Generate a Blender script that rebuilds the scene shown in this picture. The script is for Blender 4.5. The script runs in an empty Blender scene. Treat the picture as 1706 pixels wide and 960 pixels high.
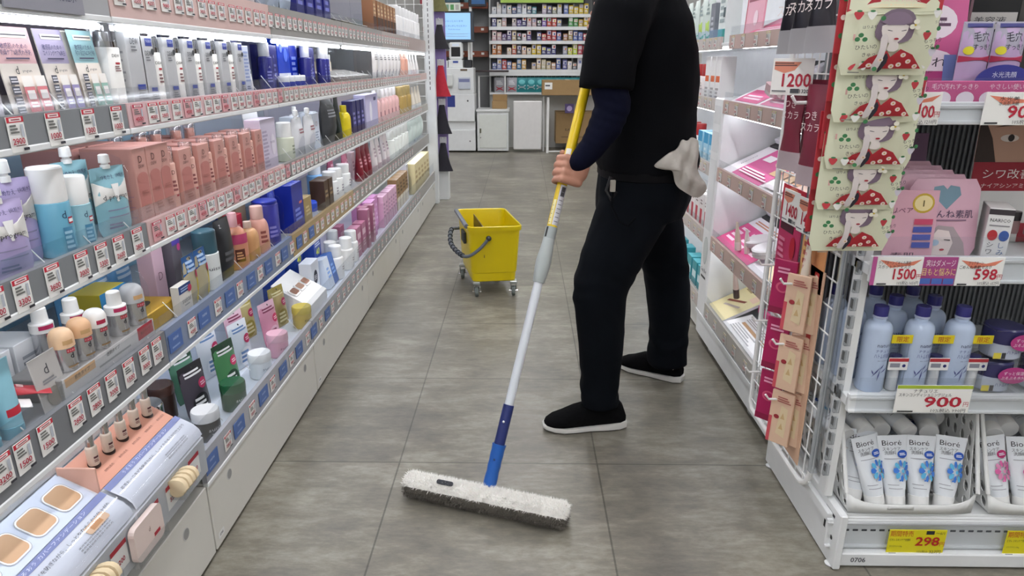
import bpy, math, random, mathutils
from mathutils import Vector, Matrix
random.seed(7)
S = bpy.context.scene
COL = S.collection
PI = math.pi
# ---------------------------------------------------------------- camera, world, exposure
F_PX, CAM_H = 1140.0, 1.16
PITCH = math.atan2(480 - 105, F_PX)
YAW = math.atan2((872 - 853) * math.cos(PITCH), F_PX)
cd = bpy.data.cameras.new('camera'); cd.sensor_width = 36; cd.lens = F_PX / 1706 * 36
cd.clip_start = 0.02
cam = bpy.data.objects.new('camera', cd); COL.objects.link(cam)
cam.location = (0, 0, CAM_H); cam.rotation_euler = (PI / 2 - PITCH, 0, YAW)
S.camera = cam
W = bpy.data.worlds.new('world'); S.world = W; W.use_nodes = True
W.node_tree.nodes['Background'].inputs[0].default_value = (0.9, 0.95, 1, 1)
W.node_tree.nodes['Background'].inputs[1].default_value = 0.45
vs = S.view_settings
S.display_settings.display_device = 'sRGB'
vs.view_transform = 'Standard'; vs.look = 'None'; vs.gamma = 1; vs.use_curve_mapping = False
vs.exposure = 0.62
S.cycles.transparent_max_bounces = 24
S.cycles.max_bounces = 8
S.cycles.sample_clamp_indirect = 6
CEIL_LAMP, SHELF_LAMP = 15.0, 7.0

# ---------------------------------------------------------------- materials
def lin(c):
    if isinstance(c, str):
        c = [int(c[i:i + 2], 16) / 255 for i in (0, 2, 4)]
    return tuple((x / 12.92 if x <= 0.04045 else ((x + 0.055) / 1.055) ** 2.4) for x in c) + (1,)
_M = {}
def mat(c, rough=0.5, metal=0.0, emit=0, var=0.06, scale=18, bump=0, alpha=None, trans=0):
    key = (c, rough, metal, emit, var, scale, bump, alpha, trans)
    if key in _M: return _M[key]
    m = bpy.data.materials.new('m_' + str(c)); m.use_nodes = True
    nt = m.node_tree; b = nt.nodes['Principled BSDF']; L = nt.links.new
    col = lin(c)
    b.inputs['Roughness'].default_value = rough; b.inputs['Metallic'].default_value = metal
    b.inputs['Base Color'].default_value = col
    if trans: b.inputs['Transmission Weight'].default_value = trans; b.inputs['IOR'].default_value = 1.2
    if emit:
        b.inputs['Emission Color'].default_value = col; b.inputs['Emission Strength'].default_value = emit
    elif var:
        tc = nt.nodes.new('ShaderNodeTexCoord'); n = nt.nodes.new('ShaderNodeTexNoise')
        n.inputs['Scale'].default_value = scale; n.inputs['Detail'].default_value = 3
        L(tc.outputs['Object'], n.inputs['Vector'])
        r = nt.nodes.new('ShaderNodeMapRange')
        r.inputs[3].default_value = 1 - var; r.inputs[4].default_value = 1 + var
        L(n.outputs[0], r.inputs[0])
        x = nt.nodes.new('ShaderNodeMix'); x.data_type = 'RGBA'; x.blend_type = 'MULTIPLY'
        x.inputs[0].default_value = 1; x.inputs[6].default_value = col
        L(r.outputs[0], x.inputs[7]); L(x.outputs[2], b.inputs['Base Color'])
        if bump:
            bp = nt.nodes.new('ShaderNodeBump'); bp.inputs['Strength'].default_value = bump
            bp.inputs['Distance'].default_value = 0.004
            L(n.outputs[0], bp.inputs['Height']); L(bp.outputs[0], b.inputs['Normal'])
    if alpha is not None: b.inputs['Alpha'].default_value = alpha
    _M[key] = m
    return m
def cloth_mat(*a, **k):
    m = mat(*a, **k); m.node_tree.nodes['Principled BSDF'].inputs['Specular IOR Level'].default_value = .12; return m
def clear_mat(name, tint=(1, 1, 1), gloss=0.03, edge=0.2):
    m = bpy.data.materials.new(name); m.use_nodes = True; nt = m.node_tree; nt.nodes.clear()
    o = nt.nodes.new('ShaderNodeOutputMaterial'); t = nt.nodes.new('ShaderNodeBsdfTransparent')
    g = nt.nodes.new('ShaderNodeBsdfGlossy'); x = nt.nodes.new('ShaderNodeMixShader')
    w = nt.nodes.new('ShaderNodeLayerWeight'); r = nt.nodes.new('ShaderNodeMapRange')
    t.inputs[0].default_value = tint + (1,); g.inputs['Roughness'].default_value = 0.06
    w.inputs[0].default_value = 0.35
    r.inputs[3].default_value = gloss; r.inputs[4].default_value = edge
    L = nt.links.new
    L(w.outputs['Fresnel'], r.inputs[0]); L(r.outputs[0], x.inputs[0]); L(t.outputs[0], x.inputs[1]); L(g.outputs[0], x.inputs[2])
    L(x.outputs[0], o.inputs[0])
    return m
CLEAR = clear_mat('clear_plastic', (0.97, 0.98, 0.99))
CAPC = clear_mat('clear_cap', (0.96, 0.97, 0.98), 0.2, 0.55)
CLEARW = clear_mat('milky_plastic', (0.8, 0.82, 0.84), 0.12, 0.4)
SMOKE = clear_mat('smoked_plastic', (0.55, 0.5, 0.5), 0.08, 0.4)
WHITE = mat('eeeeec', 0.4); OFFW = mat('dcdcd6', 0.45); PAPER = mat('f2f2ee', 0.6)
METW = mat('e4e6e6', 0.35); GREY = mat('8f9192', 0.5); DGREY = mat('55585c', 0.5); BLACK = mat('151518', 0.45)
CHROME = mat('c8c8c8', 0.15, 1.0); SILVER = mat('d4d4d6', 0.24, 0.88); RED = mat('c8283c', 0.5); INK = mat('2a2a30', 0.7, var=0)

# ---------------------------------------------------------------- mesh builder
def rot(ax, a): return Matrix.Rotation(a, 4, ax)
def T(x, y, z): return Matrix.Translation((x, y, z))
class MB:
    def __init__(s): s.v = []; s.f = []; s.mi = []; s.sm = []; s.mats = []
    def m(s, mt):
        if isinstance(mt, str): mt = mat(mt, 0.55, var=0.03)
        if mt not in s.mats: s.mats.append(mt)
        return s.mats.index(mt)
    def add(s, vs_, fs, mt, smooth=False, M=None):
        o = len(s.v); k = s.m(mt)
        for p in vs_:
            s.v.append(tuple(M @ Vector(p)) if M else tuple(p))
        for f in fs:
            s.f.append(tuple(i + o for i in f)); s.mi.append(k); s.sm.append(smooth)
        return s
    def box(s, x0, x1, y0, y1, z0, z1, mt, c=0.0015, M=None):
        c = min(c, (x1 - x0) * .3, (y1 - y0) * .3, (z1 - z0) * .3)
        P = []; idx = {}
        xs, ys, zs = (x0, x1), (y0, y1), (z0, z1)
        for i in (0, 1):
            for j in (0, 1):
                for k in (0, 1):
                    sx, sy, sz = (1, -1)[i], (1, -1)[j], (1, -1)[k]
                    for a in range(3):
                        d = [c * sx, c * sy, c * sz]; d[a] = 0
                        idx[i, j, k, a] = len(P)
                        P.append((xs[i] + d[0], ys[j] + d[1], zs[k] + d[2]))
        Fs = []
        for a in range(3):
            b_, c_ = [q for q in range(3) if q != a]
            for e in (0, 1):
                q = []
                for u, v in ((0, 0), (1, 0), (1, 1), (0, 1)):
                    t = [0, 0, 0]; t[a] = e; t[b_] = u; t[c_] = v; q.append(idx[tuple(t) + (a,)])
                flip = (e == 0) ^ (a == 1)
                Fs.append(tuple(q[::-1]) if flip else tuple(q))
        for a in range(3):
            b_, c_ = [q for q in range(3) if q != a]
            for u in (0, 1):
                for v in (0, 1):
                    t0 = [0, 0, 0]; t0[b_] = u; t0[c_] = v; t1 = list(t0); t1[a] = 1
                    q = [idx[tuple(t0) + (b_,)], idx[tuple(t1) + (b_,)], idx[tuple(t1) + (c_,)], idx[tuple(t0) + (c_,)]]
                    flip = (u ^ v) ^ (a == 1)
                    Fs.append(tuple(q) if not flip else tuple(q[::-1]))
        for i in (0, 1):
            for j in (0, 1):
                for k in (0, 1):
                    q = [idx[i, j, k, a] for a in range(3)]
                    Fs.append(tuple(q) if (i + j + k) % 2 else tuple(q[::-1]))
        return s.add(P, Fs, mt, False, M)
    def prism(s, poly, y0, y1, mt, M=None, smooth=False):   # poly in (x,z), extruded along y
        n = len(poly)
        P = [(x, y0, z) for x, z in poly] + [(x, y1, z) for x, z in poly]
        Fs = [tuple(range(n)), tuple(range(2 * n - 1, n - 1, -1))] + [(i, n + i, n + (i + 1) % n, (i + 1) % n) for i in range(n)]
        return s.add(P, Fs, mt, smooth, M)
    def lathe(s, prof, mt, seg=20, M=None, sx=1, sy=1):
        P = []; Fs = []
        n = len(prof)
        for r, z in prof:
            for i in range(seg):
                a = 2 * PI * i / seg; P.append((r * math.cos(a) * sx, r * math.sin(a) * sy, z))
        for j in range(n - 1):
            for i in range(seg):
                k = (i + 1) % seg
                Fs.append((j * seg + i, j * seg + k, (j + 1) * seg + k, (j + 1) * seg + i))
        if prof[0][0] > 1e-5: Fs.append(tuple(range(seg - 1, -1, -1)))
        if prof[-1][0] > 1e-5: Fs.append(tuple((n - 1) * seg + i for i in range(seg)))
        return s.add(P, Fs, mt, True, M)
    def loft(s, rings, mt, M=None, caps=True, closed=True):
        n = len(rings[0]); P = [p for r in rings for p in r]; Fs = []
        for j in range(len(rings) - 1):
            for i in range(n if closed else n - 1):
                k = (i + 1) % n
                Fs.append((j * n + i, j * n + k, (j + 1) * n + k, (j + 1) * n + i))
        if caps and closed:
            Fs.append(tuple(range(n - 1, -1, -1))); Fs.append(tuple((len(rings) - 1) * n + i for i in range(n)))
        return s.add(P, Fs, mt, True, M)
    def tube(s, pts, r, mt, seg=8, M=None, closed=False):
        pts = [Vector(p) for p in pts]; rings = []
        n = len(pts); up = None
        rr = r if isinstance(r, (list, tuple)) else [r] * n
        for i, p in enumerate(pts):
            if closed: t = pts[(i + 1) % n] - pts[i - 1]
            else: t = pts[min(i + 1, n - 1)] - pts[max(i - 1, 0)]
            t.normalize()
            if up is None: up = Vector((0, 0, 1)) if abs(t.z) < .9 else Vector((1, 0, 0))
            a = t.cross(up).normalized(); b = a.cross(t).normalized(); up = b
            rings.append([tuple(p + (a * math.cos(2 * PI * k / seg) + b * math.sin(2 * PI * k / seg)) * rr[i]) for k in range(seg)])
        if closed:
            rings.append(rings[0]); return s.loft(rings, mt, M, caps=False)
        return s.loft(rings, mt, M)
    def sphere(s, c, r, mt, seg=16, M=None):
        r = r if isinstance(r, (tuple, list)) else (r, r, r)
        n = max(6, seg // 2)
        prof = [(math.sin(PI * i / n), -math.cos(PI * i / n)) for i in range(n + 1)]
        prof[0] = (0.001, -1); prof[-1] = (0.001, 1)
        MM = T(*c) @ Matrix.Diagonal((r[0], r[1], r[2], 1))
        return s.lathe(prof, mt, seg, (M @ MM) if M else MM)
    # --- printed marks: flat polygons laid on a surface  surf(x, z, off) -> 3D
    def decal(s, poly, surf, off, mt, rings=1, M=None):
        n = len(poly); cx = sum(p[0] for p in poly) / n; cz = sum(p[1] for p in poly) / n
        if not getattr(surf, 'flat', False):
            if n == 4 and rings == 1:
                P = []; K = 8
                for i in range(K + 1):
                    u = i / K
                    for a, c in ((0, 1), (3, 2)): P.append(surf(poly[a][0] + (poly[c][0] - poly[a][0]) * u, poly[a][1] + (poly[c][1] - poly[a][1]) * u, off))
                return s.add(P, [(2 * i, 2 * i + 2, 2 * i + 3, 2 * i + 1) for i in range(K)], mt, True, M)
            rings = max(2, rings)
        if rings == 1:
            return s.add([surf(x, z, off) for x, z in poly], [tuple(range(n))], mt, False, M)
        P = [surf(cx, cz, off)]; Fs = []
        for j in range(1, rings + 1):
            t = j / rings
            P += [surf(cx + (x - cx) * t, cz + (z - cz) * t, off) for x, z in poly]
        for i in range(n):
            k = (i + 1) % n; Fs.append((0, 1 + i, 1 + k))
            for j in range(rings - 1):
                a = 1 + j * n; b = a + n; Fs.append((a + i, b + i, b + k, a + k))
        return s.add(P, Fs, mt, True, M)
    def text(s, st, cx, cz, size, mt, surf, off, w=None, ang=0, al='c', M=None):
        vs_, fs, x0, x1 = glyphs(st)
        if not fs: return s
        k = size
        kx = k if w is None else w / max(x1 - x0, 1e-3)
        mx = (x0 + x1) / 2 if al == 'c' else x0
        ca, sa = math.cos(ang), math.sin(ang)
        P = []
        for x, y in vs_:
            u, v = (x - mx) * kx, (y - 0.36) * k
            P.append(surf(cx + u * ca - v * sa, cz + u * sa + v * ca, off))
        return s.add(P, fs, mt, False, M)
    def build(s, name, parent=None, M=None, sharp=0.6):
        me = bpy.data.meshes.new(name); me.from_pydata(s.v, [], s.f)
        for mt in s.mats: me.materials.append(mt)
        me.polygons.foreach_set('material_index', s.mi); me.polygons.foreach_set('use_smooth', s.sm)
        if any(s.sm): me.set_sharp_from_angle(angle=sharp)
        o = bpy.data.objects.new(name, me); COL.objects.link(o)
        if parent: o.parent = parent
        if M: o.matrix_local = M
        return o
_G = {}
def glyphs(st):
    if st in _G: return _G[st]
    c = bpy.data.curves.new('t', 'FONT'); c.body = st; c.resolution_u = 1 if len(st) > 5 else 2
    if st.isdigit(): c.offset = .018
    o = bpy.data.objects.new('t', c); me = bpy.data.meshes.new_from_object(o)
    vs_ = [(v.co.x, v.co.y) for v in me.vertices]; fs = [tuple(p.vertices) for p in me.polygons]
    bpy.data.objects.remove(o); bpy.data.curves.remove(c); bpy.data.meshes.remove(me)
    xs = [p[0] for p in vs_] or [0]
    _G[st] = (vs_, fs, min(xs), max(xs)); return _G[st]
def plane(f): f.flat = True; return f
def flat(y, sgn=-1): return plane(lambda x, z, o: (x, y + sgn * o, z))
def left_face(x0): return plane(lambda u, z, o: (x0 - o, -u, z))
def top_face(z0): return plane(lambda x, y, o: (x, y, z0 + o))
def circ(cx, cz, rx, rz=None, n=18, a0=0, a1=2 * PI):
    rz = rz or rx; full = abs(a1 - a0 - 2 * PI) < 1e-6
    return [(cx + rx * math.cos(a0 + (a1 - a0) * i / (n if full else n - 1)), cz + rz * math.sin(a0 + (a1 - a0) * i / (n if full else n - 1))) for i in range(n)]
def rect(x0, z0, x1, z1): return [(x0, z0), (x1, z0), (x1, z1), (x0, z1)]
def chaikin(P, n=2):
    for _ in range(n):
        Q = []
        for i in range(len(P)):
            a, b = P[i], P[(i + 1) % len(P)]; Q += [(a[0] * .75 + b[0] * .25, a[1] * .75 + b[1] * .25), (a[0] * .25 + b[0] * .75, a[1] * .25 + b[1] * .75)]
        P = Q
    return P
def rrect(x0, z0, x1, z1, r, n=4):
    P = []
    for cx, cz, a in ((x1 - r, z0 + r, -PI / 2), (x1 - r, z1 - r, 0), (x0 + r, z1 - r, PI / 2), (x0 + r, z0 + r, PI)):
        P += [(cx + r * math.cos(a + PI / 2 * i / n), cz + r * math.sin(a + PI / 2 * i / n)) for i in range(n + 1)]
    return P
# ---------------------------------------------------------------- scene bookkeeping
def tag(o, label, cat, group=None):
    o['label'] = label; o['category'] = cat
    if group: o['group'] = group
    return o
def thing(name, label, cat, loc=(0, 0, 0), rz=0, group=None):
    o = bpy.data.objects.new(name, None); COL.objects.link(o); o.empty_display_size = .05
    o.location = loc; o.rotation_euler = (0, 0, rz)
    return tag(o, label, cat, group)
def struct(o): o['kind'] = 'structure'; return o
def dup(src, loc, rz, label, group=None):
    r = src.copy(); COL.objects.link(r); r.location = loc; r.rotation_euler = (src.rotation_euler[0], src.rotation_euler[1], rz); r['label'] = label
    if group: r['group'] = group
    for ch in src.children:
        c = ch.copy(); COL.objects.link(c); c.parent = r
        for g in ch.children:
            d = g.copy(); COL.objects.link(d); d.parent = c
    return r
ONES = 'first second third fourth fifth sixth seventh eighth ninth tenth eleventh twelfth thirteenth fourteenth fifteenth sixteenth seventeenth eighteenth nineteenth'.split()
def nth(i):   # 1-based
    if i < 20: return ONES[i - 1]
    t, u = divmod(i, 10)
    tens = ['', '', 'twent', 'thirt', 'fort', 'fift', 'sixt', 'sevent', 'eight', 'ninet'][t]
    return tens + 'ieth' if u == 0 else tens + 'y-' + ONES[u - 1]

# ---------------------------------------------------------------- product kit (front faces local -Y, base at z = 0)
def prints(mb, P, w, h, surf, rings=1, lay=0.0004, n0=1):
    """P items: ('r',x0,z0,x1,z1,col) ('e',cx,cz,rx,rz,col) ('t',txt,cx,cz,size_frac,col[,w]) ('v',txt,cx,cz,size,col) ('l',n,x0,x1,z0,z1,col); fractions of w, h"""
    k = n0
    for it in P:
        o = lay * k; k += 1
        c = it[-1]
        if it[0] == 'r': mb.decal(rect(it[1] * w, it[2] * h, it[3] * w, it[4] * h), surf, o, c, rings if rings > 1 else 1)
        elif it[0] == 'e': mb.decal(circ(it[1] * w, it[2] * h, it[3] * w, it[4] * h), surf, o, c, max(1, rings - 1))
        elif it[0] == 'p': mb.decal([(x * w, z * h) for x, z in it[1]], surf, o, c, rings)
        elif it[0] == 't': mb.text(it[1], it[2] * w, it[3] * h, it[4] * h, c, surf, o)
        elif it[0] == 'tw': mb.text(it[1], it[2] * w, it[3] * h, it[4] * h, c, surf, o, w=it[5] * w)
        elif it[0] == 'ta': mb.text(it[1], it[2] * w, it[3] * h, it[4] * h, c, surf, o, ang=it[5])
        elif it[0] == 'v':
            for q, ch in enumerate(it[1]): mb.text(ch, it[2] * w, (it[3] - q * it[4] * 1.1) * h, it[4] * h, c, surf, o)
        elif it[0] == 'l':
            n, x0, x1, z0, z1 = it[1:6]
            for q in range(n):
                zc = z0 + (z1 - z0) * (q + .5) / n; t = (z1 - z0) / n * .28; xe = x1 - (x1 - x0) * (.35 * ((q * 7) % 5) / 5)
                mb.decal(rect(x0 * w, (zc - t) * h, xe * w, (zc + t) * h), surf, o, c)
def carton(w, d, h, col, P=(), side=None, name='carton', rough=.4):
    mb = MB(); mt = mat(col, rough, var=.04) if isinstance(col, str) else col
    mb.box(-w / 2, w / 2, -d / 2, d / 2, 0, h, mt, .001)
    prints(mb, P, w, h, flat(-d / 2))
    if side: prints(mb, side, d, h, left_face(-w / 2))
    tf = top_face(h)
    mb.decal(rect(-w / 2 + .001, d / 2 - .0035, w / 2 - .001, d / 2 - .003), tf, .0003, 'b8b8b8')
    return mb.build(name)
def cyl_surf(r): return lambda x, z, o: ((r + o) * math.sin(x / r), -(r + o) * math.cos(x / r), z)
def ell_surf(a, b): return lambda x, z, o: (x, -(b * math.sqrt(max(0, 1 - min(1, (x / a) ** 2))) + o), z)
def bottle(r, h, ch, cr, body, capm, P=(), shoulder=.15, name='bottle', clear_cap=False, sy=1, neck=None, foot=None):
    root = bpy.data.objects.new(name, None); COL.objects.link(root)
    bh = h - ch; mt = mat(body, .3) if isinstance(body, str) else body
    mb = MB(); sh = min(shoulder * bh, r)
    nr = neck or cr * .8
    prof = [(r * .9, 0), (r, r * .1), (r, bh - sh)]
    for i in range(1, 5):
        a = PI / 2 * i / 4; prof.append((nr + (r - nr) * math.cos(a), bh - sh + sh * math.sin(a)))
    mb.lathe(prof, mt, 20, sy=sy)
    s_ = cyl_surf(r) if sy == 1 else ell_surf(r, r * sy)
    prints(mb, P, 2 * r, bh, s_, rings=1)
    mb.build('body', root)
    mc = MB(); cm = mat(capm, .3) if isinstance(capm, str) else capm
    mc.lathe([(cr * .97, bh - .001), (cr, bh + .002), (cr, h - .003), (cr * .92, h)], cm, 20, sy=sy if sy != 1 and cr > r * .8 else 1)
    if clear_cap:
        mc.lathe([(cr * .55, bh), (cr * .55, bh + ch * .55), (cr * .3, bh + ch * .6), (cr * .3, bh + ch * .8)], SILVER, 14)
    mc.build('cap', root)
    if foot:
        mf = MB(); mf.lathe([(r * 1.01, 0), (r * 1.01, bh * foot[0])], foot[1] if not isinstance(foot[1], str) else mat(foot[1], .3), 20, sy=sy); mf.build('base_band', root)
    return root
def jar(r, h, lh, body, lid, P=(), LP=(), name='jar'):
    root = bpy.data.objects.new(name, None); COL.objects.link(root)
    bh = h - lh; mb = MB(); mt = mat(body, .3) if isinstance(body, str) else body
    mb.lathe([(r * .9, 0), (r * .98, .003), (r * .98, bh - .003), (r * .93, bh)], mt, 22)
    prints(mb, P, 2 * r, bh, cyl_surf(r * .98)); mb.build('body', root)
    ml = MB(); lm = mat(lid, .25) if isinstance(lid, str) else lid
    ml.lathe([(r, bh), (r * 1.01, bh + .002), (r * 1.01, h - .004), (r * .95, h)], lm, 22)
    prints(ml, LP, 2 * r, h, cyl_surf(r * 1.01)); ml.build('lid', root)
    return root
def sqtube(w, h, ch, cr, body, capm, P=(), name='squeeze_tube', crimp=None):
    """cap at the bottom, flat crimp at the top"""
    root = bpy.data.objects.new(name, None); COL.objects.link(root)
    mt = mat(body, .3) if isinstance(body, str) else body
    def ab(z):
        t = (z - ch) / (h - ch); t = max(0, min(1, t))
        return cr * .96 + (w / 2 - cr * .96) * t ** .7, max(.0012, cr * .96 * (1 - t ** 1.4))
    mb = MB(); rings = []; n = 20
    for j in range(9):
        z = ch + (h - ch) * j / 8; a, b = ab(z)
        rings.append([(a * math.cos(2 * PI * i / n), b * math.sin(2 * PI * i / n), z) for i in range(n)])
    mb.loft(rings, mt)
    def surf(x, z, o):
        a, b = ab(z); return (x, -(b * math.sqrt(max(0, 1 - min(.98, (x / a) ** 2))) + o), z)
    prints(mb, P, w, h, surf, rings=1, lay=.0005); mb.build('body', root)
    mc = MB(); mc.lathe([(cr * .95, 0), (cr, .002), (cr, ch), (cr * .9, ch + .001)], mat(capm, .3) if isinstance(capm, str) else capm, 20); mc.build('cap', root)
    return root
def pillow(w, h, b):
    def f(x, z, o):
        u = min(1, abs(2 * x / w)); v = min(1, abs(2 * z / h - 1))
        return (x, -(b * (1 - u ** 2.5) * (1 - v ** 2.5) + o), z)
    return f
def pouch(w, h, b, col, P=(), spout=None, name='refill_pouch', r=.006, rings=3, hole=False, back=True):
    """sealed film pouch, base at z=0, bulging front and back"""
    root = bpy.data.objects.new(name, None); COL.objects.link(root)
    mt = mat(col, .35) if isinstance(col, str) else col
    mb = MB(); f = pillow(w, h, b); nx, nz = 8, 8; P0 = []; Fs = []
    for sgn in (1, -1):
        o = len(P0)
        for j in range(nz + 1):
            for i in range(nx + 1):
                z = h * j / nz; e = 0
                if j in (0, nz): e = r
                x = -w / 2 + e + (w - 2 * e) * i / nx
                q = f(x, z, .0006); P0.append((q[0], q[1] if sgn > 0 else (-q[1] if back else .0006), z))
        for j in range(nz):
            for i in range(nx):
                a = o + j * (nx + 1) + i; q = (a, a + 1, a + nx + 2, a + nx + 1)
                Fs.append(q if sgn > 0 else q[::-1])
    mb.add(P0, Fs, mt, True)
    prints(mb, P, w, h, lambda x, z, o: f(x, z, o + .0007), rings=rings, lay=.0005)
    if hole: mb.decal(circ(0, h * .94, .003), lambda x, z, o: f(x, z, o + .0007), .003, '333333')
    mb.build('pack', root)
    if spout:
        ms = MB(); ms.lathe([(.009, h - .004), (.009, h + .004), (.0065, h + .005), (.0065, h + .008), (.0105, h + .009), (.0095, h + .026), (.007, h + .028)], mat(spout, .4), 16)
        ms.build('spout_cap', root)
    return root
def board(w, h, t, col, P=(), name='display_card', tilt=0):
    mb = MB(); M = rot('X', -tilt)
    mb.box(-w / 2, w / 2, -t / 2, t / 2, 0, h, mat(col, .45) if isinstance(col, str) else col, .0006)
    prints(mb, P, w, h, flat(-t / 2)); o = mb.build(name); o.rotation_euler[0] = -tilt
    return o
def price_card_mesh(w, h, price, head='c8283c', bg='efeeea', body2='b9bec6', small=True, n=0):
    mb = MB(); mb.box(-w / 2, w / 2, -.0008, .0008, 0, h, mat(bg, .5, var=.02), .0003)
    P = [('r', -.5, .84, .5, 1, head), ('r', -.36, .87, .36, .97, 'f4e4e2'), ('l', 1, -.26, .26, .89, .95, 'a05058'),
         ('l', 3, -.42, .1, .52, .8, '70706c'), ('r', .2, .42, .36, .78, body2),
         ('tw', price, -.06, .32, .24, .72, 'b0203a'), ('l', 1, -.3, .3, .17, .22, '80605c'), ('r', .1, .04, .45, .12, '33333a')]
    prints(mb, P, w, h, flat(-.0008), lay=.0003)
    return mb
def put(o, x, y, z, rz, label, cat, group=None):
    o.location = (x, y, z); o.rotation_euler[2] = rz
    return tag(o, label, cat, group)

def cname(h):
    r, g, b = [int(h[i:i + 2], 16) / 255 for i in (0, 2, 4)]; mx, mn = max(r, g, b), min(r, g, b)
    if mx - mn < .1: return 'white' if mx > .8 else ('grey' if mx > .4 else 'black')
    hue = ((g - b) / (mx - mn) % 6 if mx == r else ((b - r) / (mx - mn) + 2 if mx == g else (r - g) / (mx - mn) + 4)) * 60
    w = 'red' if hue < 15 or hue > 345 else 'orange' if hue < 35 else 'yellow' if hue < 65 else 'green' if hue < 165 else 'teal' if hue < 195 else 'blue' if hue < 250 else 'purple' if hue < 290 else 'pink'
    if mx - mn < .3: w = ('pale ' if mx > .65 else 'dull ') + w
    return w
# ================================================================ the setting
def tile_floor():
    m = bpy.data.materials.new('floor_tile'); m.use_nodes = True; nt = m.node_tree; L = nt.links.new; N = nt.nodes.new
    b = nt.nodes['Principled BSDF']
    g = N('ShaderNodeNewGeometry'); mp = N('ShaderNodeMapping'); L(g.outputs['Position'], mp.inputs[0])
    mp.inputs['Location'].default_value = (.372 + .602 * 10, -1.815 + .587 * 10, 0)
    br = N('ShaderNodeTexBrick'); L(mp.outputs[0], br.inputs['Vector'])
    br.offset = 0; br.squash = 1
    br.inputs['Scale'].default_value = 1; br.inputs['Brick Width'].default_value = .602; br.inputs['Row Height'].default_value = .587
    br.inputs['Mortar Size'].default_value = .0028; br.inputs['Mortar Smooth'].default_value = .3; br.inputs['Bias'].default_value = 0
    br.inputs['Color1'].default_value = (.93, .93, .93, 1); br.inputs['Color2'].default_value = (1.06, 1.06, 1.06, 1); br.inputs['Mortar'].default_value = (.5, .5, .5, 1)
    m2 = N('ShaderNodeMapping'); m2.inputs['Scale'].default_value = (2.2, 5.5, 1); L(g.outputs['Position'], m2.inputs[0])
    n1 = N('ShaderNodeTexNoise'); n1.inputs['Scale'].default_value = 2.0; n1.inputs['Detail'].default_value = 9; n1.inputs['Roughness'].default_value = .68; n1.inputs['Distortion'].default_value = .25
    L(m2.outputs[0], n1.inputs['Vector'])
    n2 = N('ShaderNodeTexNoise'); n2.inputs['Scale'].default_value = 2.2; n2.inputs['Detail'].default_value = 4; L(g.outputs['Position'], n2.inputs['Vector'])
    a = N('ShaderNodeMath'); a.operation = 'MULTIPLY_ADD'; L(n1.outputs[0], a.inputs[0]); a.inputs[1].default_value = .6
    a2 = N('ShaderNodeMath'); a2.operation = 'MULTIPLY'; L(n2.outputs[0], a2.inputs[0]); a2.inputs[1].default_value = .4; L(a2.outputs[0], a.inputs[2])
    r = N('ShaderNodeValToRGB'); L(a.outputs[0], r.inputs[0])
    r.color_ramp.elements[0].position = .36; r.color_ramp.elements[0].color = lin('66625a')
    r.color_ramp.elements[1].position = .66; r.color_ramp.elements[1].color = lin('9f9b8e')
    e = r.color_ramp.elements.new(.5); e.color = lin('7d786c')
    x = N('ShaderNodeMix'); x.data_type = 'RGBA'; x.blend_type = 'MULTIPLY'; x.inputs[0].default_value = 1
    L(r.outputs[0], x.inputs[6]); L(br.outputs['Color'], x.inputs[7]); L(x.outputs[2], b.inputs['Base Color'])
    m3 = N('ShaderNodeMapping'); m3.inputs['Scale'].default_value = (9, 26, 1); L(g.outputs['Position'], m3.inputs[0])
    n3 = N('ShaderNodeTexNoise'); n3.inputs['Scale'].default_value = 2.5; n3.inputs['Detail'].default_value = 8; n3.inputs['Roughness'].default_value = .75; L(m3.outputs[0], n3.inputs['Vector'])
    a3 = N('ShaderNodeMath'); a3.operation = 'MULTIPLY_ADD'; L(n3.outputs[0], a3.inputs[0]); a3.inputs[1].default_value = .35; L(a.outputs[0], a3.inputs[2])
    a4 = N('ShaderNodeMath'); a4.operation = 'SUBTRACT'; L(a3.outputs[0], a4.inputs[0]); a4.inputs[1].default_value = .175; L(a4.outputs[0], r.inputs[0])
    rr = N('ShaderNodeMapRange'); L(n1.outputs[0], rr.inputs[0]); rr.inputs[3].default_value = .28; rr.inputs[4].default_value = .5
    L(rr.outputs[0], b.inputs['Roughness'])
    return m
mb = MB(); mb.add([(-5, -3, 0), (5, -3, 0), (5, 11, 0), (-5, 11, 0)], [(0, 1, 2, 3)], tile_floor())
struct(mb.build('floor'))
CEILM = mat('d8d8d6', .8); WALLM = mat('d5d5d2', .7)
def slab(name, a, m):
    b = MB(); b.box(*a, m, 0); return struct(b.build(name))
slab('ceiling', (-5, 5, -3, 11, 2.8, 2.9), CEILM)
slab('wall_back', (-5, 5, 10.6, 10.8, 0, 2.8), WALLM)
slab('wall_front', (-5, 5, -3.2, -3, 0, 2.8), WALLM)
slab('wall_left', (-5.2, -5, -3, 11, 0, 2.8), WALLM)
slab('wall_right', (5, 5.2, -3, 11, 0, 2.8), WALLM)
lampm = mat('fbfbff', .5, emit=CEIL_LAMP)
def ceiling_lamp(x, y, i):
    t = thing('ceiling_light', 'unseen long white ceiling batten lamp, %s over the aisle from the camera end' % nth(i), 'ceiling light', (x, y, 2.8))
    b = MB(); b.box(-.1, .1, -.62, .62, -.05, 0, METW, .004); b.build('housing', t)
    b = MB(); b.box(-.08, .08, -.6, .6, -.075, -.05, lampm, .01); b.build('diffuser', t)
k = 0
for y in (-2.2, -.85, .5, 2.1, 3.7, 5.3, 6.9, 8.5):  # unseen lamps; rows near the camera added to brighten the front-facing shelves
    for x in (-2.2, 0, 2.2):
        k += 1; ceiling_lamp(x, y, k)

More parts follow.
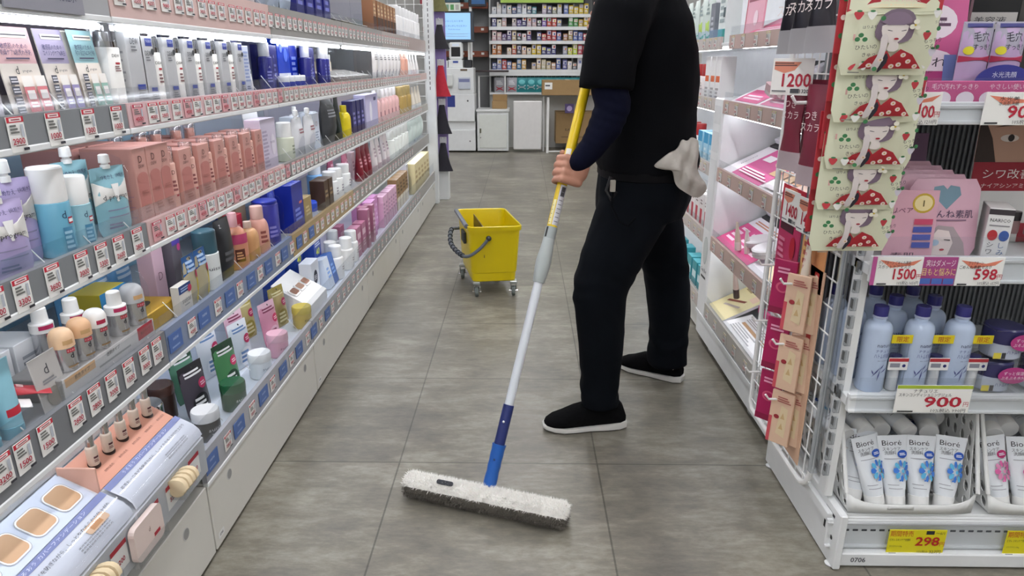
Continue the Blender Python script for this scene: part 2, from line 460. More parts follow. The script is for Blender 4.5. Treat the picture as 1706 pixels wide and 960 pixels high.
# ================================================================ cosmetics wall on the left
YB = [.49, 1.394, 2.27, 3.16, 4.05, 4.95, 5.84]
XR = -.79; XBK = -1.17
SHELF = {'A': (1.315, 1.245, 1.33, 'top'), 'B': (1.072, 1.035, 1.083, 'second'), 'C': (.828, .79, .842, 'third'), 'D': (.583, .522, .598, 'fourth'), 'E': (.245, .205, .285, 'lowest')}
gond = thing('cosmetics_gondola', 'long white lit cosmetics shelving wall with six cupboard bays along the aisle', 'shelf unit', (0, 0, 0))
LINER = {'A': ['8c8a92'] * 6, 'B': ['a893a4', 'a89aa6', '6a6f9a', 'b9bcc4', 'c4c6c8', 'c0b8b4'], 'C': ['caa6be', '9cc4da', 'c2c9d8', 'c9c6d6', 'd6c9cf', 'c8c8c0'],
         'D': ['7a8794', '86b2cc', '8ea6c6', 'b8b4c8', 'd0bcc6', 'd4dcd8'], 'E': ['b4c6dc', 'b2c8ea', 'b9c4e4', 'd6b6da', 'dcc0da', 'dcd8cc']}
RAILC = {'A': ['a5a6a8', 'd6b8b2', '9c9a96', '9c9a96', 'b3aaa4', 'b3a29c'], 'B': ['808386', 'd9b6b8', 'b4a59b', 'a89c94', 'c7b7b2', 'c9aea6'],
         'C': ['808386', 'cfb0ae', '8f8a86', '96908a', 'a09488', 'a8a39a'], 'D': ['7a7c80', '7f8ca6', 'a8916a', '96918a', '8f8d8a', '9a9893'], 'E': ['7a7c80', 'a9aab0', 'a0a2a6', '94969a', '9c9c9c', 'a5a39e']}
back = MB(); back.box(XBK - .03, XBK - .005, YB[0], YB[-1], 0, 1.75, METW); back.build('back_panel', gond)
slamp = mat('f4f8ff', .5, emit=SHELF_LAMP); slampA = mat('f2f7ff', .5, emit=SHELF_LAMP * 1.0)
for s, (zs, zb, zt, wd) in SHELF.items():
    b = MB()
    if s != 'E': b.box(XBK, XR - .005, YB[0], YB[-1], zs - .012, zs, mat('a9adb1', .4), .002)
    else: b.box(XBK, -.757, YB[0], YB[-1], zs - .02, zs, mat('dfe6f0', .3), .002)
    sh = b.build('shelf', gond); sh['label'] = wd + ' shelf board of the cosmetics wall'
    xr = XR if s != 'E' else -.75
    for i in range(6):
        y0, y1 = YB[i] + .002, YB[i + 1] - .002
        if s == 'E' and i == 0: continue
        b = MB(); b.prism([(y0, zb), (y1, zb), (y1, zt), (y0, zt)], xr - .012, xr, mat(RAILC[s][i], .3), M=Matrix(((0, 1, 0, 0), (1, 0, 0, 0), (0, 0, 1, 0), (0, 0, 0, 1))))
        b.box(xr - .013, xr + .002, y0, y1, zb - .012, zb, METW, .002)
        b.build('price_rail', sh)
        b = MB(); b.box(XBK - .002, XBK + .001, y0, y1, zs, zs + (.2 if s != 'A' else .35), LINER[s][i], 0); b.build('backing_panel', sh)
        if s != 'E':
            lx, lz, lr = (-.8, zb - .0195, .006) if s == 'A' else (-.845, zb + .012, .0075)
            b = MB(); b.tube([(lx, y0 + .03, lz), (lx, y1 - .03, lz)], lr, slampA if s == 'A' else slamp, 8); b.build('shelf_lamp', sh)
            b = MB(); b.box(-.865, -.825, y0 + .01, y1 - .01, zs - .015, zs - .011, mat('9a9da0', .4), .001); b.build('lamp_channel', sh)
        b = MB(); g = .03 if s != 'E' else .07
        b.box(xr - .011, xr - .009, y0, y1, zt - .01, zt + g, CLEAR, 0); b.build('front_guard', sh)
    for i, y in enumerate(YB[1:-1]):
        if (i == 2 and s in 'ABD') or (s == 'E' and i == 0): continue
        d0 = .03 if s != 'E' else 0
        prof = [(XBK + .02, zs), (XR - .02 - d0 * .2, zs), (XR - .02, zs + .1)] + [(XR - .06 + .04 * math.cos(a), zs + .12 + .04 * math.sin(a)) for a in (0, PI / 4, PI / 2)] + [(XBK + .02, zs + .16)]
        b = MB(); b.prism(prof, y - .001, y + .001, CLEAR); b.build('divider', sh)
    for q in range(34):
        y = YB[0] + .35 + q * .13
        if s == 'E' and y < 1.41: continue
        b = MB(); b.tube([(XR - .012, y, zs + .004), (XR - .045, y - .005, zs + .05)], .0011, WHITE, 5); b.build('lane_wire', sh)
        if q > 20 and s in 'AE': break
for i in range(6):
    y0, y1 = YB[i] + .004, YB[i + 1] - .004
    b = MB(); b.box(-.78, -.752, y0, y1, .012, .2, mat('d9d7cf', .35, var=.05, scale=7), .002)
    p = b.build('cupboard_door', gond)
    for q in (.13, .87):
        yc = y0 + (y1 - y0) * q
        b = MB(); R = Matrix(((0, 1, 0, 0), (-1, 0, 0, 0), (0, 0, 1, 0), (0, 0, 0, 1)))
        b.decal(circ(0, 0, .015, n=20), lambda u, z, o: (-.752 + o, yc + u, .155 + z), .0006, 'c9c9c6')
        b.decal(circ(0.0015, 0, .0125, n=20), lambda u, z, o: (-.752 + o, yc + u, .155 + z), .001, '9a9a98')
        b.build('finger_hole', p)
    if i in (1, 2):
        b = MB(); b.decal(rrect(-.016, -.009, .016, .009, .004), lambda u, z, o: (-.752 + o, y0 + .03 + u, .04 + z), .0006, 'e8e8e6')
        b.text('0705', 0, 0, .009, INK, lambda u, z, o: (-.752 + o, y0 + .03 + u, .04 + z), .001); b.build('number_sticker', p)
b = MB(); b.box(-1.15, -.79, YB[0], YB[-1], 0, .225, DGREY); b.build('plinth', gond)
b = MB(); b.box(-.80, -.725, 5.85, 5.93, 0, 2.0, METW, .004)
for q in range(26): b.decal(rect(-.768, .95 + q * .04, -.762, .975 + q * .04), flat(5.85), .001, '444444')
b.build('end_post', gond)
b = MB()   # wire grid that closes the far end of the shelving
for z in [.3 + .1 * q for q in range(15)]: b.tube([(-1.15, 5.83, z), (-.80, 5.83, z)], .0025, WHITE, 5)
for x in [-1.15 + .07 * q for q in range(6)]: b.tube([(x, 5.83, .28), (x, 5.83, 1.75)], .0025, WHITE, 5)
b.build('end_grid', gond)

def LP(o, Y, s, label, cat, d, group=None, back=0, dz=0):
    return put(o, XR - .018 - d / 2 - back, Y, SHELF[s][0] + .0005 + dz, PI / 2, label, cat, group)
def lrow(o, Ys, s, fmt, cat, d, group, back=0, first=1, jit=0):
    """place o at the first Y, copies at the others; fmt takes an ordinal"""
    for i, Y in enumerate(Ys):
        q = fmt % nth(i + first)
        if i == 0: LP(o, Y, s, q, cat, d, group, back)
        else:
            c = dup(o, (XR - .018 - d / 2 - back, Y, SHELF[s][0] + .0005), PI / 2 + random.uniform(-jit, jit), q, group)
def ldup(o, Y, s, label, d, group=None, back=0, dz=0, rz=0):
    return dup(o, (XR - .018 - d / 2 - back, Y, SHELF[s][0] + .0005 + dz), PI / 2 + rz, label, group)

# ---------------------------------------------------------------- second shelf
def promo_panel(w, h, cols, bcols, title):
    P = []
    n = len(cols)
    for i, c in enumerate(cols):
        x0 = -.5 + i / n; x1 = x0 + 1 / n; cx = (x0 + x1) / 2; s = 1 / n
        P += [('r', x0, .6, x1, 1, c), ('r', x0, 0, x1, .6, 'efe6dc'), ('r', cx - .3 * s, .88, cx + .42 * s, .94, 'f4efe2'), ('l', 1, cx - .26 * s, cx + .4 * s, .9, .925, '55505c'),
              ('tw', title[i][0], cx, .79, .07, .7 * s, '2c2f66'), ('tw', title[i][1], cx, .72, .07, .78 * s, '2c2f66'), ('l', 1, cx - .3 * s, cx + .3 * s, .64, .67, '55506c'),
              ('t', 'd', cx - .13 * s, .53, .13, '333333'), ('t', 'program', cx + .12 * s, .52, .045, '444444')]
        for q in range(4): P += [('r', cx - .44 * s, .04 + q * .11, cx - .24 * s, .13 + q * .11, '4a4c58'), ('l', 2, cx - .42 * s, cx - .24 * s, .055 + q * .11, .115 + q * .11, 'cfcfd6')]
        for q in (0, 1):
            a = cx - .16 * s + q * .32 * s
            P += [('r', a, .06, a + .28 * s, .34, bcols[i]), ('r', a, .34, a + .28 * s, .46, 'f2eee8'), ('r', a + .04 * s, .2, a + .24 * s, .3, 'e9e4e2'), ('l', 2, a + .04 * s, a + .24 * s, .1, .18, 'efefef')]
    return board(w, h, .002, 'efe6dc', P, 'promo_panel', .12)
T1 = ('敏感肌のための', '乾燥ケア&肌荒れ予防'); T2 = ('敏感肌のための', 'エイジングケア&美白'); T3 = ('敏感肌のための', '毛穴の目立ち&ニキビ予防')
LP(promo_panel(.092, .145, ['e4b9bc'], ['d87f86'], [T1]), 1.178, 'B', 'pink and cream cardboard panel picturing two red bottles on the second shelf', 'display card', .012, back=.012)
LP(promo_panel(.15, .145, ['b9afcc', '9cc6cc'], ['9d93c0', '96bdb0'], [T2, T3]), 1.312, 'B', 'wide cardboard panel half lilac and half teal beside the white dew bottle', 'display card', .012, back=.012)
o = bottle(.02, .14, .05, .019, 'c9c3cc', 'e8e8ea', [('l', 4, -.3, .3, .2, .7, '8a8296')]); LP(o, 1.085, 'B', 'frosted lilac bottle at the near edge of the second shelf', 'bottle', .05)
white_dew = bottle(.028, .168, .05, .026, 'f3f1ec', CAPC, [('t', 'DEW', .18, .86, .07, '333333'), ('r', .1, .72, .3, .75, 'b8323c'), ('l', 3, .06, .3, .6, .7, '8a6a6a'), ('e', -.1, .15, .1, .045, 'd8d8d6')], shoulder=.02, clear_cap=True, name='skincare_bottle')
b = MB(); b.lathe([(.0265, .117), (.0265, .128)], CHROME, 20); b.build('collar', white_dew)
LP(white_dew, 1.432, 'B', 'large white skincare bottle with clear tall cap at the start of the silver box row', 'bottle', .056)
SILB = 'bcbdbf'
def dew_carton(w, h, big=False):
    P = [('r', -.12, .86, .42, .97, '2b3a8c'), ('tw', 'うるおい', .15, .93, .05, .44, 'd8dcf0'), ('tw', 'DEW', .0, .76, .1, .5, '44464a'), ('l', 2, -.25, .1, .64, .71, '77787c'),
         ('r', -.2, .2, .3, .26, '3346a0'), ('l', 3, -.25, .35, .08, .17, '77787c')]
    if not big: P.insert(4, ('e', .34, .78, .13, .045, '3b3d40'))
    return carton(w, .055, h, SILB, P, side=[('l', 12, -.4, .35, .15, .7, '8d8e92')], name='boxed_skincare')
dc = dew_carton(.062, .172, True); LP(dc, 1.494, 'B', 'tallest silver-grey box with navy tag, first of the silver row on the second shelf', 'box', .055)
sb = dew_carton(.05, .142)
G = 'silver-grey skincare boxes'
lrow(sb, [1.545, 1.632, 1.728, 1.826, 1.936, 2.03], 'B', 'silver-grey box with navy corner tag, %s of the shorter boxes on the second shelf', 'box', .055, G)
for i, Y in enumerate([1.52, 1.6, 1.7, 1.79, 1.9, 2.0]): ldup(sb, Y, 'B', 'silver-grey box standing behind, %s in the back row of the second shelf' % nth(i + 1), .055, G, back=.07, dz=0)
sbot = bottle(.02, .15, .04, .019, 'f1efea', CAPC, [('t', 'DEW', .2, .8, .08, '333333'), ('r', .1, .66, .34, .7, 'b8323c'), ('l', 3, .05, .35, .4, .6, '8a6a6a')], shoulder=.02, clear_cap=True, name='skincare_bottle')
b = MB(); b.lathe([(.0185, .109), (.0185, .12)], CHROME, 18); b.build('collar', sbot)
lrow(sbot, [1.589, 1.68, 1.778, 1.882, 1.982], 'B', 'slim white bottle with clear cap, %s between the silver boxes on the second shelf', 'bottle', .04, 'slim white bottles between the silver boxes')
for i, Y in enumerate([1.46, 1.56, 1.65, 1.75, 1.85]): ldup(sbot, Y, 'B', 'white bottle with clear cap peeking over the silver boxes, %s in the back row' % nth(i + 1), .04, 'bottles behind the silver boxes', back=.14, dz=.0)
LP(carton(.045, .04, .135, 'ccd3e4', [('l', 9, -.4, .4, .25, .9, '93a2cc'), ('l', 2, -.3, .3, .1, .18, '55608a')], name='boxed_skincare'), 2.085, 'B', 'pale blue striped tall box beside the last silver box', 'box', .04)
LP(sqtube(.042, .135, .02, .015, 'f0f0f2', 'e8e8ec', [('l', 4, -.2, .2, .4, .8, '9aa0b0')]), 2.135, 'B', 'white standing tube between the striped box and the navy panel', 'tube', .04)
LP(board(.075, .155, .003, '2a2c72', [('l', 4, -.3, .3, .5, .85, '8a8cc8'), ('r', -.35, .1, .35, .35, '4a4ca0')], 'display_card', .1), 2.175, 'B', 'navy display panel leaning behind the white tube', 'display card', .01, back=.05)
navyb = bottle(.024, .15, .042, .017, '25277a', 'e9eaee', [('t', 'A', 0, .7, .1, 'b8bcd8'), ('l', 4, -.2, .2, .25, .6, '8085c0')], shoulder=.05, name='skincare_bottle')
lrow(navyb, [2.29, 2.735], 'B', 'navy bottle with white cap, %s of the two on the second shelf', 'bottle', .05, 'navy bottles with white caps')
nb = carton(.07, .05, .145, '25277c', [('t', 'A', 0, .75, .12, 'b8bcd8'), ('l', 4, -.3, .3, .2, .6, '7d82c0')], name='boxed_skincare', rough=.3)
lrow(nb, [2.375, 2.43, 2.84], 'B', 'navy blue box, %s of three on the second shelf', 'box', .05, 'navy boxes on the second shelf', back=.03)
bb = carton(.125, .06, .19, '1f46c8', [('r', -.5, 0, .5, .28, 'd9dde8'), ('e', -.2, .72, .1, .08, '6d8cf0'), ('e', .15, .6, .16, .12, '4a70e4'), ('l', 3, -.4, .4, .06, .2, '5a68a8')], name='boxed_skincare', rough=.2)
LP(bb, 2.545, 'B', 'big bright blue gift box with white foot on the second shelf', 'box', .06, back=.03)
LP(carton(.09, .06, .19, '1a35b4', [('l', 4, -.3, .3, .2, .6, '7d92e0')], name='boxed_skincare', rough=.2), 2.68, 'B', 'bright blue box beside the big blue gift box', 'box', .06, back=.03)
wj = jar(.02, .045, .02, '2b3aa0', 'f2f2f4'); lrow(wj, [2.46, 2.52, 2.585, 2.64], 'B', 'small blue jar with white lid, %s before the big blue gift box', 'jar', .04, 'small jars in front of the gift box')
for i, Y in enumerate([2.935, 2.985]): 
    o = bottle(.02, .15, .045, .016, '26287c', 'f0f0f4', [('l', 5, -.2, .2, .2, .8, '8088c8')], shoulder=.04); LP(o, Y, 'B', 'slim navy bottle with long white cap, %s before the tester tray' % nth(i + 1), 'bottle', .04)
def tester_tray(w, d, s, Y, lab, dark=False):
    t = thing('tester_tray', lab, 'tester stand', (XR - .02 - d / 2, Y, SHELF[s][0] + .001), PI / 2)
    b = MB(); b.prism([(-d / 2, 0), (d / 2, 0), (d / 2, .06), (-d / 2, .02)], -w / 2, w / 2, mat('9a8f8a' if not dark else '2c2a2a', .4), M=Matrix(((0, 1, 0, 0), (1, 0, 0, 0), (0, 0, 1, 0), (0, 0, 0, 1)))); b.build('base', t)
    n = 5
    for i in range(n):
        b = MB(); x0 = -w / 2 + w * (i + .08) / n; x1 = -w / 2 + w * (i + .92) / n
        b.box(x0, x1, -d * .45, d * .2, 0, .003, mat('e9e6e2', .4), .001, M=T(0, 0, .043) @ rot('X', math.atan(.04 / d)))
        b.build('sample_plate', t)
    b = MB(); b.box(-w / 2, w / 2, d * .42, d * .44, .03, .19, CLEAR, 0); b.build('back_screen', t)
    return t
tester_tray(.7, .2, 'B', 3.45, 'white tester tray with tilted sample plates on the second shelf')
mini = bottle(.016, .075, .03, .012, 'e9dccb', 'f4f4f2', shoulder=.1); 
lrow(mini, [3.15, 3.24, 3.33, 3.42], 'B', 'small cream sample bottle, %s on the second shelf tester tray', 'bottle', .03, 'sample bottles on the tester tray', back=.11)
for o_ in [x for x in COL.objects if x.get('group') == 'sample bottles on the tester tray']: o_.location.z += .05
wp = pouch(.1, .17, .02, 'e4dfdc', [('l', 3, -.3, .3, .6, .8, '8a8684'), ('r', -.12, .1, .12, .3, 'b0a8b4')], name='refill_pouch')
lrow(wp, [4.02, 4.14, 4.26, 4.38, 4.5, 4.62, 4.74], 'B', 'pale refill pouch, %s of the row near the far end of the second shelf', 'pouch', .05, 'pale pouches on the second shelf')
lrow(bottle(.03, .17, .05, .02, 'e0a893', 'ecc6b6', shoulder=.1), [4.9, 5.02], 'B', 'peach pink bottle, %s near the far end of the second shelf', 'bottle', .06, 'peach bottles at the far end')
lrow(sqtube(.07, .15, .03, .022, 'f0ece8', 'f4f4f4'), [5.15, 5.27, 5.4, 5.55], 'B', 'white squeeze tube, %s at the far end of the second shelf', 'tube', .05, 'white tubes at the far end of the second shelf')

# ---------------------------------------------------------------- third shelf
def program_pouch(w, h, col):
    return pouch(w, h, .016, col, [('r', -.5, .8, .5, .995, col), ('r', -.5, .46, .5, .8, 'dcd9d4'), ('tw', 'つめかえ', -.12, .86, .07, .34, '3a3a66'), ('tw', '[化粧水]', .28, .87, .05, .3, '3a3a66'),
                 ('p', [(-.1, .76), (.12, .76), (.04, .5), (-.02, .5)], 'ecebe8'), ('tw', 'd program', .0, .58, .1, .72, '333338'), ('l', 1, -.3, .3, .37, .4, '8f8aa8'), ('l', 1, -.3, .3, .27, .3, '8f8aa8'), ('l', 2, -.3, .1, .1, .2, '77729a')], spout='f4f4f2', hole=False)
pp = program_pouch(.078, .125, 'b3a6cf'); LP(pp, 1.05, 'C', 'lilac refill pouch nearest the camera on the third shelf', 'refill pouch', .04)
ldup(pp, 1.125, 'C', 'taller lilac refill pouch with white spout beside the blue bottle', .04, back=.035, dz=.0).scale = (1.05, 1, 1.18)
pt = program_pouch(.08, .155, '8dbcc8'); LP(pt, 1.29, 'C', 'teal refill pouch with white spout behind the smaller white-capped bottle', 'refill pouch', .04, back=.035)
ldup(pt, 1.35, 'C', 'shorter teal refill pouch beside the clear divider', .04, back=.0).scale = (1, 1, .88)
def program_bottle(r, h, body): return bottle(r, h, h * .38, r * .96, body, 'f6f6f4', [('t', 'd', .12, .78, .2, '2a4a66'), ('r', .22, .6, .42, .72, 'b8283c'), ('r', .23, .63, .41, .69, 'f0f0f0'), ('r', .0, .12, .3, .55, '4a87a8'), ('l', 4, .02, .28, .15, .5, '9cc6da')], shoulder=.02, name='skincare_bottle')
LP(program_bottle(.029, .16, '66a4bc'), 1.186, 'C', 'blue bottle with large white cap, taller of two on the third shelf', 'bottle', .058)
LP(program_bottle(.026, .135, '9ac6d2'), 1.246, 'C', 'pale blue bottle with white cap, smaller of two on the third shelf', 'bottle', .054)
wc = carton(.08, .06, .16, 'd4e2ea', [('l', 3, -.3, .3, .7, .9, '7a9ab0')], name='boxed_skincare')
lrow(wc, [.93, 1.06], 'C', 'pale blue box, %s behind the pouches on the third shelf', 'box', .06, 'pale boxes behind the pouches', back=.11)
PINK = 'c8948a'
def pink_carton(w, h, d=.11): return carton(w, d, h, PINK, [('r', -.42, .25, .42, .62, 'b97770'), ('e', 0, .62, .42, .07, 'b97770'), ('t', 'D', 0, .86, .13, '5a3838'), ('tw', 'DEW', 0, .77, .06, .46, '5a3838'), ('l', 2, -.25, .25, .4, .46, 'a86a62'), ('l', 3, -.25, .25, .15, .28, 'b07a70'), ('r', -.5, .0, .5, .03, 'c48f86')],
        side=[('l', 14, -.42, .4, .1, .48, 'b58790')], name='boxed_skincare')
pc = pink_carton(.05, .162); G = 'tall pink boxes on the third shelf'
lrow(pc, [1.442, 1.5, 1.556], 'C', 'tall slim pink box, %s of three beside the clear divider on the third shelf', 'box', .11, G)
for i, Y in enumerate([1.442, 1.5, 1.556]): ldup(pc, Y, 'C', 'tall pink box behind the front one, %s of the back row on the third shelf' % nth(i + 1), .11, G, back=.125)
pk = pink_carton(.058, .138); G = 'shorter pink boxes on the third shelf'
lrow(pk, [1.655, 1.745, 1.835, 1.93, 2.02, 2.1], 'C', 'shorter pink box, %s of the row after the slim pink ones on the third shelf', 'box', .11, G)
for i, Y in enumerate([1.655, 1.745, 1.835, 1.93]): ldup(pk, Y, 'C', 'shorter pink box in the back row, %s along the third shelf' % nth(i + 1), .11, G, back=.125)
pb = bottle(.018, .148, .035, .016, 'e0b0a2', CAPC, [('t', 'D', .1, .8, .12, '5a3838'), ('l', 3, -.1, .3, .4, .65, '8a5050'), ('r', .1, .3, .3, .34, 'b02838')], shoulder=.05, clear_cap=False, name='skincare_bottle')
b = MB(); b.lathe([(.013, .113), (.013, .135), (.011, .137)], mat('f0b8a8', .3), 16); b.build('inner_cap', pb)
lrow(pb, [1.607, 1.7, 1.79, 1.882, 1.975, 2.062], 'C', 'pink bottle with clear cap, %s between the shorter pink boxes', 'bottle', .04, 'pink bottles between boxes', back=.0)
for i, Y in enumerate([1.6, 1.69, 1.78, 1.87, 1.96]):
    c = ldup(pb, Y, 'C', 'pink bottle with clear cap rising behind the boxes, %s of the back row' % nth(i + 1), .04, 'pink bottles behind boxes', back=.115, dz=.0); c.scale = (1, 1, 1.15)
LP(carton(.13, .05, .165, 'cfc6d8', [('l', 10, -.42, -.05, .1, .8, 'a89cb4'), ('e', .25, .5, .14, .2, 'ddd6e2'), ('tw', 'RISE', .2, .55, .06, .3, '8a7a98')], name='boxed_skincare'), 2.2, 'C', 'wide lilac box with small print after the pink boxes', 'box', .05)
LP(board(.13, .175, .003, 'e9ebee', [('l', 3, -.3, .3, .6, .8, 'a0a6b0')], 'display_card', .1), 2.34, 'C', 'white blank display board behind the square-capped bottle', 'display card', .02, back=.08)
LP(bottle(.032, .135, .05, .026, 'c9cdb8', 'f3f3f0', [('l', 3, -.2, .2, .3, .7, '88907a')], shoulder=.05), 2.44, 'C', 'grey-green bottle with square white cap on the third shelf', 'bottle', .064)
wpc = pouch(.12, .14, .02, 'd9dadd', [('e', 0, .3, .3, .25, 'c6c8d0'), ('l', 2, -.2, .2, .6, .75, '9a6a70')], spout='f4f4f2')
lrow(wpc, [2.56, 2.7, 2.78], 'C', 'white refill pouch with spout, %s on the third shelf', 'refill pouch', .05, 'white spout pouches')
wct = carton(.08, .05, .14, 'd6dde8', [('t', 'O', 0, .7, .2, 'b08a90'), ('l', 4, -.3, .3, .2, .5, '9aa4b4')], name='boxed_skincare')
lrow(wct, [2.63, 2.84, 2.9], 'C', 'pale blue-white box, %s among the white pouches on the third shelf', 'box', .05, 'pale boxes among the pouches', back=.03)
LP(pouch(.19, .185, .03, '2b2d30', [('l', 3, -.3, .3, .6, .8, '84868a'), ('r', .1, .2, .4, .5, '5a5c60')], name='refill_pouch'), 3.0, 'C', 'large black pouch on the third shelf', 'pouch', .06)
LP(sqtube(.07, .19, .03, .022, '1f2a22', '2a3a2c'), 3.13, 'C', 'dark green tube beside the large black pouch', 'tube', .05)
LP(bottle(.032, .145, .03, .015, 'e8d21e', 'e8d21e', shoulder=.3), 3.27, 'C', 'bright yellow bottle on the third shelf', 'bottle', .06)
lrow(carton(.07, .05, .16, '2e2c66', [('l', 3, -.3, .3, .3, .7, '8a86c0')], name='boxed_skincare'), [3.36, 3.45, 3.54], 'C', 'dark violet box, %s on the third shelf', 'box', .05, 'dark violet boxes')
LP(carton(.3, .06, .175, 'c3bede', [('e', -.1, .5, .1, .3, 'e4e2ee'), ('r', .15, .8, .35, .9, '4a4a70')], name='boxed_skincare'), 3.76, 'C', 'wide lilac-white gift box on the third shelf', 'box', .06)
pnk = bottle(.035, .185, .05, .014, 'e6b9b6', 'f6f4f2', [('r', -.15, .3, .15, .5, '8a5a66')], shoulder=.3)
lrow(pnk, [4.0, 4.12, 4.24, 4.36, 4.48, 4.6], 'C', 'pale pink bottle with white nozzle, %s of six on the third shelf', 'bottle', .07, 'pale pink nozzle bottles')
lrow(bottle(.035, .18, .06, .028, 'b79a58', 'cdb67c', shoulder=.1), [4.8, 4.95, 5.1], 'C', 'gold bottle, %s at the far end of the third shelf', 'bottle', .07, 'gold bottles')
lrow(sqtube(.08, .16, .03, .024, 'efe6d6', 'f4f4f0'), [5.3, 5.45, 5.6], 'C', 'cream tube, %s at the far end of the third shelf', 'tube', .05, 'cream tubes at the far end of the third shelf')
# ---------------------------------------------------------------- fourth shelf
lrow(sqtube(.05, .13, .02, .018, '8fc4d4', '7db4c6', [('r', -.3, .3, .3, .4, 'c02a3c')]), [.92, .972], 'D', 'pale blue tube standing at the near end of the fourth shelf, %s', 'tube', .04, 'pale blue tubes')
o = sqtube(.04, .12, .03, .013, 'b8323e', 'f0ece8', [('l', 2, -.2, .2, .4, .7, 'e8b8b8')]); LP(o, 1.0, 'D', 'red tube with white cap lying tilted beside the d card', 'tube', .04, back=.02, dz=.01); o.location = (-.905, .985, .655); o.rotation_euler = (-1.85, 0, -.85)
o = sqtube(.04, .11, .03, .013, 'ece8e6', 'd0424e', [('t', 'd', 0, .6, .15, '55555a')]); LP(o, .968, 'D', 'white tube leaning next to the red tube on the fourth shelf', 'tube', .04, back=.0, dz=.005); o.location = (-.9, .945, .65); o.rotation_euler = (-1.85, 0, -.85)
cdP = [('t', 'd', 0, .74, .26, '44444a'), ('l', 2, -.25, .25, .48, .58, '8a8a8e'), ('e', .0, .22, .28, .18, '8b857d')]
c1 = board(.068, .1, .0025, 'b9b6b2', cdP, 'display_card', .12); LP(c1, 1.07, 'D', 'grey card with a letter d standing in front of the dome-capped bottles', 'display card', .02, back=0)
c = ldup(c1, 1.0, 'D', 'grey card with a letter d, set back nearer the camera', .02, back=.06)
t = thing('tester_stand', 'grey sloped stand carrying dome-capped foundation bottles on the fourth shelf', 'tester stand', (XR - .02, 1.235, SHELF['D'][0] + .001), PI / 2)
b = MB(); b.box(-.155, .155, .0, .1, 0, .045, mat('8e8c8a', .4), .002); b.build('base', t)
b = MB(); f = lambda x, z, o: (x, -.001 - o, z)
b.box(-.155, .155, -.001, .0, 0, .045, 'c9c8c8', .0002)
b.decal(rect(-.15, .027, -.06, .043), f, .0003, 'c9a47c'); b.decal(rect(.09, .018, .15, .045), f, .0003, 'a83240')
b.text('肌色タイプ', -.1, .035, .009, INK, f, .0006); b.text('透明タイプ', -.0, .036, .009, INK, f, .0006); b.decal(rect(-.05, .02, .06, .024), f, .0004, '9a9a9a'); b.text('美白タイプ', .12, .03, .008, '401018', f, .0006)
b.build('front_label', t)
def metal_bottle(dome, tall, capr=.0205):
    o = bpy.data.objects.new('foundation_bottle', None); COL.objects.link(o)
    b = MB(); b.lathe([(.019, 0), (.02, .002), (.02, .045)], SILVER, 22); s_ = cyl_surf(.02)
    b.text('d', .006, .03, .014, INK, s_, .0004); b.decal(rect(-.002, .036, .014, .043), s_, .0005, 'b02a3a'); b.text('テスター', .006, .0395, .004, 'f0e0e0', s_, .0009); b.decal(rect(-.004, .008, .016, .011), s_, .0004, '8a7050'); b.build('body', o)
    b = MB(); dm = mat(dome, .4)
    if not tall:
        b.lathe([(capr, .045)] + [(capr * (math.cos(a) ** .7), .06 + .02 * math.sin(a)) for a in [PI / 2 * i / 7 for i in range(7)]] + [(.0001, .08)], dm, 22)
        b.decal(rect(-.006, .052, .012, .06), cyl_surf(capr), .0005, 'c9a070' if dome != 'f0eeea' else 'b02a4a')
    else:
        b.lathe([(capr, .045), (capr, .062), (.014, .064), (.013, .09), (.011, .092)], dm, 22); b.decal(rect(-.012, .052, .016, .06), cyl_surf(capr), .0005, 'b82a5a')
    b.build('cap', o); return o
zD = SHELF['D'][0] + .0465
def DP(o, Y, back, lab, z=zD): return put(o, XR - .04 - back, Y, z, PI / 2, lab, 'foundation bottle')
DP(metal_bottle('e9c39c', 0), 1.128, 0, 'peach dome-capped metal bottle nearest the camera on the grey stand')
DP(metal_bottle('e2b58c', 0), 1.18, 0, 'peach dome-capped metal bottle in the middle of the grey stand')
DP(metal_bottle('f0eeea', 0), 1.23, 0, 'white dome-capped metal bottle on the grey stand')
mt_ = metal_bottle('f2f1ee', 1); DP(mt_, 1.3, .0, 'metal bottle with white pump cap and magenta sticker at the end of the grey stand')
for i, (Y, bk) in enumerate([(1.255, .06), (1.2, .085)]):
    dup(mt_, (XR - .04 - bk, Y, zD), PI / 2, 'white pump-capped metal bottle set back behind the dome caps, %s from the far side' % nth(i + 1), 'white pump bottles set back')
o = metal_bottle('b9babd', 0); o.scale = (1.15, 1.15, 1.1); DP(o, 1.362, .0, 'all-silver domed bottle at the far end of the grey stand')
for i, (Y, c_) in enumerate([(.985, 'a8a39c'), (1.03, '9b938a'), (1.075, '9fb0c2')]):  # extra bottles standing in for mirrored reflections of the dome caps
    o = metal_bottle(c_, 0); put(o, XBK + .07, Y, SHELF['D'][0] + .05, PI / 2, 'grey dome-capped bottle modelled for a mirror reflection, fourth shelf back, %s from the near end' % nth(i + 1), 'foundation bottle')
lrow(carton(.07, .06, .05, 'c6c9d0', [('l', 2, -.3, .3, .3, .7, '8f949c')], name='boxed_skincare'), [.985, 1.055, 1.125], 'D', 'low pale carton at the back of the fourth shelf, %s from the near end', 'box', .06, 'low pale cartons at the back', back=.27)
lrow(carton(.075, .09, .085, 'dfe1e4', [('l', 3, -.3, .3, .3, .7, 'a0a4ac')], name='boxed_skincare'), [1.09, 1.175], 'D', 'white carton behind the dome-capped bottles, %s', 'box', .09, 'white cartons behind the stand', back=.12)
t = thing('tissue_box', 'gold box with an oval opening in its top on the fourth shelf', 'box', (XR - .09, 1.468, SHELF['D'][0] + .001), PI / 2)
b = MB(); b.box(-.07, .07, -.05, .05, 0, .045, mat('c8a030', .35, .4), .002); b.build('body', t)
b = MB(); b.decal(circ(0, 0, .035, .018), top_face(.045), .0006, '241c08'); b.build('opening', t)
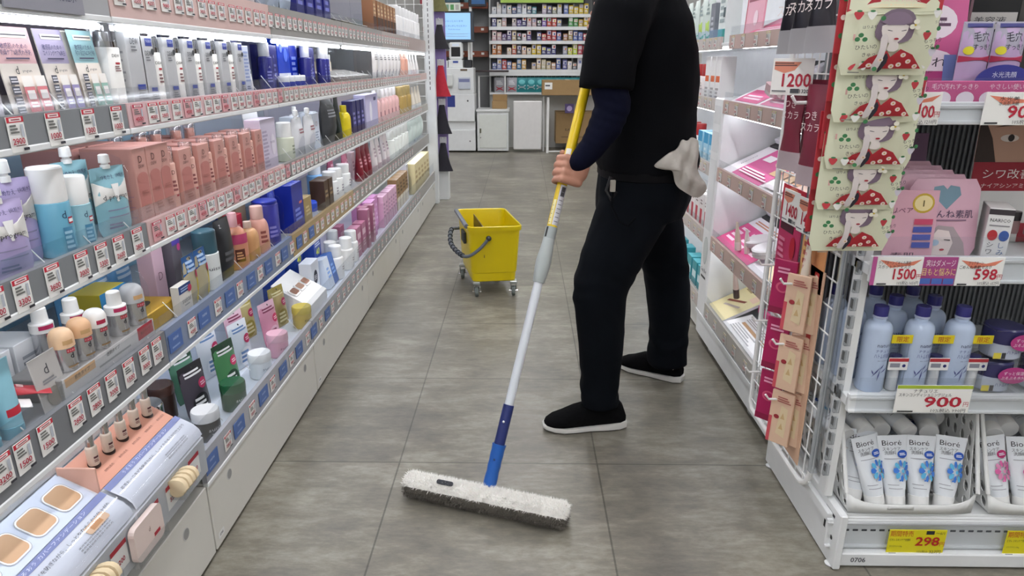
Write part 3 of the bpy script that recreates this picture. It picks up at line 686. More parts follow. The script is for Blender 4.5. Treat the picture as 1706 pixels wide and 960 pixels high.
LP(carton(.1, .07, .09, 'd6c23a', [('r', -.5, .55, .5, 1, '2a8fd0'), ('e', -.2, .3, .12, .2, 'd24040')], name='boxed_skincare'), 1.46, 'D', 'yellow and blue box with a bright blue top behind the gold box', 'box', .07, back=.09)
suiP = [('r', -.5, .74, .5, 1, '22407c'), ('l', 2, -.35, .35, .78, .94, '9ab0d8'), ('tw', 'suisai', 0, .5, .24, .7, '44464c'), ('l', 1, -.2, .2, .3, .36, '8a8a90'), ('e', .34, .8, .16, .12, 'b8325a')]
LP(carton(.06, .02, .075, 'd8d4cc', suiP, name='boxed_skincare'), 1.545, 'D', 'small cream box with navy header standing at the fourth shelf edge', 'box', .02)
syb = pouch(.06, .13, .012, 'b0a88c', [('r', -.5, .62, .5, 1, '2b62a4'), ('l', 3, -.35, .35, .68, .92, 'a8c4e4'), ('r', .2, .05, .42, .6, 'd4bc2c'), ('e', .25, .62, .18, .08, 'b8325a')], name='hanging_pack', hole=True)
lrow(syb, [1.6, 1.665], 'D', 'blue-topped pack of gold sachets, %s on the fourth shelf', 'pack', .03, 'blue-topped sachet packs')
blu = pouch(.1, .12, .02, '5f9fd4', [('l', 3, -.3, .3, .5, .85, 'cfe4f4'), ('e', 0, .25, .3, .15, 'a8d4f0')], name='refill_pouch')
lrow(blu, [1.43, 1.53, 1.63], 'D', 'pale blue pouch at the back of the fourth shelf, %s along', 'pouch', .05, 'pale blue pouches at the back', back=.19)
LP(carton(.05, .04, .15, 'd3b3c4', [('t', 'D', 0, .5, .2, '8a6a7a')], name='boxed_skincare'), 1.61, 'D', 'pinkish lilac box behind the sachet packs', 'box', .04, back=.09)
LP(carton(.05, .04, .16, '6a6670', [('r', -.4, .85, .4, .95, '5a4ab0'), ('e', .2, .8, .16, .06, 'c04a8a')], name='boxed_skincare'), 1.68, 'D', 'dark mauve box behind the sachet packs', 'box', .04, back=.07)
LP(bottle(.032, .16, .06, .03, 'dfe4e4', '3f6270', [('tw', 'suisai', 0, .6, .14, .7, '3a3a40')], shoulder=.02), 1.76, 'D', 'teal-capped white bottle on the fourth shelf', 'bottle', .064)
LP(pouch(.1, .17, .02, '26272a', [('t', 'Z', -.25, .9, .08, 'e8e8ea'), ('l', 2, -.3, .3, .3, .5, '5a5a5e')], name='refill_pouch'), 1.845, 'D', 'black pouch on the fourth shelf before the pink bottle', 'pouch', .05)
o = bottle(.036, .165, .04, .014, 'c9886c', 'e8b4b8', [('r', -.4, .62, .4, .85, 'b8406a'), ('r', -.3, .2, .1, .5, '5a2a1c'), ('l', 3, -.25, .05, .25, .45, 'd8a070')], shoulder=.5, name='skincare_bottle')
LP(o, 1.93, 'D', 'orange bottle with pink square cap on the fourth shelf', 'bottle', .072)
LP(bottle(.03, .12, .02, .012, 'c89868', 'e8d0c0', shoulder=.6), 2.0, 'D', 'amber tapered bottle beside the orange bottle', 'bottle', .06)
LP(carton(.05, .04, .12, 'e4e4ea', [('l', 4, -.3, .3, .3, .8, '9aa0b4')], name='boxed_skincare'), 2.02, 'D', 'white box behind the amber bottle', 'box', .04, back=.07)
LP(carton(.05, .04, .13, 'b03040', [('l', 3, -.3, .3, .3, .8, 'e0a0a0')], name='boxed_skincare'), 2.075, 'D', 'red box behind the rose bottle', 'box', .04, back=.05)
LP(bottle(.032, .15, .04, .02, 'd8a090', 'e8c0b4', [('l', 3, -.2, .2, .3, .7, '8a4a44')], shoulder=.3), 2.11, 'D', 'rose pink tapered bottle on the fourth shelf', 'bottle', .064)
LP(carton(.08, .06, .15, '8a7c66', [('r', -.4, .3, .4, .5, 'd0c0a0')], name='boxed_skincare'), 2.16, 'D', 'brown-topped box behind the violet cylinder', 'box', .06, back=.06)
LP(bottle(.042, .15, .01, .04, '3a3c9a', '2b3aa8', [('l', 3, -.2, .2, .2, .5, '8a88d0')], shoulder=.03), 2.23, 'D', 'violet blue cylinder bottle on the fourth shelf', 'bottle', .084)
lrow(board(.14, .21, .006, '1c2a90', [('e', .1, .55, .25, .18, '4a5ac8'), ('e', .1, .55, .15, .1, '7a8ae0')], 'display_card', .06), [2.2, 2.4], 'D', 'deep blue rounded display board, %s of two on the fourth shelf', 'display card', .02, 'deep blue display boards', back=.08)
LP(carton(.12, .06, .17, '1d2f9c', [('l', 3, -.3, .3, .2, .5, '6a7ad0'), ('r', .1, .55, .35, .6, 'c86a6a')], name='boxed_skincare', rough=.25), 2.42, 'D', 'deep blue box before the gold carton on the fourth shelf', 'box', .06)
LP(carton(.09, .05, .1, 'a08a5a', [('l', 3, -.3, .3, .3, .7, 'd4c498')], name='boxed_skincare'), 2.53, 'D', 'gold carton beside the deep blue box', 'box', .05)
LP(jar(.05, .06, .035, 'c8d4ec', '2b50c8'), 2.64, 'D', 'pale jar with broad blue lid on the fourth shelf', 'jar', .1)
LP(carton(.16, .08, .13, '2a2522', [('l', 5, -.35, .3, .5, .9, '9a8a6a'), ('r', -.4, .1, .4, .3, '5a4a3a')], name='boxed_skincare'), 2.66, 'D', 'black box with fine gold print on the fourth shelf', 'box', .08, back=.09)
for i, Y in enumerate([2.57, 2.72]):
    LP(pouch(.13, .12, .012, '1f4fb8', [('tw', 'ブロック', 0, .82, .16, .8, 'e8f0ff'), ('e', -.15, .35, .2, .2, '4ab0f0'), ('p', [(0, .3), (.4, .65), (.42, .6), (.02, .25)], 'e4ecf8')], name='hanging_pack'), Y, 'D', 'bright blue printed pack, %s above the black box' % nth(i + 1), 'pack', .03, back=.13, dz=.11)
lrow(carton(.06, .06, .12, '4a3424', [('l', 2, -.3, .3, .4, .7, 'a08a6a')], name='boxed_skincare'), [2.79, 2.86], 'D', 'dark brown box, %s on the fourth shelf', 'box', .06, 'dark brown boxes')
lrow(bottle(.035, .13, .04, .03, 'e9eae8', 'f3f3f2', [('l', 3, -.2, .2, .3, .7, 'a09aa4')], shoulder=.06), [2.97, 3.06, 3.18], 'D', 'white bottle with white cap, %s of three on the fourth shelf', 'bottle', .07, 'white bottles on the fourth shelf')
LP(bottle(.035, .16, .05, .028, '7fb0e0', 'e8eef4', shoulder=.1), 3.02, 'D', 'pale blue bottle behind the white bottles on the fourth shelf', 'bottle', .07, back=.08)
for i, Y in enumerate([3.2, 3.29, 3.38]):
    LP(sqtube(.085, .19, .03, .024, ['b25a78', 'c0708c', '8a3a5a'][i], 'd8b0c0', [('l', 3, -.25, .25, .4, .7, 'e0b8c8')]), Y, 'D', '%s mauve pink tube standing on the fourth shelf' % ['rosy', 'paler', 'darkest'][i], 'tube', .06, back=.02 * i)
dr = sqtube(.09, .17, .03, .025, '7a1426', '8a2038', [('l', 3, -.25, .25, .4, .7, 'd0909a')])
lrow(dr, [3.5, 3.6, 3.7], 'D', 'dark red tube, %s on the fourth shelf', 'tube', .06, 'dark red tubes')
LP(carton(.07, .05, .14, 'e0c6cc', [('l', 3, -.3, .3, .3, .7, 'b08a98')], name='boxed_skincare'), 3.56, 'D', 'pale pink box among the dark red tubes', 'box', .05, back=.07)
lrow(sqtube(.09, .19, .035, .027, 'e2d8d8', 'd6c0c4', [('l', 3, -.25, .25, .4, .7, 'b09aa4')]), [3.84, 3.96, 4.08, 4.2], 'D', 'pinkish white tube, %s on the fourth shelf', 'tube', .06, 'pinkish white tubes')
lrow(bottle(.042, .18, .06, .036, 'e8ebe4', 'f0f2ee', shoulder=.06), [4.36, 4.5, 4.64, 4.78, 4.92], 'D', 'large white bottle, %s near the far end of the fourth shelf', 'bottle', .084, 'large white bottles')
lrow(pouch(.14, .19, .03, 'd9e6e0', spout='f0f0ee'), [5.1, 5.28, 5.46, 5.64], 'D', 'pale green-white pouch, %s at the far end of the fourth shelf', 'pouch', .06, 'pale pouches at the far end of the fourth shelf')

# ---------------------------------------------------------------- lowest shelf
def EP(o, Y, x, label, cat, group=None, dz=0): return put(o, x, Y, SHELF['E'][0] + .001 + dz, PI / 2, label, cat, group)
sj = lambda body, lid, txt, pr='e6e6e2': jar(.034, .08, .026, body, lid, [('tw', 'suisai', .1, .62, .26, .6, txt), ('l', 2, -.1, .3, .25, .42, txt)])
EP(jar(.036, .1, .026, '3a2822', '4e342c'), 1.63, -.935, 'dark brown jar at the near end of the lowest shelf', 'jar')
EP(sj('202022', 'e4e4e4', 'c8c8c8'), 1.54, -.805, 'black jar with white lid on the lowest shelf', 'jar')
EP(jar(.045, .1, .05, '8a8c90', CHROME), 1.53, -.95, 'silver-lidded clear tub behind the dark jars', 'jar')
EP(sj('1f4a30', '1c5634', 'e0e8e0'), 1.70, -.80, 'dark green jar on the lowest shelf', 'jar')
EP(sj('dfe6ec', 'eef0f2', '55607a'), 1.895, -.80, 'white jar with blue print on the lowest shelf', 'jar')
EP(sj('d8a0b4', 'e4b4c4', '7a3a54'), 2.065, -.80, 'pink jar on the lowest shelf', 'jar')
EP(sj('c0a84a', 'd2be58', '5a4a18'), 2.28, -.80, 'gold jar on the lowest shelf', 'jar')
def spk(body, head, tx='f0f0f0'): return pouch(.09, .15, .014, body, [('r', -.5, .74, .5, 1, head), ('l', 2, -.35, .35, .78, .9, tx), ('e', .22, .6, .2, .1, 'c43060'), ('l', 2, .1, .34, .56, .64, 'f4c8d4'), ('e', 0, .25, .32, .2, head), ('l', 3, -.25, .25, .12, .4, tx)], name='hanging_pack', hole=True, rings=2)
def pk_(o, Y, x, lab): EP(o, Y, x, lab, 'pack'); o.rotation_euler = (-.12, 0, PI / 2 - .25)
pk_(spk('4c4650', '1c1c20'), 1.655, -.855, 'charcoal pack with magenta seal behind the black jar')
pk_(spk('5f9078', '234a34'), 1.74, -.93, 'green pack with magenta seal, the one set back on the lowest shelf')
pk_(spk('4f8a5a', '1c4028'), 1.81, -.85, 'green pack with magenta seal in front, beside the dark green jar')
pk_(spk('d4dde4', 'e8ecf0', '6a8ab8'), 1.97, -.86, 'white pack with magenta seal and blue line')
pk_(spk('dfe2ea', 'eceef4', '6a8ab8'), 1.9, -.93, 'white pack with magenta seal lying further back')
pk_(spk('d896ae', 'e6bccc', '8a3a5a'), 2.15, -.85, 'pink pack with magenta seal behind the pink jar')
pk_(spk('e2b8c8', 'eccad6', '8a3a5a'), 2.07, -.93, 'paler pink pack set back on the lowest shelf')
pk_(spk('b8a468', '9c8c3a', 'e8e0b0'), 2.3, -.86, 'gold pack with magenta seal behind the gold jar')
pk_(spk('c4b67c', 'a89840', 'e8e0b0'), 2.2, -.95, 'gold pack with magenta seal set back on the lowest shelf')
t = thing('powder_tester', 'white powder tester with brown sample pans on the lowest shelf', 'tester stand', (-.86, 2.5, SHELF['E'][0] + .001), PI / 2)
b = MB(); b.prism([(-.07, 0), (.07, 0), (.07, .13), (-.07, .05)], -.11, .11, mat('ecebe9', .4), M=Matrix(((0, 1, 0, 0), (1, 0, 0, 0), (0, 0, 1, 0), (0, 0, 0, 1)))); b.build('base', t)
for i in range(3):
    b = MB(); b.prism(rrect(-.03, -.02, .03, .02, .01), -.002, .002, mat('f2f0ee', .3), M=T(-.065 + .065 * i, .0, .094) @ rot('X', -PI / 2 + math.atan(.57)))
    b.decal(rrect(-.024, -.014, .024, .014, .007), flat(0), .003, ['8a5a44', 'b08a74', 'a87a64'][i], M=T(-.065 + .065 * i, .0, .0945) @ rot('X', -PI / 2 + math.atan(.57)))
    b.build('sample_pan', t)
b4 = carton(.1, .06, .2, '24449c', [('tw', '40', 0, .74, .2, .5, 'd8e04a'), ('l', 2, -.35, .35, .85, .95, 'c8d4f0'), ('l', 2, -.3, .3, .2, .5, '8aa0dc')], name='boxed_skincare')
for i, (Y, x) in enumerate([(2.56, -.98), (2.7, -.95), (2.82, -.9)]):
    (EP if i == 0 else (lambda o, Y, x, l, c: dup(o, (x, Y, SHELF['E'][0] + .001), PI / 2, l)))(b4, Y, x, 'royal blue sunscreen box with a yellow number, %s of three on the lowest shelf' % nth(i + 1), 'box')
EP(carton(.1, .05, .15, 'e4e8f0', [('e', 0, .55, .25, .2, '2a2c3a'), ('t', 'BB', 0, .55, .2, 'e8e8f0'), ('l', 2, -.3, .3, .15, .3, '3a5ab0')], name='boxed_skincare'), 2.66, -.87, 'white box with a dark round BB mark before the royal blue boxes', 'box')
for i, Y in enumerate([2.78, 2.85]):
    o = carton(.07, .04, .13, '3a6ab8' if i else 'd8e2f0', [('l', 3, -.3, .3, .3, .7, '8ab0e8')], name='boxed_skincare'); EP(o, Y, -.83, '%s sunscreen box tilted at the front of the lowest shelf' % ['pale blue', 'mid blue'][i], 'box'); o.rotation_euler = (-.2, 0, PI / 2)
wb = bottle(.035, .15, .05, .028, 'edece9', 'f4f4f2', [('l', 2, -.2, .2, .4, .6, 'b0a8a8')], shoulder=.1)
for i, (Y, x) in enumerate([(2.9, -.83), (2.98, -.87), (3.06, -.82), (3.16, -.83), (3.2, -.92)]):
    q = 'white sunscreen bottle, %s of the cluster on the lowest shelf' % nth(i + 1)
    if i == 0: EP(wb, Y, x, q, 'bottle', 'white sunscreen bottles')
    else: dup(wb, (x, Y, SHELF['E'][0] + .001), PI / 2, q, 'white sunscreen bottles')
def crow(w, h, col, spec, lab, grp, P=(), d=.05):
    o = carton(w, d, h, col, P or [('l', 4, -.3, .3, .2, .7, 'ffffff')], name='boxed_skincare')
    for i, (Y, x) in enumerate(spec):
        if i == 0: EP(o, Y, x, lab % nth(1), 'box', grp)
        else: dup(o, (x, Y, SHELF['E'][0] + .001), PI / 2, lab % nth(i + 1), grp)
crow(.08, .15, 'b0708a', [(3.27, -.83), (3.38, -.83), (3.3, -.92)], 'mauve box, %s on the lowest shelf', 'mauve boxes on the lowest shelf', [('r', -.4, .6, .4, .8, 'e0c0cc'), ('l', 3, -.3, .3, .2, .5, 'e0c0cc')])
crow(.05, .2, 'a86a84', [(3.46, -.82), (3.52, -.84), (3.58, -.82)], 'tall rose box, %s on the lowest shelf', 'tall rose boxes', [('l', 5, -.3, .3, .2, .8, 'e8ccd6')])
crow(.12, .2, 'd694c8', [(3.68, -.9), (3.68, -.84), (3.82, -.86)], 'orchid pink box, %s on the lowest shelf', 'orchid pink boxes', [('l', 4, -.35, .35, .3, .8, 'f0d4ec'), ('r', -.5, 0, .5, .1, 'b878a8')])
crow(.06, .18, 'dcb0c8', [(3.92 + .075 * q, -.83) for q in range(6)], 'pale pink slim box, %s of the row on the lowest shelf', 'pale pink slim boxes', [('l', 4, -.3, .3, .3, .8, 'a87a98')])
crow(.1, .2, '9a7a54', [(4.42 + .11 * q, -.84) for q in range(4)], 'brown kraft-coloured box, %s on the lowest shelf', 'brown boxes on the lowest shelf', [('r', -.5, 0, .5, .4, 'e4dccb'), ('l', 3, -.3, .3, .5, .85, '5a4630')], d=.06)
crow(.08, .23, 'd8d6de', [(4.88, -.85)], 'tall pale lilac box, %s before the cream boxes', None, [('l', 4, -.3, .3, .3, .8, '9a98a8')])
crow(.15, .22, 'e6d8a8', [(5.02 + .155 * q, -.86) for q in range(5)], 'cream yellow box, %s of the block at the far end of the lowest shelf', 'cream yellow boxes', [('l', 3, -.35, .35, .3, .8, 'c0a878')], d=.16)

# foundation tester unit at the near end of the lowest shelf
t = thing('tester_display', 'clear foundation tester counter with peach bottle stand and lilac leaflets at the near end', 'tester display', (0, 0, 0))
SW = Matrix(((1, 0, 0, 0), (0, 1, 0, 0), (0, 0, 1, 0), (0, 0, 0, 1)))
b = MB(); b.prism([(-1.0, .246), (-.74, .246), (-.74, .335), (-.80, .385), (-.868, .424), (-1.0, .424)], .5, 1.388, mat('d5d8de', .4)); b.build('base', t)
def slope(Y, u, v, o):  # plane between front edge (-.80,.39) and back edge (-.868,.43): u along the aisle from Y, v up the slope
    L_ = math.hypot(.068, .04); dx, dz = -.068 / L_, .04 / L_
    return (-.80 + dx * v - dz * -1 * 0 + o * .5, Y + u, .388 + dz * v + o * .87)
PL = [('d0937c', 1.1, 1.388), ('dfe3ec', .805, 1.09), ('dfe3ec', .51, .795)]
b = MB(); b.add([(-.80, 1.1, .388), (-.80, 1.388, .388), (-.87, 1.388, .429), (-.87, 1.1, .429)], [(0, 1, 2, 3)], 'd0937c')
b.box(-.872, -.797, 1.096, 1.1, .37, .44, 'd9a996'); bs = lambda u, v, o: slope(1.1, u, v, o)
for q in range(5): b.decal(circ(.055 + q * .05, .045, .014, .012), bs, .0006, '3a241c'); b.text('自然な肌色', .065 + q * .05, .02, .006, '7a4a3a', bs, .0008)
b.build('bottle_stand', t)
for s_, y0 in enumerate((.805, .51)):
    b = MB(); b.add([(-.80, y0, .388), (-.80, y0 + .285, .388), (-.87, y0 + .285, .429), (-.87, y0, .429)], [(0, 1, 2, 3)], 'c6cfdf'); b.build('tray', t)
    for q in range(4):
        c = MB(); bs = lambda u, v, o: slope(y0, u, v, o); u0 = .008 + q * .069
        c.decal(rrect(u0, .012, u0 + .058, .068, .014), bs, .001, 'a9adb4'); c.decal(rrect(u0 + .0015, .0135, u0 + .0565, .0665, .013), bs, .0013, 'efeeec'); c.decal(rrect(u0 + .004, .016, u0 + .054, .064, .011), bs, .0016, 'c29c78'); c.build('powder_pan', t)
for y0, y1 in ((1.105, 1.388), (.805, 1.095), (.5, .795)):
    b = MB(); pr = [(-.797, .389), (-.775, .378), (-.757, .368), (-.746, .356), (-.741, .342)]
    ac = [0, .025, .046, .062, .078]
    b.loft([[(x + .001, y, z + .001) for x, z in pr] for y in (y0, y1)], mat('d3d7e2', .35), closed=False)
    def lf(u, s_, o):
        s_ = max(0, min(.0779, s_))
        for i in range(4):
            if s_ <= ac[i + 1]: break
        f = (s_ - ac[i]) / (ac[i + 1] - ac[i]); return (pr[i][0] + (pr[i + 1][0] - pr[i][0]) * f + .001 + o * .6, y0 + u, pr[i][1] + (pr[i + 1][1] - pr[i][1]) * f + .001 + o)
    b.decal(rect(.0, .0, y1 - y0, .014), lf, .0006, '8089b8'); W_ = y1 - y0
    b.text('うるおう カバーファンデーション', W_ * .5, .007, .008, 'e8ecf8', lambda u, s_, o: lf(u, .014 - s_, o), .001, w=W_ * .6)
    b.text('肌荒れ・ニキビを防ぎながら、しっとりなめらかな仕上がり', W_ * .5, .03, .009, '4a4c58', lambda u, s_, o: lf(u, .058 - s_, o), .001, w=W_ * .88)
    for q in range(3): b.text('薬用有効成分配合の新処方', W_ * .68, .048 + q * .005, .0035, '66686e', lambda u, s_, o: lf(u, .105 - s_, o), .001, w=W_ * .3)
    if y0 < 1.1: b.decal(rrect(W_ * .66, .028, W_ * .86, .046, .005), lf, .0012, 'd8b79a'); b.decal(rect(W_ * .7, .033, W_ * .8, .043), lf, .0016, 'c08a5c')
    b.build('leaflet', t)
    b = MB(); b.loft([[(x + .004, y, z + .004) for x, z in pr + [(-.738, .25)]] for y in (y0, y1)], CLEAR, closed=False); b.build('clear_cover', t)
    b = MB(); b.box(-.7415, -.739, y0, y1, .246, .335, 'b9bcc0', 0); fx = lambda u, z, o: (-.739 + o, y0 + u, .246 + z)
    for u in (.02, .1, .2): b.decal(rect(u, .02, u + .05, .075), fx, .0006, 'efeeea'); b.decal(rect(u, .065, u + .05, .075), fx, .0012, 'b02a3a'); b.text('3200', u + .025, .04, .014, 'b0203a', fx, .0012)
    b.build('front_strip', t)
b = MB(); b.box(-.905, -.876, .5, 1.39, .424, .47, mat('e6e6e4', .3), .004); b.build('rear_ledge', t)
b = MB(); b.box(-.874, -.8725, .5, 1.388, .424, .48, CLEAR, 0); b.build('rear_screen', t)
fb = bottle(.0105, .065, .024, .0075, 'ddcbb9', CHROME, [('r', -.1, .4, .35, .5, '5a2a30'), ('l', 2, -.1, .3, .2, .35, '8a5a58')], shoulder=.1, name='liquid_foundation')
for q in range(5):
    p = slope(1.1, .055 + q * .05, .045, 0); lab = 'small beige bottle with chrome cap, %s in the peach stand counting from the camera' % nth(q + 1)
    if q == 0: put(fb, p[0], p[1], p[2] + .001, PI / 2, lab, 'foundation bottle', 'beige bottles in the peach stand')
    else: dup(fb, (p[0], p[1], p[2] + .001), PI / 2, lab, 'beige bottles in the peach stand')
def puffs(Y, z, lab):
    t = thing('puff_holder', 'clear hook holder on the tester front, carrying ' + lab, 'holder', (-.738, Y, z), PI / 2)
    b = MB(); b.box(-.035, .035, -.032, 0, -.003, -.001, CLEAR, 0); b.box(-.035, .035, -.033, -.031, -.003, .02, CLEAR, 0); b.build('tray', t)
    for q in range(4):
        o = MB(); n = 16
        rings = []
        for v in (-.5, -.42, .42, .5):
            k = .8 if abs(v) == .5 else 1
            rings.append([((.012 * v + .002 * math.cos(3 * a)), -.016 + .021 * k * math.cos(a) * (1.15 if math.sin(a) > 0 else .9), .022 + .021 * k * math.sin(a)) for a in [2 * PI * i / n for i in range(n)]])
        o.loft(rings, mat('dcc8a4', .9, var=.08, scale=60)); ob = o.build('makeup_sponge')
        put(ob, -.738, Y - .024 + q * .0145, z, PI / 2 - .15 + .05 * q, 'beige makeup sponge, %s in the %s' % (nth(q + 1), lab), 'sponge', lab)
puffs(1.25, .29, 'stack of sponges further from the camera'); puffs(.95, .29, 'stack of sponges nearest the camera')
t = thing('compact_case', 'pale pink compact lid held upright on the tester front between the sponge stacks', 'compact', (-.734, 1.105, .255), PI / 2)
b = MB(); b.prism(rrect(-.05, 0, .05, .075, .014), -.012, 0, mat('e3d0c8', .35)); b.text('d', .0, .045, .014, '8a6a64', flat(-.012), .0006); b.decal(rect(.012, .018, .034, .026), flat(-.012), .0006, 'b02a3a'); b.build('lid', t)
b = MB(); b.box(-.055, .055, -.016, -.002, -.004, -.001, CLEAR, 0); b.box(-.055, .055, -.017, -.0155, -.004, .02, CLEAR, 0); b.build('holder', t)

# ---------------------------------------------------------------- top shelf
t = board(.2, .09, .004, '8f8f98', [('tw', '敏感肌のための化粧水', 0, .3, .2, .8, '44405a'), ('r', -.5, .5, .5, 1, 'c9bccc')], 'display_card'); LP(t, 1.2, 'A', 'grey sign card hanging over the near end of the top shelf rail', 'sign', .01, dz=-.075)
t.location.x = XR + .006
for i, Y in enumerate([1.48, 1.6, 1.72, 1.84, 1.96, 2.08, 2.2]):
    if i == 0: ab = LP(bottle(.03, .17, .05, .022, 'd8c8c8', 'f0e8e6', shoulder=.1), Y, 'A', 'pale pink bottle, first of the row on the top shelf', 'bottle', .06, 'pale pink bottles on the top shelf')
    else: ldup(ab, Y, 'A', 'pale pink bottle, %s of the row on the top shelf' % nth(i + 1), .06, 'pale pink bottles on the top shelf')
lrow(pouch(.1, .15, .02, 'b8c4d4', [('l', 3, -.3, .3, .4, .8, 'e8eef4')]), [2.3, 2.42, 2.54], 'A', 'pale blue pouch, %s on the top shelf', 'pouch', .04, 'pale blue pouches on the top shelf')
lrow(carton(.09, .06, .2, '26287e', [('l', 4, -.3, .3, .2, .7, '6f74c0')], name='boxed_skincare', rough=.3), [2.66, 2.78, 2.9, 3.02], 'A', 'navy box, %s on the top shelf', 'box', .06, 'navy boxes on the top shelf')
tester_tray(.7, .22, 'A', 3.5, 'dark tester tray with white sample plates on the top shelf', True)
lrow(carton(.08, .06, .17, '9a6a4a', [('r', -.5, 0, .5, .5, '4a2e22'), ('l', 3, -.3, .3, .55, .9, 'e0c4a0')], name='boxed_skincare', rough=.3), [3.98 + .1 * q for q in range(7)], 'A', 'copper and brown box, %s of the row on the top shelf', 'box', .06, 'copper boxes')
lrow(bottle(.035, .2, .06, .03, 'ecebea', 'f4f4f4', shoulder=.06), [4.75 + .13 * q for q in range(8)], 'A', 'white bottle, %s of the row at the far end of the top shelf', 'bottle', .07, 'white bottles at the far end of the top shelf')

for o_ in list(COL.objects):   # labels of round packs turned a little towards the way shoppers come
    if o_.parent is None and o_.location.x < -.7 and o_.location.y < 2.4:
        if o_.get('category') in ('bottle', 'jar', 'foundation bottle'): o_.rotation_euler[2] -= .6
        elif o_.get('category') == 'refill pouch': o_.rotation_euler[2] -= .3
# neighbours on a shelf are nudged apart so that none stands inside another or in a divider
def spread():
    bpy.context.view_layer.update(); it = []
    for o in COL.objects:
        if o.parent is None and o.get('category') in ('box', 'bottle', 'tube', 'jar', 'pouch', 'pack', 'refill pouch', 'display card') and o.location.x < -.7 and o.location.y > 1.425 and o.get('group') != 'sample bottles on the tester tray':
            P = [q.matrix_world @ Vector(c) for q in [o] + list(o.children_recursive) if q.type == 'MESH' for c in q.bound_box]
            it.append([o] + [f(p[k] for p in P) for f in (min, max) for k in range(3)])
    it.sort(key=lambda a: a[2])
    def mv(a, k, d): a[0].location[k] += d; a[1 + k] += d; a[4 + k] += d
    for _ in range(12):
        for i, a in enumerate(it):
            for y in YB[1:-1]:
                if a[2] < y - .001 and a[5] > y + .001: mv(a, 1, (y - .001 - a[5]) if y - a[2] > a[5] - y else (y + .001 - a[2]))
            for b_ in it[i + 1:]:
                d = [min(a[4 + k], b_[4 + k]) - max(a[1 + k], b_[1 + k]) for k in range(3)]
                if min(d) < .003: continue
                r_ = a if a[4] < b_[4] else b_; f_ = b_ if r_ is a else a
                if d[0] < d[1] * 1.6 and r_[1] - d[0] > XBK + .004: mv(r_, 0, -d[0])
                elif d[1] < .05:
                    s_ = 1 if a[2] + a[5] < b_[2] + b_[5] else -1
                    mv(a, 1, -s_ * d[1] * .5); mv(b_, 1, s_ * d[1] * .5)
spread()
# ---------------------------------------------------------------- price cards along the rails
RZ = {'A': .036, 'B': .036, 'C': .04, 'D': .06, 'E': .058}
def rail_cards():
    pr = ['4000', '3800', '4200', '2800', '3600', '980', '5000', '2500']
    cards = [price_card_mesh(.039, .042, p).build('price_card') for p in pr]
    pinks = price_card_mesh(.039, .042, '4500', bg='e2a9ae', head='b8304c').build('price_card')
    near = {}
    used = set()
    def place(src, x, Y, z, lab, g):
        if src.name not in used:
            used.add(src.name); put(src, x, Y, z, PI / 2, lab, 'price card', g)
        else: dup(src, (x, Y, z), PI / 2, lab, g)
    nearspec = {'B': [(1.075, '2900'), (1.165, '1000'), (1.262, '1300'), (1.352, '1000')], 'C': [(.955, '4100'), (1.01, '3300'), (1.085, '3600'), (1.165, '3000'), (1.225, '3300'), (1.283, '2600'), (1.35, '2800')],
                'D': [(.8, '980'), (.845, '2800'), (.89, '3200'), (.935, '1500'), (.99, '1500'), (1.07, '2600'), (1.125, '2800'), (1.18, '3000'), (1.24, '1500'), (1.3, '3000'), (1.35, '2700')]}
    for s, L_ in nearspec.items():
        zs, zb, zt, wd = SHELF[s]
        for i, (Y, p) in enumerate(L_):
            if p not in near: near[p] = price_card_mesh(.037, .054, p).build('price_card')
            place(near[p], XR + .0022, Y, zt - .056, 'white price card reading %s, %s on the grey near section of the %s rail' % (p, nth(i + 1), wd), None)
    for s, (zs, zb, zt, wd) in SHELF.items():
        x = (XR if s != 'E' else -.75) + .002; y = 1.43; i = 0
        step = {'A': .06, 'B': .054, 'C': .054, 'D': .075, 'E': .085}[s]
        while y < (5.5 if s in 'BC' else 5.0):
            i += 1
            if s in 'DE' and y < 2.5 and i % 2:
                if 'navy' + s not in near:
                    b = MB(); w2 = step * .8; b.box(-w2 / 2, w2 / 2, -.0008, .0008, 0, .042, mat('4a6aa8', .4), .0003); b.text('suisai', 0, .03, .012, 'c8d4ec', flat(-.0008), .0004); b.decal(rect(-.02, .008, .015, .012), flat(-.0008), .0004, '8aa0cc')
                    near['navy' + s] = b.build('shelf_strip')
                place(near['navy' + s], x, y, zb + (zt - zb - .042) * .5, 'blue printed strip, %s piece along the %s rail' % (nth(i), wd), 'blue strips on the %s rail' % wd)
            elif s in 'BC' and y < 2.3 and i % 4 == 1: place(pinks, x, y, zb + (zt - zb - .042) * .5, 'pink price card, %s piece along the white part of the %s rail' % (nth(i), wd), 'pink price cards')
            else: place(cards[(i * 3 + ord(s)) % 8], x, y, zb + (zt - zb - .042) * .5, 'small white price card, %s piece along the %s rail' % (nth(i), wd), 'small price cards on the %s rail' % wd)
            y += step * (1 + .12 * math.sin(i * 2.3)) * (1 if y < 3.2 else 1.25)
rail_cards()

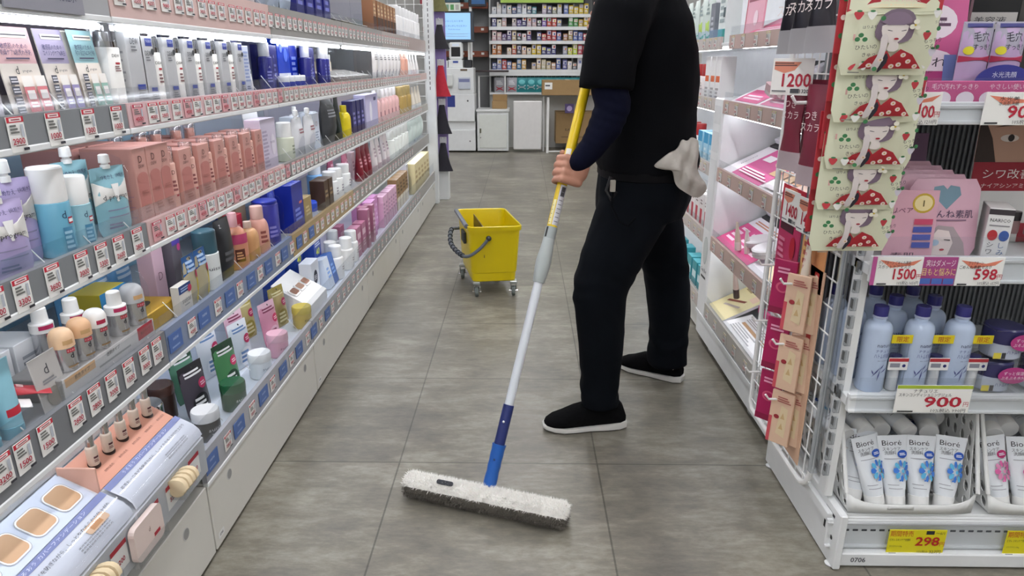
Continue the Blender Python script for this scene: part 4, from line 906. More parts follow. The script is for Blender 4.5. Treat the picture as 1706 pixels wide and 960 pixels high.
# ---------------------------------------------------------------- gloves on the end display beyond the post
t = thing('end_display', 'purple-lined end display panel beyond the white shelving post', 'display panel', (-.685, 6.05, 0), -PI / 2)
b = MB(); b.box(-.02, .0, -.07, .035, .3, 1.9, '8a78b0', .002); b.build('panel', t)
b = MB(); b.box(-.1, .01, -.07, .03, .0, .3, METW, .003); b.build('base', t)
for i, (z, h, c, Y) in enumerate([(1.56, .2, '6a6840', 6.0), (1.27, .19, '26242a', 6.0), (.89, .25, 'b02034', 6.05), (.58, .24, '1e1c26', 6.05), (.26, .24, '22202a', 6.05)]):
    r = thing('hanging_glove', '%s gloves hanging on the purple end display' % ['olive', 'uppermost black', 'red', 'middle black', 'lowest black'][i], 'gloves', (-.695, 6.047, z), -PI / 2)
    b = MB(); n = 24; rings = []
    for v in (0, .25, .6, .85, 1):
        k = .062 - .03 * v + (.004 if v == 0 else 0)
        rings.append([((.5 + .5 * math.cos(a)) * k * .9 + .003, math.sin(a) * k * (1.25 - .55 * v) * (1 + .16 * math.cos(6 * a) * (1 - v)), h * v) for a in [2 * PI * q / n for q in range(n)]])
    b.loft(rings, mat(c, .8, var=.2, scale=40)); b.build('cloth', r)
    b = MB(); b.box(0, .004, -.03, .03, h - .01, h + .05, 'c8c8cc'); b.build('header_card', r)
    b = MB(); b.tube([(-.008, 0, h + .04), (.05, 0, h + .04), (.06, 0, h + .05)], .003, WHITE, 6); b.build('hook', r)
# ================================================================ makeup shelving on the right
XD = .77
rg = thing('makeup_gondola', 'white lit makeup shelving with pink tester boards on the opposite side of the aisle', 'shelf unit', (0, 0, 0))
MX = Matrix(((0, 1, 0, 0), (1, 0, 0, 0), (0, 0, 1, 0), (0, 0, 0, 1)))
b = MB(); b.box(1.18, 1.2, 1.93, 4.8, 0, 1.9, mat('e4e6ea', .3)); b.build('back_panel', rg)
RS = {1: (.985, .975, 1.025, 'upper'), 2: (.725, .715, .768, 'middle'), 3: (.445, .43, .488, 'lower'), 4: (.19, .14, .2, 'base'), 0: (1.235, 1.21, 1.258, 'overhead')}
rlamp = mat('f4f8ff', .5, emit=SHELF_LAMP)
for k_, (zs, zb, zt, wd) in RS.items():
    b = MB(); b.box(XD + .006, 1.18, 1.93, 4.8, zs - .012, zs, METW, .002); sh = b.build('shelf', rg); sh['label'] = wd + ' shelf of the makeup shelving'
    for y0, y1, c in ((1.93, 2.735, 'c2a69c' if k_ != 4 else 'b8b4ac'), (2.86, 3.8, 'c9bfb8'), (3.8, 4.8, 'b5b0ac')):
        b = MB(); b.prism([(y0, zb), (y1, zb), (y1, zt), (y0, zt)], XD, XD + .012, mat(c, .3), M=MX); b.build('price_rail', sh)
        b = MB(); b.box(XD + .003, XD + .005, y0, y1, zt - .005, zt + .03, CLEAR, 0); b.build('front_guard', sh)
        if k_ in (0, 1, 2, 3):
            b = MB(); b.tube([(XD + .05, y0 + .02, zs - .0185), (XD + .05, y1 - .02, zs - .0185)], .006, rlamp, 8); b.build('shelf_lamp', sh)
            b = MB(); b.box(XD + .03, XD + .07, y0 + .01, y1 - .01, zs - .0135, zs - .011, METW, .001); b.build('lamp_channel', sh)
b = MB(); b.box(XD, XD + .42, 2.735, 2.86, .12, 1.03, mat('e9eaea', .3), .006)
for z0, z1 in ((.93, 1.0), (.82, .9), (.5, .79)): b.decal(rrect(-.045, z0, .045, z1, .006), lambda u, z, o: (XD - o, 2.797 - u, z), .0006, 'dcdddd')
b.decal(circ(0, .41, .034, .06), lambda u, z, o: (XD - o, 2.797 - u, z), .0006, 'b9bfbd'); b.decal(circ(0, .41, .029, .053), lambda u, z, o: (XD - o, 2.797 - u, z), .001, 'c8cecb')
b.text('Gun Bot', 0, .325, .024, INK, lambda u, z, o: (XD - o, 2.797 - u, z), .0008); b.decal(rect(-.035, .29, .035, .3), lambda u, z, o: (XD - o, 2.797 - u, z), .0008, '333333')
b.build('side_frame', rg)
b = MB(); b.box(XD + .004, XD + .024, 1.89, 2.86, .03, .185, METW, .003); b.box(XD - .004, XD, 1.89, 2.86, .12, .135, METW, .002); b.build('base_panel', rg)
b = MB(); b.box(XD + .03, XD + .05, 2.86, 4.8, .01, .185, OFFW, .003); b.build('base_panel', rg)
for y in (2.12, 2.65):
    b = MB(); b.tube([(XD + .03, y - .012, .022), (XD + .03, y + .012, .022)], .02, mat('a8a8a8', .4), 12); b.tube([(XD + .03, y - .018, .022), (XD + .03, y - .018, .05), (XD + .03, y + .018, .05), (XD + .03, y + .018, .022)], .004, CHROME, 6); b.build('caster', rg)
RB = -PI / 2
def rp(o, Y, k_, lab, cat, d, grp=None, back=0, dz=0): return put(o, XD + .02 + d / 2 + back, Y, RS[k_][0] + .0005 + dz, RB, lab, cat, grp)
def slanted(name, Y, k_, w, d, rise, cols, deco, lab):
    """tilted tester board: front edge at the rail, back edge higher"""
    zt = RS[k_][2]; t = thing(name, lab, 'tester board', (XD + .018, Y, zt - .004), RB)
    a = math.atan2(rise, d); L_ = math.hypot(d, rise); M = rot('X', a)
    b = MB(); b.prism([(0, 0), (d, rise), (d, rise - .012), (0, -.012)], -w / 2, w / 2, mat('f0eff0', .4), M=MX @ Matrix.Identity(4)); 
    sf = lambda x, v, o: tuple(M @ Vector((x, v, o)))
    prints(b, [('r', -.5, 0, .5, 1, cols[0])] + deco, w, L_, sf, lay=.0005); b.build('printed_board', t)
    return t, M, L_
def back_boxes(t, M, L_, w, n):
    b = MB(); b.box(-w / 2, w / 2, L_ + .002, L_ + .16, -.01, .006, mat('1b1b1f', .4), .002, M=M); b.build('black_tray', t)
    for q in range(n):
        c = MB(); x = -w / 2 + w * (q + .5) / n
        c.box(x - .035, x + .025, L_ + .02 + .03 * (q % 3), L_ + .07 + .03 * (q % 3), .008, .028, mat('e6e4ea', .3), .002, M=M); c.build('pan_box', t)
PKC = 'd8568c'
D1 = [('r', -.5, .6, .5, 1, 'f2eef0'), ('tw', 'Primavista', -.2, .8, .12, .5, '9a5a6a'), ('r', -.45, .06, -.1, .56, PKC), ('r', -.05, .06, .3, .5, 'e07aa4'), ('l', 2, -.4, -.15, .15, .35, 'f8dce8'), ('l', 2, 0, .25, .15, .35, 'f8dce8'), ('r', .32, .05, .48, .9, 'd24a78')]
D2 = [('r', -.5, .0, -.36, 1, 'f4eef2'), ('ta', 'Discover', -.43, .5, .1, PI / 2, '3a3a40'), ('r', -.35, .02, .08, .98, 'd65a96'), ('e', -.05, .72, .09, .16, 'e8c0a8'), ('e', -.05, .72, .065, .12, 'd8a088'), ('r', -.3, .6, -.18, .78, 'f6eef2')] + \
     [('r', -.02 + .1 * (q % 4) , .35 + .3 * (q // 4), .06 + .1 * (q % 4), .58 + .3 * (q // 4), ['f0c898', 'eec0a0', 'f2d0a8', 'ecb890'][q % 4]) for q in range(8)] + [('l', 3, -.3, .1, .1, .3, 'f8dcea'), ('r', .12, .05, .34, .28, 'f4e8ec'), ('p', [(.36, .1), (.5, .3), (.5, .95), (.38, .6)], 'eccab8'), ('p', [(.4, .4), (.49, .75), (.47, .77)], '9a4a5a')]
D3 = [('r', -.5, .74, .5, 1, 'f0ecf2'), ('l', 2, -.45, -.1, .8, .92, 'c88a70'), ('r', -.5, .0, .06, .72, 'd84e8a')] + [('l', 4, -.46 + .17 * q, -.34 + .17 * q, .15, .62, 'f6d4e4') for q in range(3)] + [('e', .32, .32, .13, .3, '3a3038'), ('e', .32, .32, .122, .28, 'f0d9b4'), ('e', .2, .7, .08, .18, 'f4e8ec'), ('e', .44, .75, .06, .16, 'e9eef4')]
D4 = [('r', -.5, 0, .5, 1, 'e6d9a8'), ('l', 3, -.4, -.1, .7, .9, 'a8946a'), ('p', [(-.3, .3), (.2, .5), (.19, .56), (-.31, .36)], '8a4a3a'), ('p', [(-.2, .2), (.3, .35), (.29, .4), (-.21, .25)], 'b8a8a0'), ('r', .15, .6, .4, .85, 'e8c8b0')]
D5 = [('r', -.5, 0, .5, 1, 'f2f1f2'), ('r', -.4, .5, .1, .62, 'c8a07a'), ('l', 4, -.42, .0, .1, .45, 'a8a8ac'), ('l', 3, -.42, .1, .68, .9, 'b8b0b0'), ('e', .3, .5, .14, .25, 'd89a7a'), ('e', .3, .5, .11, .2, 'f2f1f2'), ('r', .42, .2, .48, .8, 'd86a8a')]
t, M, L_ = slanted('tester_board', 2.36, 1, .72, .16, .075, ['f2eef0'], D1, 'pink and white tester board on the upper shelf of the makeup shelving'); back_boxes(t, M, L_, .7, 4)
t, M, L_ = slanted('tester_board', 2.36, 2, .72, .17, .085, ['f2eef0'], D2, 'pink tester board with skin tone swatches on the middle shelf of the makeup shelving'); back_boxes(t, M, L_, .7, 6)
t, M, L_ = slanted('tester_board', 2.36, 3, .72, .17, .085, ['f0ecf2'], D3, 'pink tester board under stacked compacts on the lower shelf of the makeup shelving'); back_boxes(t, M, L_, .7, 6)
t, M, L_ = slanted('tester_board', 2.63, 4, .2, .2, .1, ['e6d9a8'], D4, 'cream tester board with brush pictures on the base of the makeup shelving'); back_boxes(t, M, L_, .18, 2)
t, M, L_ = slanted('tester_board', 2.26, 4, .52, .11, .03, ['f2f1f2'], D5, 'white tester leaflet with skin tone bars on the base of the makeup shelving')
def lying(o, x, Y, z, rx, ry, rz, lab, cat, grp=None):
    o.location = (x, Y, z); o.rotation_euler = (rx, ry, rz); return tag(o, lab, cat, grp)
def compact(r, h, top, lab, x, Y, z, tilt=.3):
    o = bpy.data.objects.new('powder_compact', None); COL.objects.link(o)
    b = MB(); b.lathe([(r * .92, 0), (r, .004), (r, h * .45)], mat('cfc6c6', .25), 28); b.build('base', o)
    b = MB(); b.lathe([(r, h * .5), (r, h - .004), (r * .9, h), (.001, h)], mat(top, .3), 28); b.lathe([(r * .985, h * .44), (r * .985, h * .52)], CHROME, 28); b.build('lid', o)
    return lying(o, x, Y, z, 0, -tilt, 0, lab, 'compact')
compact(.05, .024, 'd9d2d4', 'round grey compact on the lower tester board, the rear one', .86, 2.42, .535, .25)
compact(.052, .03, 'dedadc', 'round grey compact on the lower tester board, the one nearer the wire rack', .85, 2.30, .53, .25)
for i in range(3):
    o = bpy.data.objects.new('powder_compact', None); COL.objects.link(o)
    b = MB(); b.prism(rrect(-.036, -.03, .036, .03, .012), 0, .022, mat('c9a8ac', .25, .3), M=rot('X', PI / 2)); b.build('base', o)
    b = MB(); b.prism(rrect(-.036, -.03, .036, .03, .012), -.012, 0, mat('e2d2d4', .15, .4), M=rot('X', PI / 2)); b.decal(rect(-.012, -.02, .012, .02), lambda x, y, o: (x, y, .012 + o), .0006, '2c2426'); b.build('lid', o)
    lying(o, .835 + .004 * i, 2.36 - .085 * i, 1.072, 0, -.25, PI / 2, 'rose metal compact on the upper tester board, %s counting toward the wire rack' % nth(i + 1), 'compact', 'rose metal compacts')
for i, (Y, h, c) in enumerate([(2.47, .105, 'd9c4b4'), (2.42, .09, 'e4d8d4')]):
    lying(sqtube(.03, h, .03, .012, c, 'e8dcd4'), .8 + .02 * i, Y, .5, .1, -.1, RB, 'slim %s cosmetic tube standing on the lower tester board' % ['beige', 'white'][i], 'tube')
lying(sqtube(.026, .15, .04, .012, 'e0c8bc', '4a3a36'), .85, 2.58, .275, .2, .15, RB, 'rose tube with dark cap standing on the cream tester board', 'tube')
wbx = carton(.075, .05, .12, 'f0eef0', [('r', -.45, .1, .45, .6, 'd8d4da'), ('l', 3, -.35, .35, .2, .5, 'a49aa4'), ('r', -.45, .75, .45, .9, 'd89ab4')], name='boxed_cosmetics')
for i in range(6):
    q = 'white box with pink band, %s of the row at the makeup shelving base' % nth(i + 1); p = (XD + .2, 2.47 - .085 * i, .2)
    if i == 0: put(wbx, *p, RB, q, 'box', 'white boxes with pink band')
    else: dup(wbx, p, RB, q, 'white boxes with pink band')
b = MB(); b.box(-.26, .26, -.006, .006, 0, .03, mat('c8447c', .4)); o = b.build('printed_strip'); put(o, XD + .155, 2.26, .235, RB, 'magenta printed strip between the white leaflet and the white boxes', 'strip')
# overhead shelf goods
pkb = board(.2, .26, .006, 'e8b0c0', [('r', -.5, 0, -.45, 1, 'c04a5a'), ('l', 3, -.4, .4, .5, .8, '9a5a6a'), ('e', .1, .3, .12, .1, 'f4dce4')], 'display_card', .05)
rp(pkb, 2.66, 0, 'pink display board at the near part of the overhead shelf on the makeup side', 'display card', .02, back=.03)
t, M, L_ = slanted('tester_board', 2.3, 0, .66, .14, .06, ['e05a86'], [('r', -.5, 0, .5, .5, 'e05a86'), ('l', 2, -.4, .4, .1, .35, 'f8d8e4'), ('r', -.5, .5, .5, 1, 'e890b0')], 'hot pink tester board on the overhead shelf of the makeup side')
for i in range(4): lying(bottle(.013, .08, .03, .01, ['e8d0d0', 'd0a8a0', 'a07a74', '8a6a60'][i], 'e8e0e4'), XD + .12, 2.46 - .045 * i, 1.31, 0, 0, RB, 'small sample bottle on the hot pink board, %s counting toward the wire rack' % nth(i + 1), 'bottle', 'sample bottles on the hot pink board')
rp(carton(.12, .05, .14, 'e8dce0', [('l', 4, -.35, .35, .3, .8, 'a898a4'), ('r', -.4, .1, .4, .25, 'c8b0b8')], name='boxed_cosmetics'), 2.4, 0, 'pale box of swatches behind the hot pink board', 'box', .05, back=.15)
rp(carton(.1, .06, .24, 'e6eeec', [('r', -.5, 0, .5, .22, '2f9a94'), ('e', .1, .85, .16, .06, 'e8d020'), ('l', 4, -.35, .3, .3, .7, 'a0aeb0'), ('r', .15, .4, .4, .55, '4a5a5e')], name='boxed_cosmetics'), 2.93, 0, 'white box with teal foot and yellow dot on the overhead shelf', 'box', .06)
gb = pouch(.09, .2, .02, 'd3ded8', [('r', -.5, 0, .5, .25, '3aa07c'), ('r', -.3, .25, .3, .5, 'b8d86a'), ('l', 3, -.3, .3, .6, .85, '8a9a98')])
for i, Y in enumerate([3.2, 3.32, 3.46, 3.6]):
    q = 'green and white pack, %s on the overhead shelf beyond the teal box' % nth(i + 1)
    if i == 0: rp(gb, Y, 0, q, 'pack', .05, 'green and white packs')
    else: dup(gb, (XD + .045, Y, RS[0][0] + .0005), RB, q, 'green and white packs')
rp(carton(.07, .05, .16, '7a7e86', [('l', 3, -.3, .3, .3, .7, 'c0c4cc')], name='boxed_cosmetics'), 3.08, 0, 'grey box among the green packs on the overhead shelf', 'box', .05)
# goods on the darker bays beyond the side frame
redb = bottle(.028, .17, .05, .025, 'e6dedc', 'a82a2a', [('r', -.2, .1, .2, .4, 'c06a60'), ('l', 3, -.2, .2, .5, .8, 'a09494')], shoulder=.05)
ctr = carton(.07, .06, .2, 'ecebea', [('r', -.4, .5, .4, .62, 'd8683a'), ('l', 4, -.35, .35, .1, .4, 'a8a4a4')], name='boxed_cosmetics')
bl = carton(.07, .06, .15, 'a8d4e8', [('r', -.5, .7, .5, 1, '3a9ac8'), ('l', 3, -.3, .3, .2, .6, 'e4f4fa')], name='boxed_cosmetics')
pr_ = carton(.06, .06, .17, 'ece8e6', [('r', -.3, .2, .3, .6, 'b8384a'), ('l', 2, -.3, .3, .7, .85, '9a8a8a')], name='boxed_cosmetics')
tl = carton(.08, .06, .11, '3a9aa4', [('r', -.4, .3, .4, .6, 'd8eef0')], name='boxed_cosmetics')
seen = set()
for k_, src, Ys, nm in ((1, ctr, [2.92, 3.0, 3.09], 'white box with orange band'), (1, redb, [3.2, 3.3, 3.4, 3.52, 3.7, 3.9, 4.1], 'red-capped white bottle'), (2, bl, [2.93, 3.02, 3.12, 3.7, 3.8], 'pale blue box'), (2, redb, [3.24, 3.34, 3.45], 'red-capped white bottle'), (3, pr_, [2.92, 3.0, 3.08, 3.16, 3.24, 3.4, 3.6], 'white box with crimson panel'), (4, tl, [2.93, 3.03, 3.13, 3.3, 3.45], 'teal box'), (4, bl, [3.6, 3.75], 'pale blue box')):
    for i, Y in enumerate(Ys):
        wd = RS[k_][3]; q = '%s, %s beyond the side frame, %s shelf, makeup side' % (nm, nth(i + 1), wd); g = nm + ' group on ' + wd
        cat = 'bottle' if 'bottle' in nm else 'box'
        if src.name not in seen: seen.add(src.name); rp(src, Y, k_, q, cat, .06, g)
        else: dup(src, (XD + .05, Y, RS[k_][0] + .0005), RB, q, g)
rc = price_card_mesh(.035, .04, '2800', head='b8b84a', bg='e6e2dc').build('price_card'); first = True
for k_ in (1, 2, 3, 4, 0):
    for i, Y in enumerate([2.05, 2.17, 2.3, 2.42, 2.56, 2.68, 2.92, 3.0, 3.1, 3.22, 3.36]):
        q = 'small price card, %s from the wire rack on the %s rail of the makeup side' % (nth(i + 1), RS[k_][3]); p = (XD - .0015, Y, RS[k_][1] + .005)
        if first: put(rc, *p, RB, q, 'price card', 'makeup rail price cards'); first = False
        else: dup(rc, p, RB, q, 'makeup rail price cards')

# ================================================================ end-cap shelving facing the camera
ec = thing('end_shelving', 'white end-of-aisle shelving facing the camera with price rails and baskets', 'shelf unit', (0, 0, 0))
XE0, XE1, YE = .735, 1.75, 1.40
b = MB(); b.box(.752, XE1, 1.372, 1.395, 0.005, .042, METW, .003); b.box(.752, XE1, 1.396, 1.83, .115, .128, METW, .002); b.box(.752, XE1, 1.396, 1.40, .005, .12, METW, .002)
f = flat(1.372); b.text('0706', .81, .025, .018, '55585c', f, .0008); b.build('kick_plate', ec)
b = MB(); b.box(.747, .765, 1.36, 1.84, .004, .155, METW, .003); lf = left_face(.747)
for Y in (1.40, 1.425, 1.7): b.decal(rect(-Y - .012, .128, -Y + .012, .136), lf, .0006, '26282a')
b.decal(rect(-1.435, .075, -1.415, .105), lf, .0006, '1c1e20'); b.decal(circ(-1.39, .075, .006), lf, .0006, '3a3c3e')
for Y in (1.78, 1.81): b.decal(circ(-Y, .1, .006), lf, .0006, '3a3c3e')
b.build('base_side', ec)
for Y in (1.385, 1.81):
    b = MB(); b.lathe([(.012, 0), (.014, .004), (.008, .008), (.006, .02)], METW, 12, M=T(.753, Y, 0)); b.build('levelling_foot', ec)
b = MB(); b.box(.78, XE1, 1.86, 1.88, 0, 1.9, mat('6f7275', .5)); 
for q in range(70): b.box(.79 + q * .0135, .796 + q * .0135, 1.853, 1.861, .2, 1.6, mat('7c7f82', .35), .001)
b.build('back_panel', ec)
def rail_unit(z0, z1, zs):
    b = MB(); b.box(XE0, XE1, YE, 1.86, zs - .025, zs, METW, .002); s_ = b.build('shelf', ec)
    b = MB(); b.box(XE0, XE1, YE - .006, YE + .006, z0, z1, METW, .002); b.box(XE0, XE1, YE - .012, YE - .004, z0, z0 + .008, METW, .002); b.box(XE0, XE1, YE - .010, YE - .004, z1 - .014, z1 - .006, mat('cfd0d0', .3), .002); b.build('price_rail', s_)
    b = MB(); b.box(XE0 + .012, XE1, YE - .0165, YE - .0145, z0 + .004, z1 + (.045 if z0 > .1 else 0), CLEAR, 0); b.build('front_guard', s_)
for z0, z1, zs in ((.045, .122, .135), (.41, .455, .445), (.717, .775, .755), (1.045, 1.088, 1.075)): rail_unit(z0, z1, zs)
b = MB(); b.box(.735, .755, 1.43, 1.47, .16, 1.7, mat('e2e3e2', .35), .003)
for q in range(34): b.decal(rect(-1.456, .22 + .042 * q, -1.444, .242 + .042 * q), left_face(.735), .0006, '5a5c5e')
for q in range(34): b.box(.722, .736, 1.428, 1.436, .22 + .042 * q, .25 + .042 * q, CLEARW, .001)
b.build('slotted_upright', ec)
b = MB(); 
for q in range(44): b.box(.75 + .021 * q, .762 + .021 * q, 1.3835, 1.3845, .098, .103, DGREY, 0)
b.build('rail_slots', ec)
# wire side rack
wr = thing('wire_rack', 'white wire grid side rack with rounded tube frame at the end of the makeup shelving', 'wire rack', (0, 0, 0))
XW = .742; b = MB()
b.tube([(XW - .02, 1.49, 1.75), (XW - .02, 1.49, .2)] + [(XW - .02, 1.49 + .06 * (1 - math.cos(a)), .2 - .07 * math.sin(a)) for a in (.4, .8, 1.2, PI / 2)] + [(XW - .02, 1.93, .13)] + [(XW - .02, 1.95, .15), (XW - .02, 1.95, 1.75)], .0075, WHITE, 10); b.build('frame', wr)
b = MB(); b.box(XW - .035, XW - .012, 1.465, 1.483, .2, 1.7, CLEARW, .004); b.build('corner_sleeve', wr)
b = MB()
for q in range(25): z = .16 + q * .065; b.tube([(XW - .02, 1.49, z), (XW - .02, 1.95, z)], .002, WHITE, 5)
b.build('grid_wires', wr)
b = MB()
for q in range(9): y = 1.535 + q * .048; b.tube([(XW - .018, y, .13), (XW - .018, y, 1.75)], .002, WHITE, 5)
b.build('upright_wires', wr)
XP = XW - .03
def side(name, Y0, Y1, z0, h, col, P, lab, cat, th=.003, x=XP):
    b = MB(); w = Y1 - Y0; b.box(-w / 2, w / 2, 0, th, 0, h, mat(col, .4), .0006); prints(b, P, w, h, flat(0), lay=.0005)
    return put(b.build(name), x, (Y0 + Y1) / 2, z0, RB, lab, cat)
side('poster', 1.55, 1.69, .17, .52, 'd9b295', [('r', .12, .62, .3, .98, 'c03a34'), ('v', 'まつげ美容液', .21, .95, .045, 'f4e4dc'), ('v', 'はじめまして、とっておきの', .2, .58, .034, 'b0403c'), ('e', -.2, .5, .18, .2, 'e4c4ac')], 'tall beige poster with vertical red lettering on the wire rack', 'poster')
side('poster', 1.72, 1.87, .6, .25, 'c83a6a', [('r', -.5, .7, .5, 1, 'c8283c'), ('e', 0, .9, .3, .1, 'e0846a'), ('r', -.4, .52, .2, .62, '4a1a2a'), ('l', 4, -.4, -.1, .2, .45, 'e88aa8'), ('e', .25, .38, .12, .12, 'c02038')], 'magenta and red lip poster at the upper part of the wire rack', 'poster')
side('poster', 1.56, 1.7, .63, .22, 'e2a06a', [('r', -.5, .7, .5, 1, 'c8604a'), ('r', -.45, .0, -.2, .7, 'e8c07a'), ('l', 4, -.4, -.25, .2, .6, 'b85a4a')], 'orange poster behind the white lash tube on the wire rack', 'poster')
side('label_plate', 1.6, 1.69, .755, .02, 'ece6e0', [('l', 1, -.4, .4, .3, .7, '555555')], 'small white name plate between the two posters and the price cards', 'label', x=XP - .004)
o = sqtube(.03, .14, .03, .013, 'e6d9c8', '77787a', [('v', 'immy', 0, .85, .1, 'c83a5a'), ('r', -.4, .88, .4, .98, 'b03040')]); put(o, XP - .02, 1.61, .62, RB, 'white lash tube with grey cap hanging upright before the orange poster', 'tube')
def hookpack(x, Y, ztop, w, h, col, P, lab, grp, src=None, tilt=.06):
    if src is None:
        b = MB(); b.box(-w / 2, w / 2, -.004, .004, -h, 0, mat(col, .35), .001); prints(b, P, w, h, lambda xx, z, o: (xx, -.004 - o, z - h), lay=.0005)
        o = b.build('blister_pack'); put(o, x, Y, ztop, RB + .75, lab, 'pack', grp); o.rotation_euler[0] = -tilt; return o
    o = dup(src, (x, Y, ztop), RB + .75, lab, grp); return o
MAG = [('r', -.5, .0, .5, .12, '8a1440'), ('e', 0, .5, .3, .1, 'd0587a'), ('e', 0, .5, .2, .07, 'b02058'), ('l', 2, -.3, .3, .75, .88, 'e8a0bc')]
BEI = [('r', -.5, 0, -.35, .5, 'c8505a'), ('p', [(-.1, .2), (.3, .15), (.3, .7), (0, .75)], 'dac6a0'), ('p', [(.0, .3), (.2, .3), (.1, .42)], 'c8a878'), ('p', [(.02, .5), (.22, .5), (.12, .62)], 'c8a878'), ('e', -.15, .52, .12, .04, '9a2a34'), ('l', 3, -.2, .4, .8, .92, 'a8605a')]
m0 = b0 = None; nm = ['uppermost', 'middle', 'lowest']
for r_, zt in enumerate((.605, .445, .29)):
    zt += .035
    for Y, off in ((1.775, -.05), (1.61, -.05)):
        b = MB(); b.tube([(XP + .008, Y, zt + .005), (XP - .07, Y, zt + .005), (XP - .08, Y, zt + .018)], .003, WHITE, 8); b.lathe([(.012, 0), (.012, .004)], WHITE, 12, M=T(XP + .004, Y, zt + .005) @ rot('Y', -PI / 2))
        o = b.build('display_hook'); tag(o, 'white display hook on the wire rack holding the %s %s packs' % (nm[r_], 'magenta' if Y > 1.75 else 'beige'), 'hook')
    lab = 'magenta blister pack, %s of three on the wire rack' % nm[r_]
    if m0 is None: m0 = hookpack(XP - .026, 1.715, zt + .035, .062, .145, 'a81c56', MAG, lab, None)
    else: hookpack(XP - .026, 1.715, zt + .035, 0, 0, 0, 0, lab, None, m0)
    for q in (0, 1):
        lab = 'beige lash pack, %s pair on the wire rack, the one %s' % (nm[r_], ['out at the hook tip', 'closer to the grid'][q])
        if b0 is None: b0 = hookpack(XP - .035 + .026 * q, 1.6 - .005 * q, zt + .03, .06, .145, 'd9b79c', BEI, lab, None)
        else: hookpack(XP - .035 + .026 * q, 1.6 - .005 * q, zt + .03, 0, 0, 0, 0, lab, None, b0)
def big_card(w, h, price, tax, lines, bg='f0efea', col='b8243a', top=None, name='price_card', band='e0846a'):
    b = MB(); b.box(-w / 2, w / 2, -.001, .001, 0, h, mat(bg, .45, var=.02), .0004)
    P = []
    if top: P.append(('r', -.5, .88, .5, 1, top))
    else: P.append(('p', [(-.45, .9), (.1, .78), (.46, .92), (.3, .72), (-.2, .62)], band))
    zz = .8
    for L1 in lines: P.append(('tw', L1, -.12, zz, .14, .7 if len(L1) > 6 else .32, '2a2a2e')); zz -= .14
    P += [('tw', price, .13, .42, .52, .5, col), ('t', '円', .44, .33, .2, col), ('tw', tax, .22, .1, .15, .46, '2a2a2e'), ('r', -.46, .04, -.25, .09, '2a2a2e')]
    prints(b, P, w, h, flat(-.001), lay=.0004); return b.build(name)
def vcard(w, h, price, tax):
    b = MB(); b.box(-w / 2, w / 2, -.001, .001, 0, h, mat('ecebe6', .4, var=.02), .0004)
    prints(b, [('p', [(-.45, .92), (.2, .9), (.05, .68), (-.2, .6), (-.45, .7)], 'd88a70'), ('l', 2, -.45, .1, .78, .9, '6a4a44'), ('tw', price, .12, .42, .5, .7, 'b0243a'), ('t', '円', .45, .3, .12, 'b0243a'), ('r', .0, .06, .22, .18, '44464a'), ('t', tax, .34, .12, .14, '2a2a2e'), ('l', 1, -.45, -.1, .08, .14, '6a6a6e')], w, h, flat(-.001), lay=.0004)
    return b.build('price_card')
o = vcard(.095, .08, '1200', '1320'); put(o, .61, 1.635, 1.09, RB + .8, 'white price card reading 1200 held out in front of the tester boards', 'price card')
for i, Y in enumerate((1.725, 1.625)):
    o = vcard(.09, .085, '1400', '1540'); put(o, .675, Y - .015, .772 - .002 * i, RB + .05, 'white price card reading 1400, %s of two on the wire rack' % ['farther', 'nearer'][i], 'price card')
b = MB(); b.tube([(XP, 1.62, 1.075), (XP - .1, 1.6, 1.075), (XP - .11, 1.6, 1.09)], .004, WHITE, 8); tag(b.build('display_hook'), 'white display hook beside the dark red packs', 'hook')
def sachet(col, foot, tx, tz=.155, ts=.022):
    o = bpy.data.objects.new('mascara_pack', None); COL.objects.link(o)
    w, h = .078, .22; b = MB(); rings = []
    for z, k, th in ((0, 1, .001), (.015, 1, .002), (.045, .9, .009), (.085, .68, .0125), (.13, .74, .012), (.2, .92, .004), (.22, .9, .001)):
        rings.append([(w / 2 * k * math.cos(a), th * math.sin(a), z) for a in [2 * PI * q / 16 for q in range(16)]])
    b.loft(rings, mat(col, .3)); b.text(tx, 0, tz, ts, 'e8dcd8', lambda x, z, o: (x, -.0125 - o, z), .001); b.text('スカラ', .002, tz - ts * 1.15, ts * .95, 'e8dcd8', lambda x, z, o: (x, -.0125 - o, z), .001); b.build('pack', o)
    b = MB(); rg_ = [[(p[0] * 1.04, p[1] * 1.1, p[2]) for p in r] for r in rings[:3]]; b.loft(rg_, mat(foot, .4)); b.build('pale_foot', o); return o
dr_ = sachet('7a2a3c', 'b8a8ac', 'つき')
for i, (x, Y) in enumerate([(.635, 1.66), (.675, 1.65), (.64, 1.55), (.68, 1.54)]):
    q = 'dark red mascara pack, %s hanging under the 1200 card' % nth(i + 1)
    if i == 0: put(dr_, x, Y, .915, RB + .3, q, 'pack', 'dark red mascara packs')
    else: dup(dr_, (x, Y, .912 - .008 * i), RB + .3, q, 'dark red mascara packs')
bk = sachet('26242a', 'a8a6a8', 'くろ', .112, .026)
for i, (x, Y) in enumerate([(.62, 1.70), (.61, 1.60), (.61, 1.51)]):
    q = 'black mascara pack, %s hanging above the dark red packs' % nth(i + 1)
    if i == 0: put(bk, x, Y, 1.18, RB + .3, q, 'pack', 'black mascara packs'); bk.scale = (1.15, 1.15, 1.15)
    else: dup(bk, (x, Y, 1.18), RB + .3, q, 'black mascara packs')
lv = sachet('8a7a9a', 'c8c0d0', 'あお')
for i, (Y, z) in enumerate([(1.6, .75), (1.55, .76)]): 
    if i == 0: put(lv, .70, Y, z, RB + .2, 'lilac pack hanging low behind the price cards, first', 'pack', 'lilac packs')
    else: dup(lv, (.70, Y, z), RB + .2, 'lilac pack hanging low behind the price cards, second', 'lilac packs')

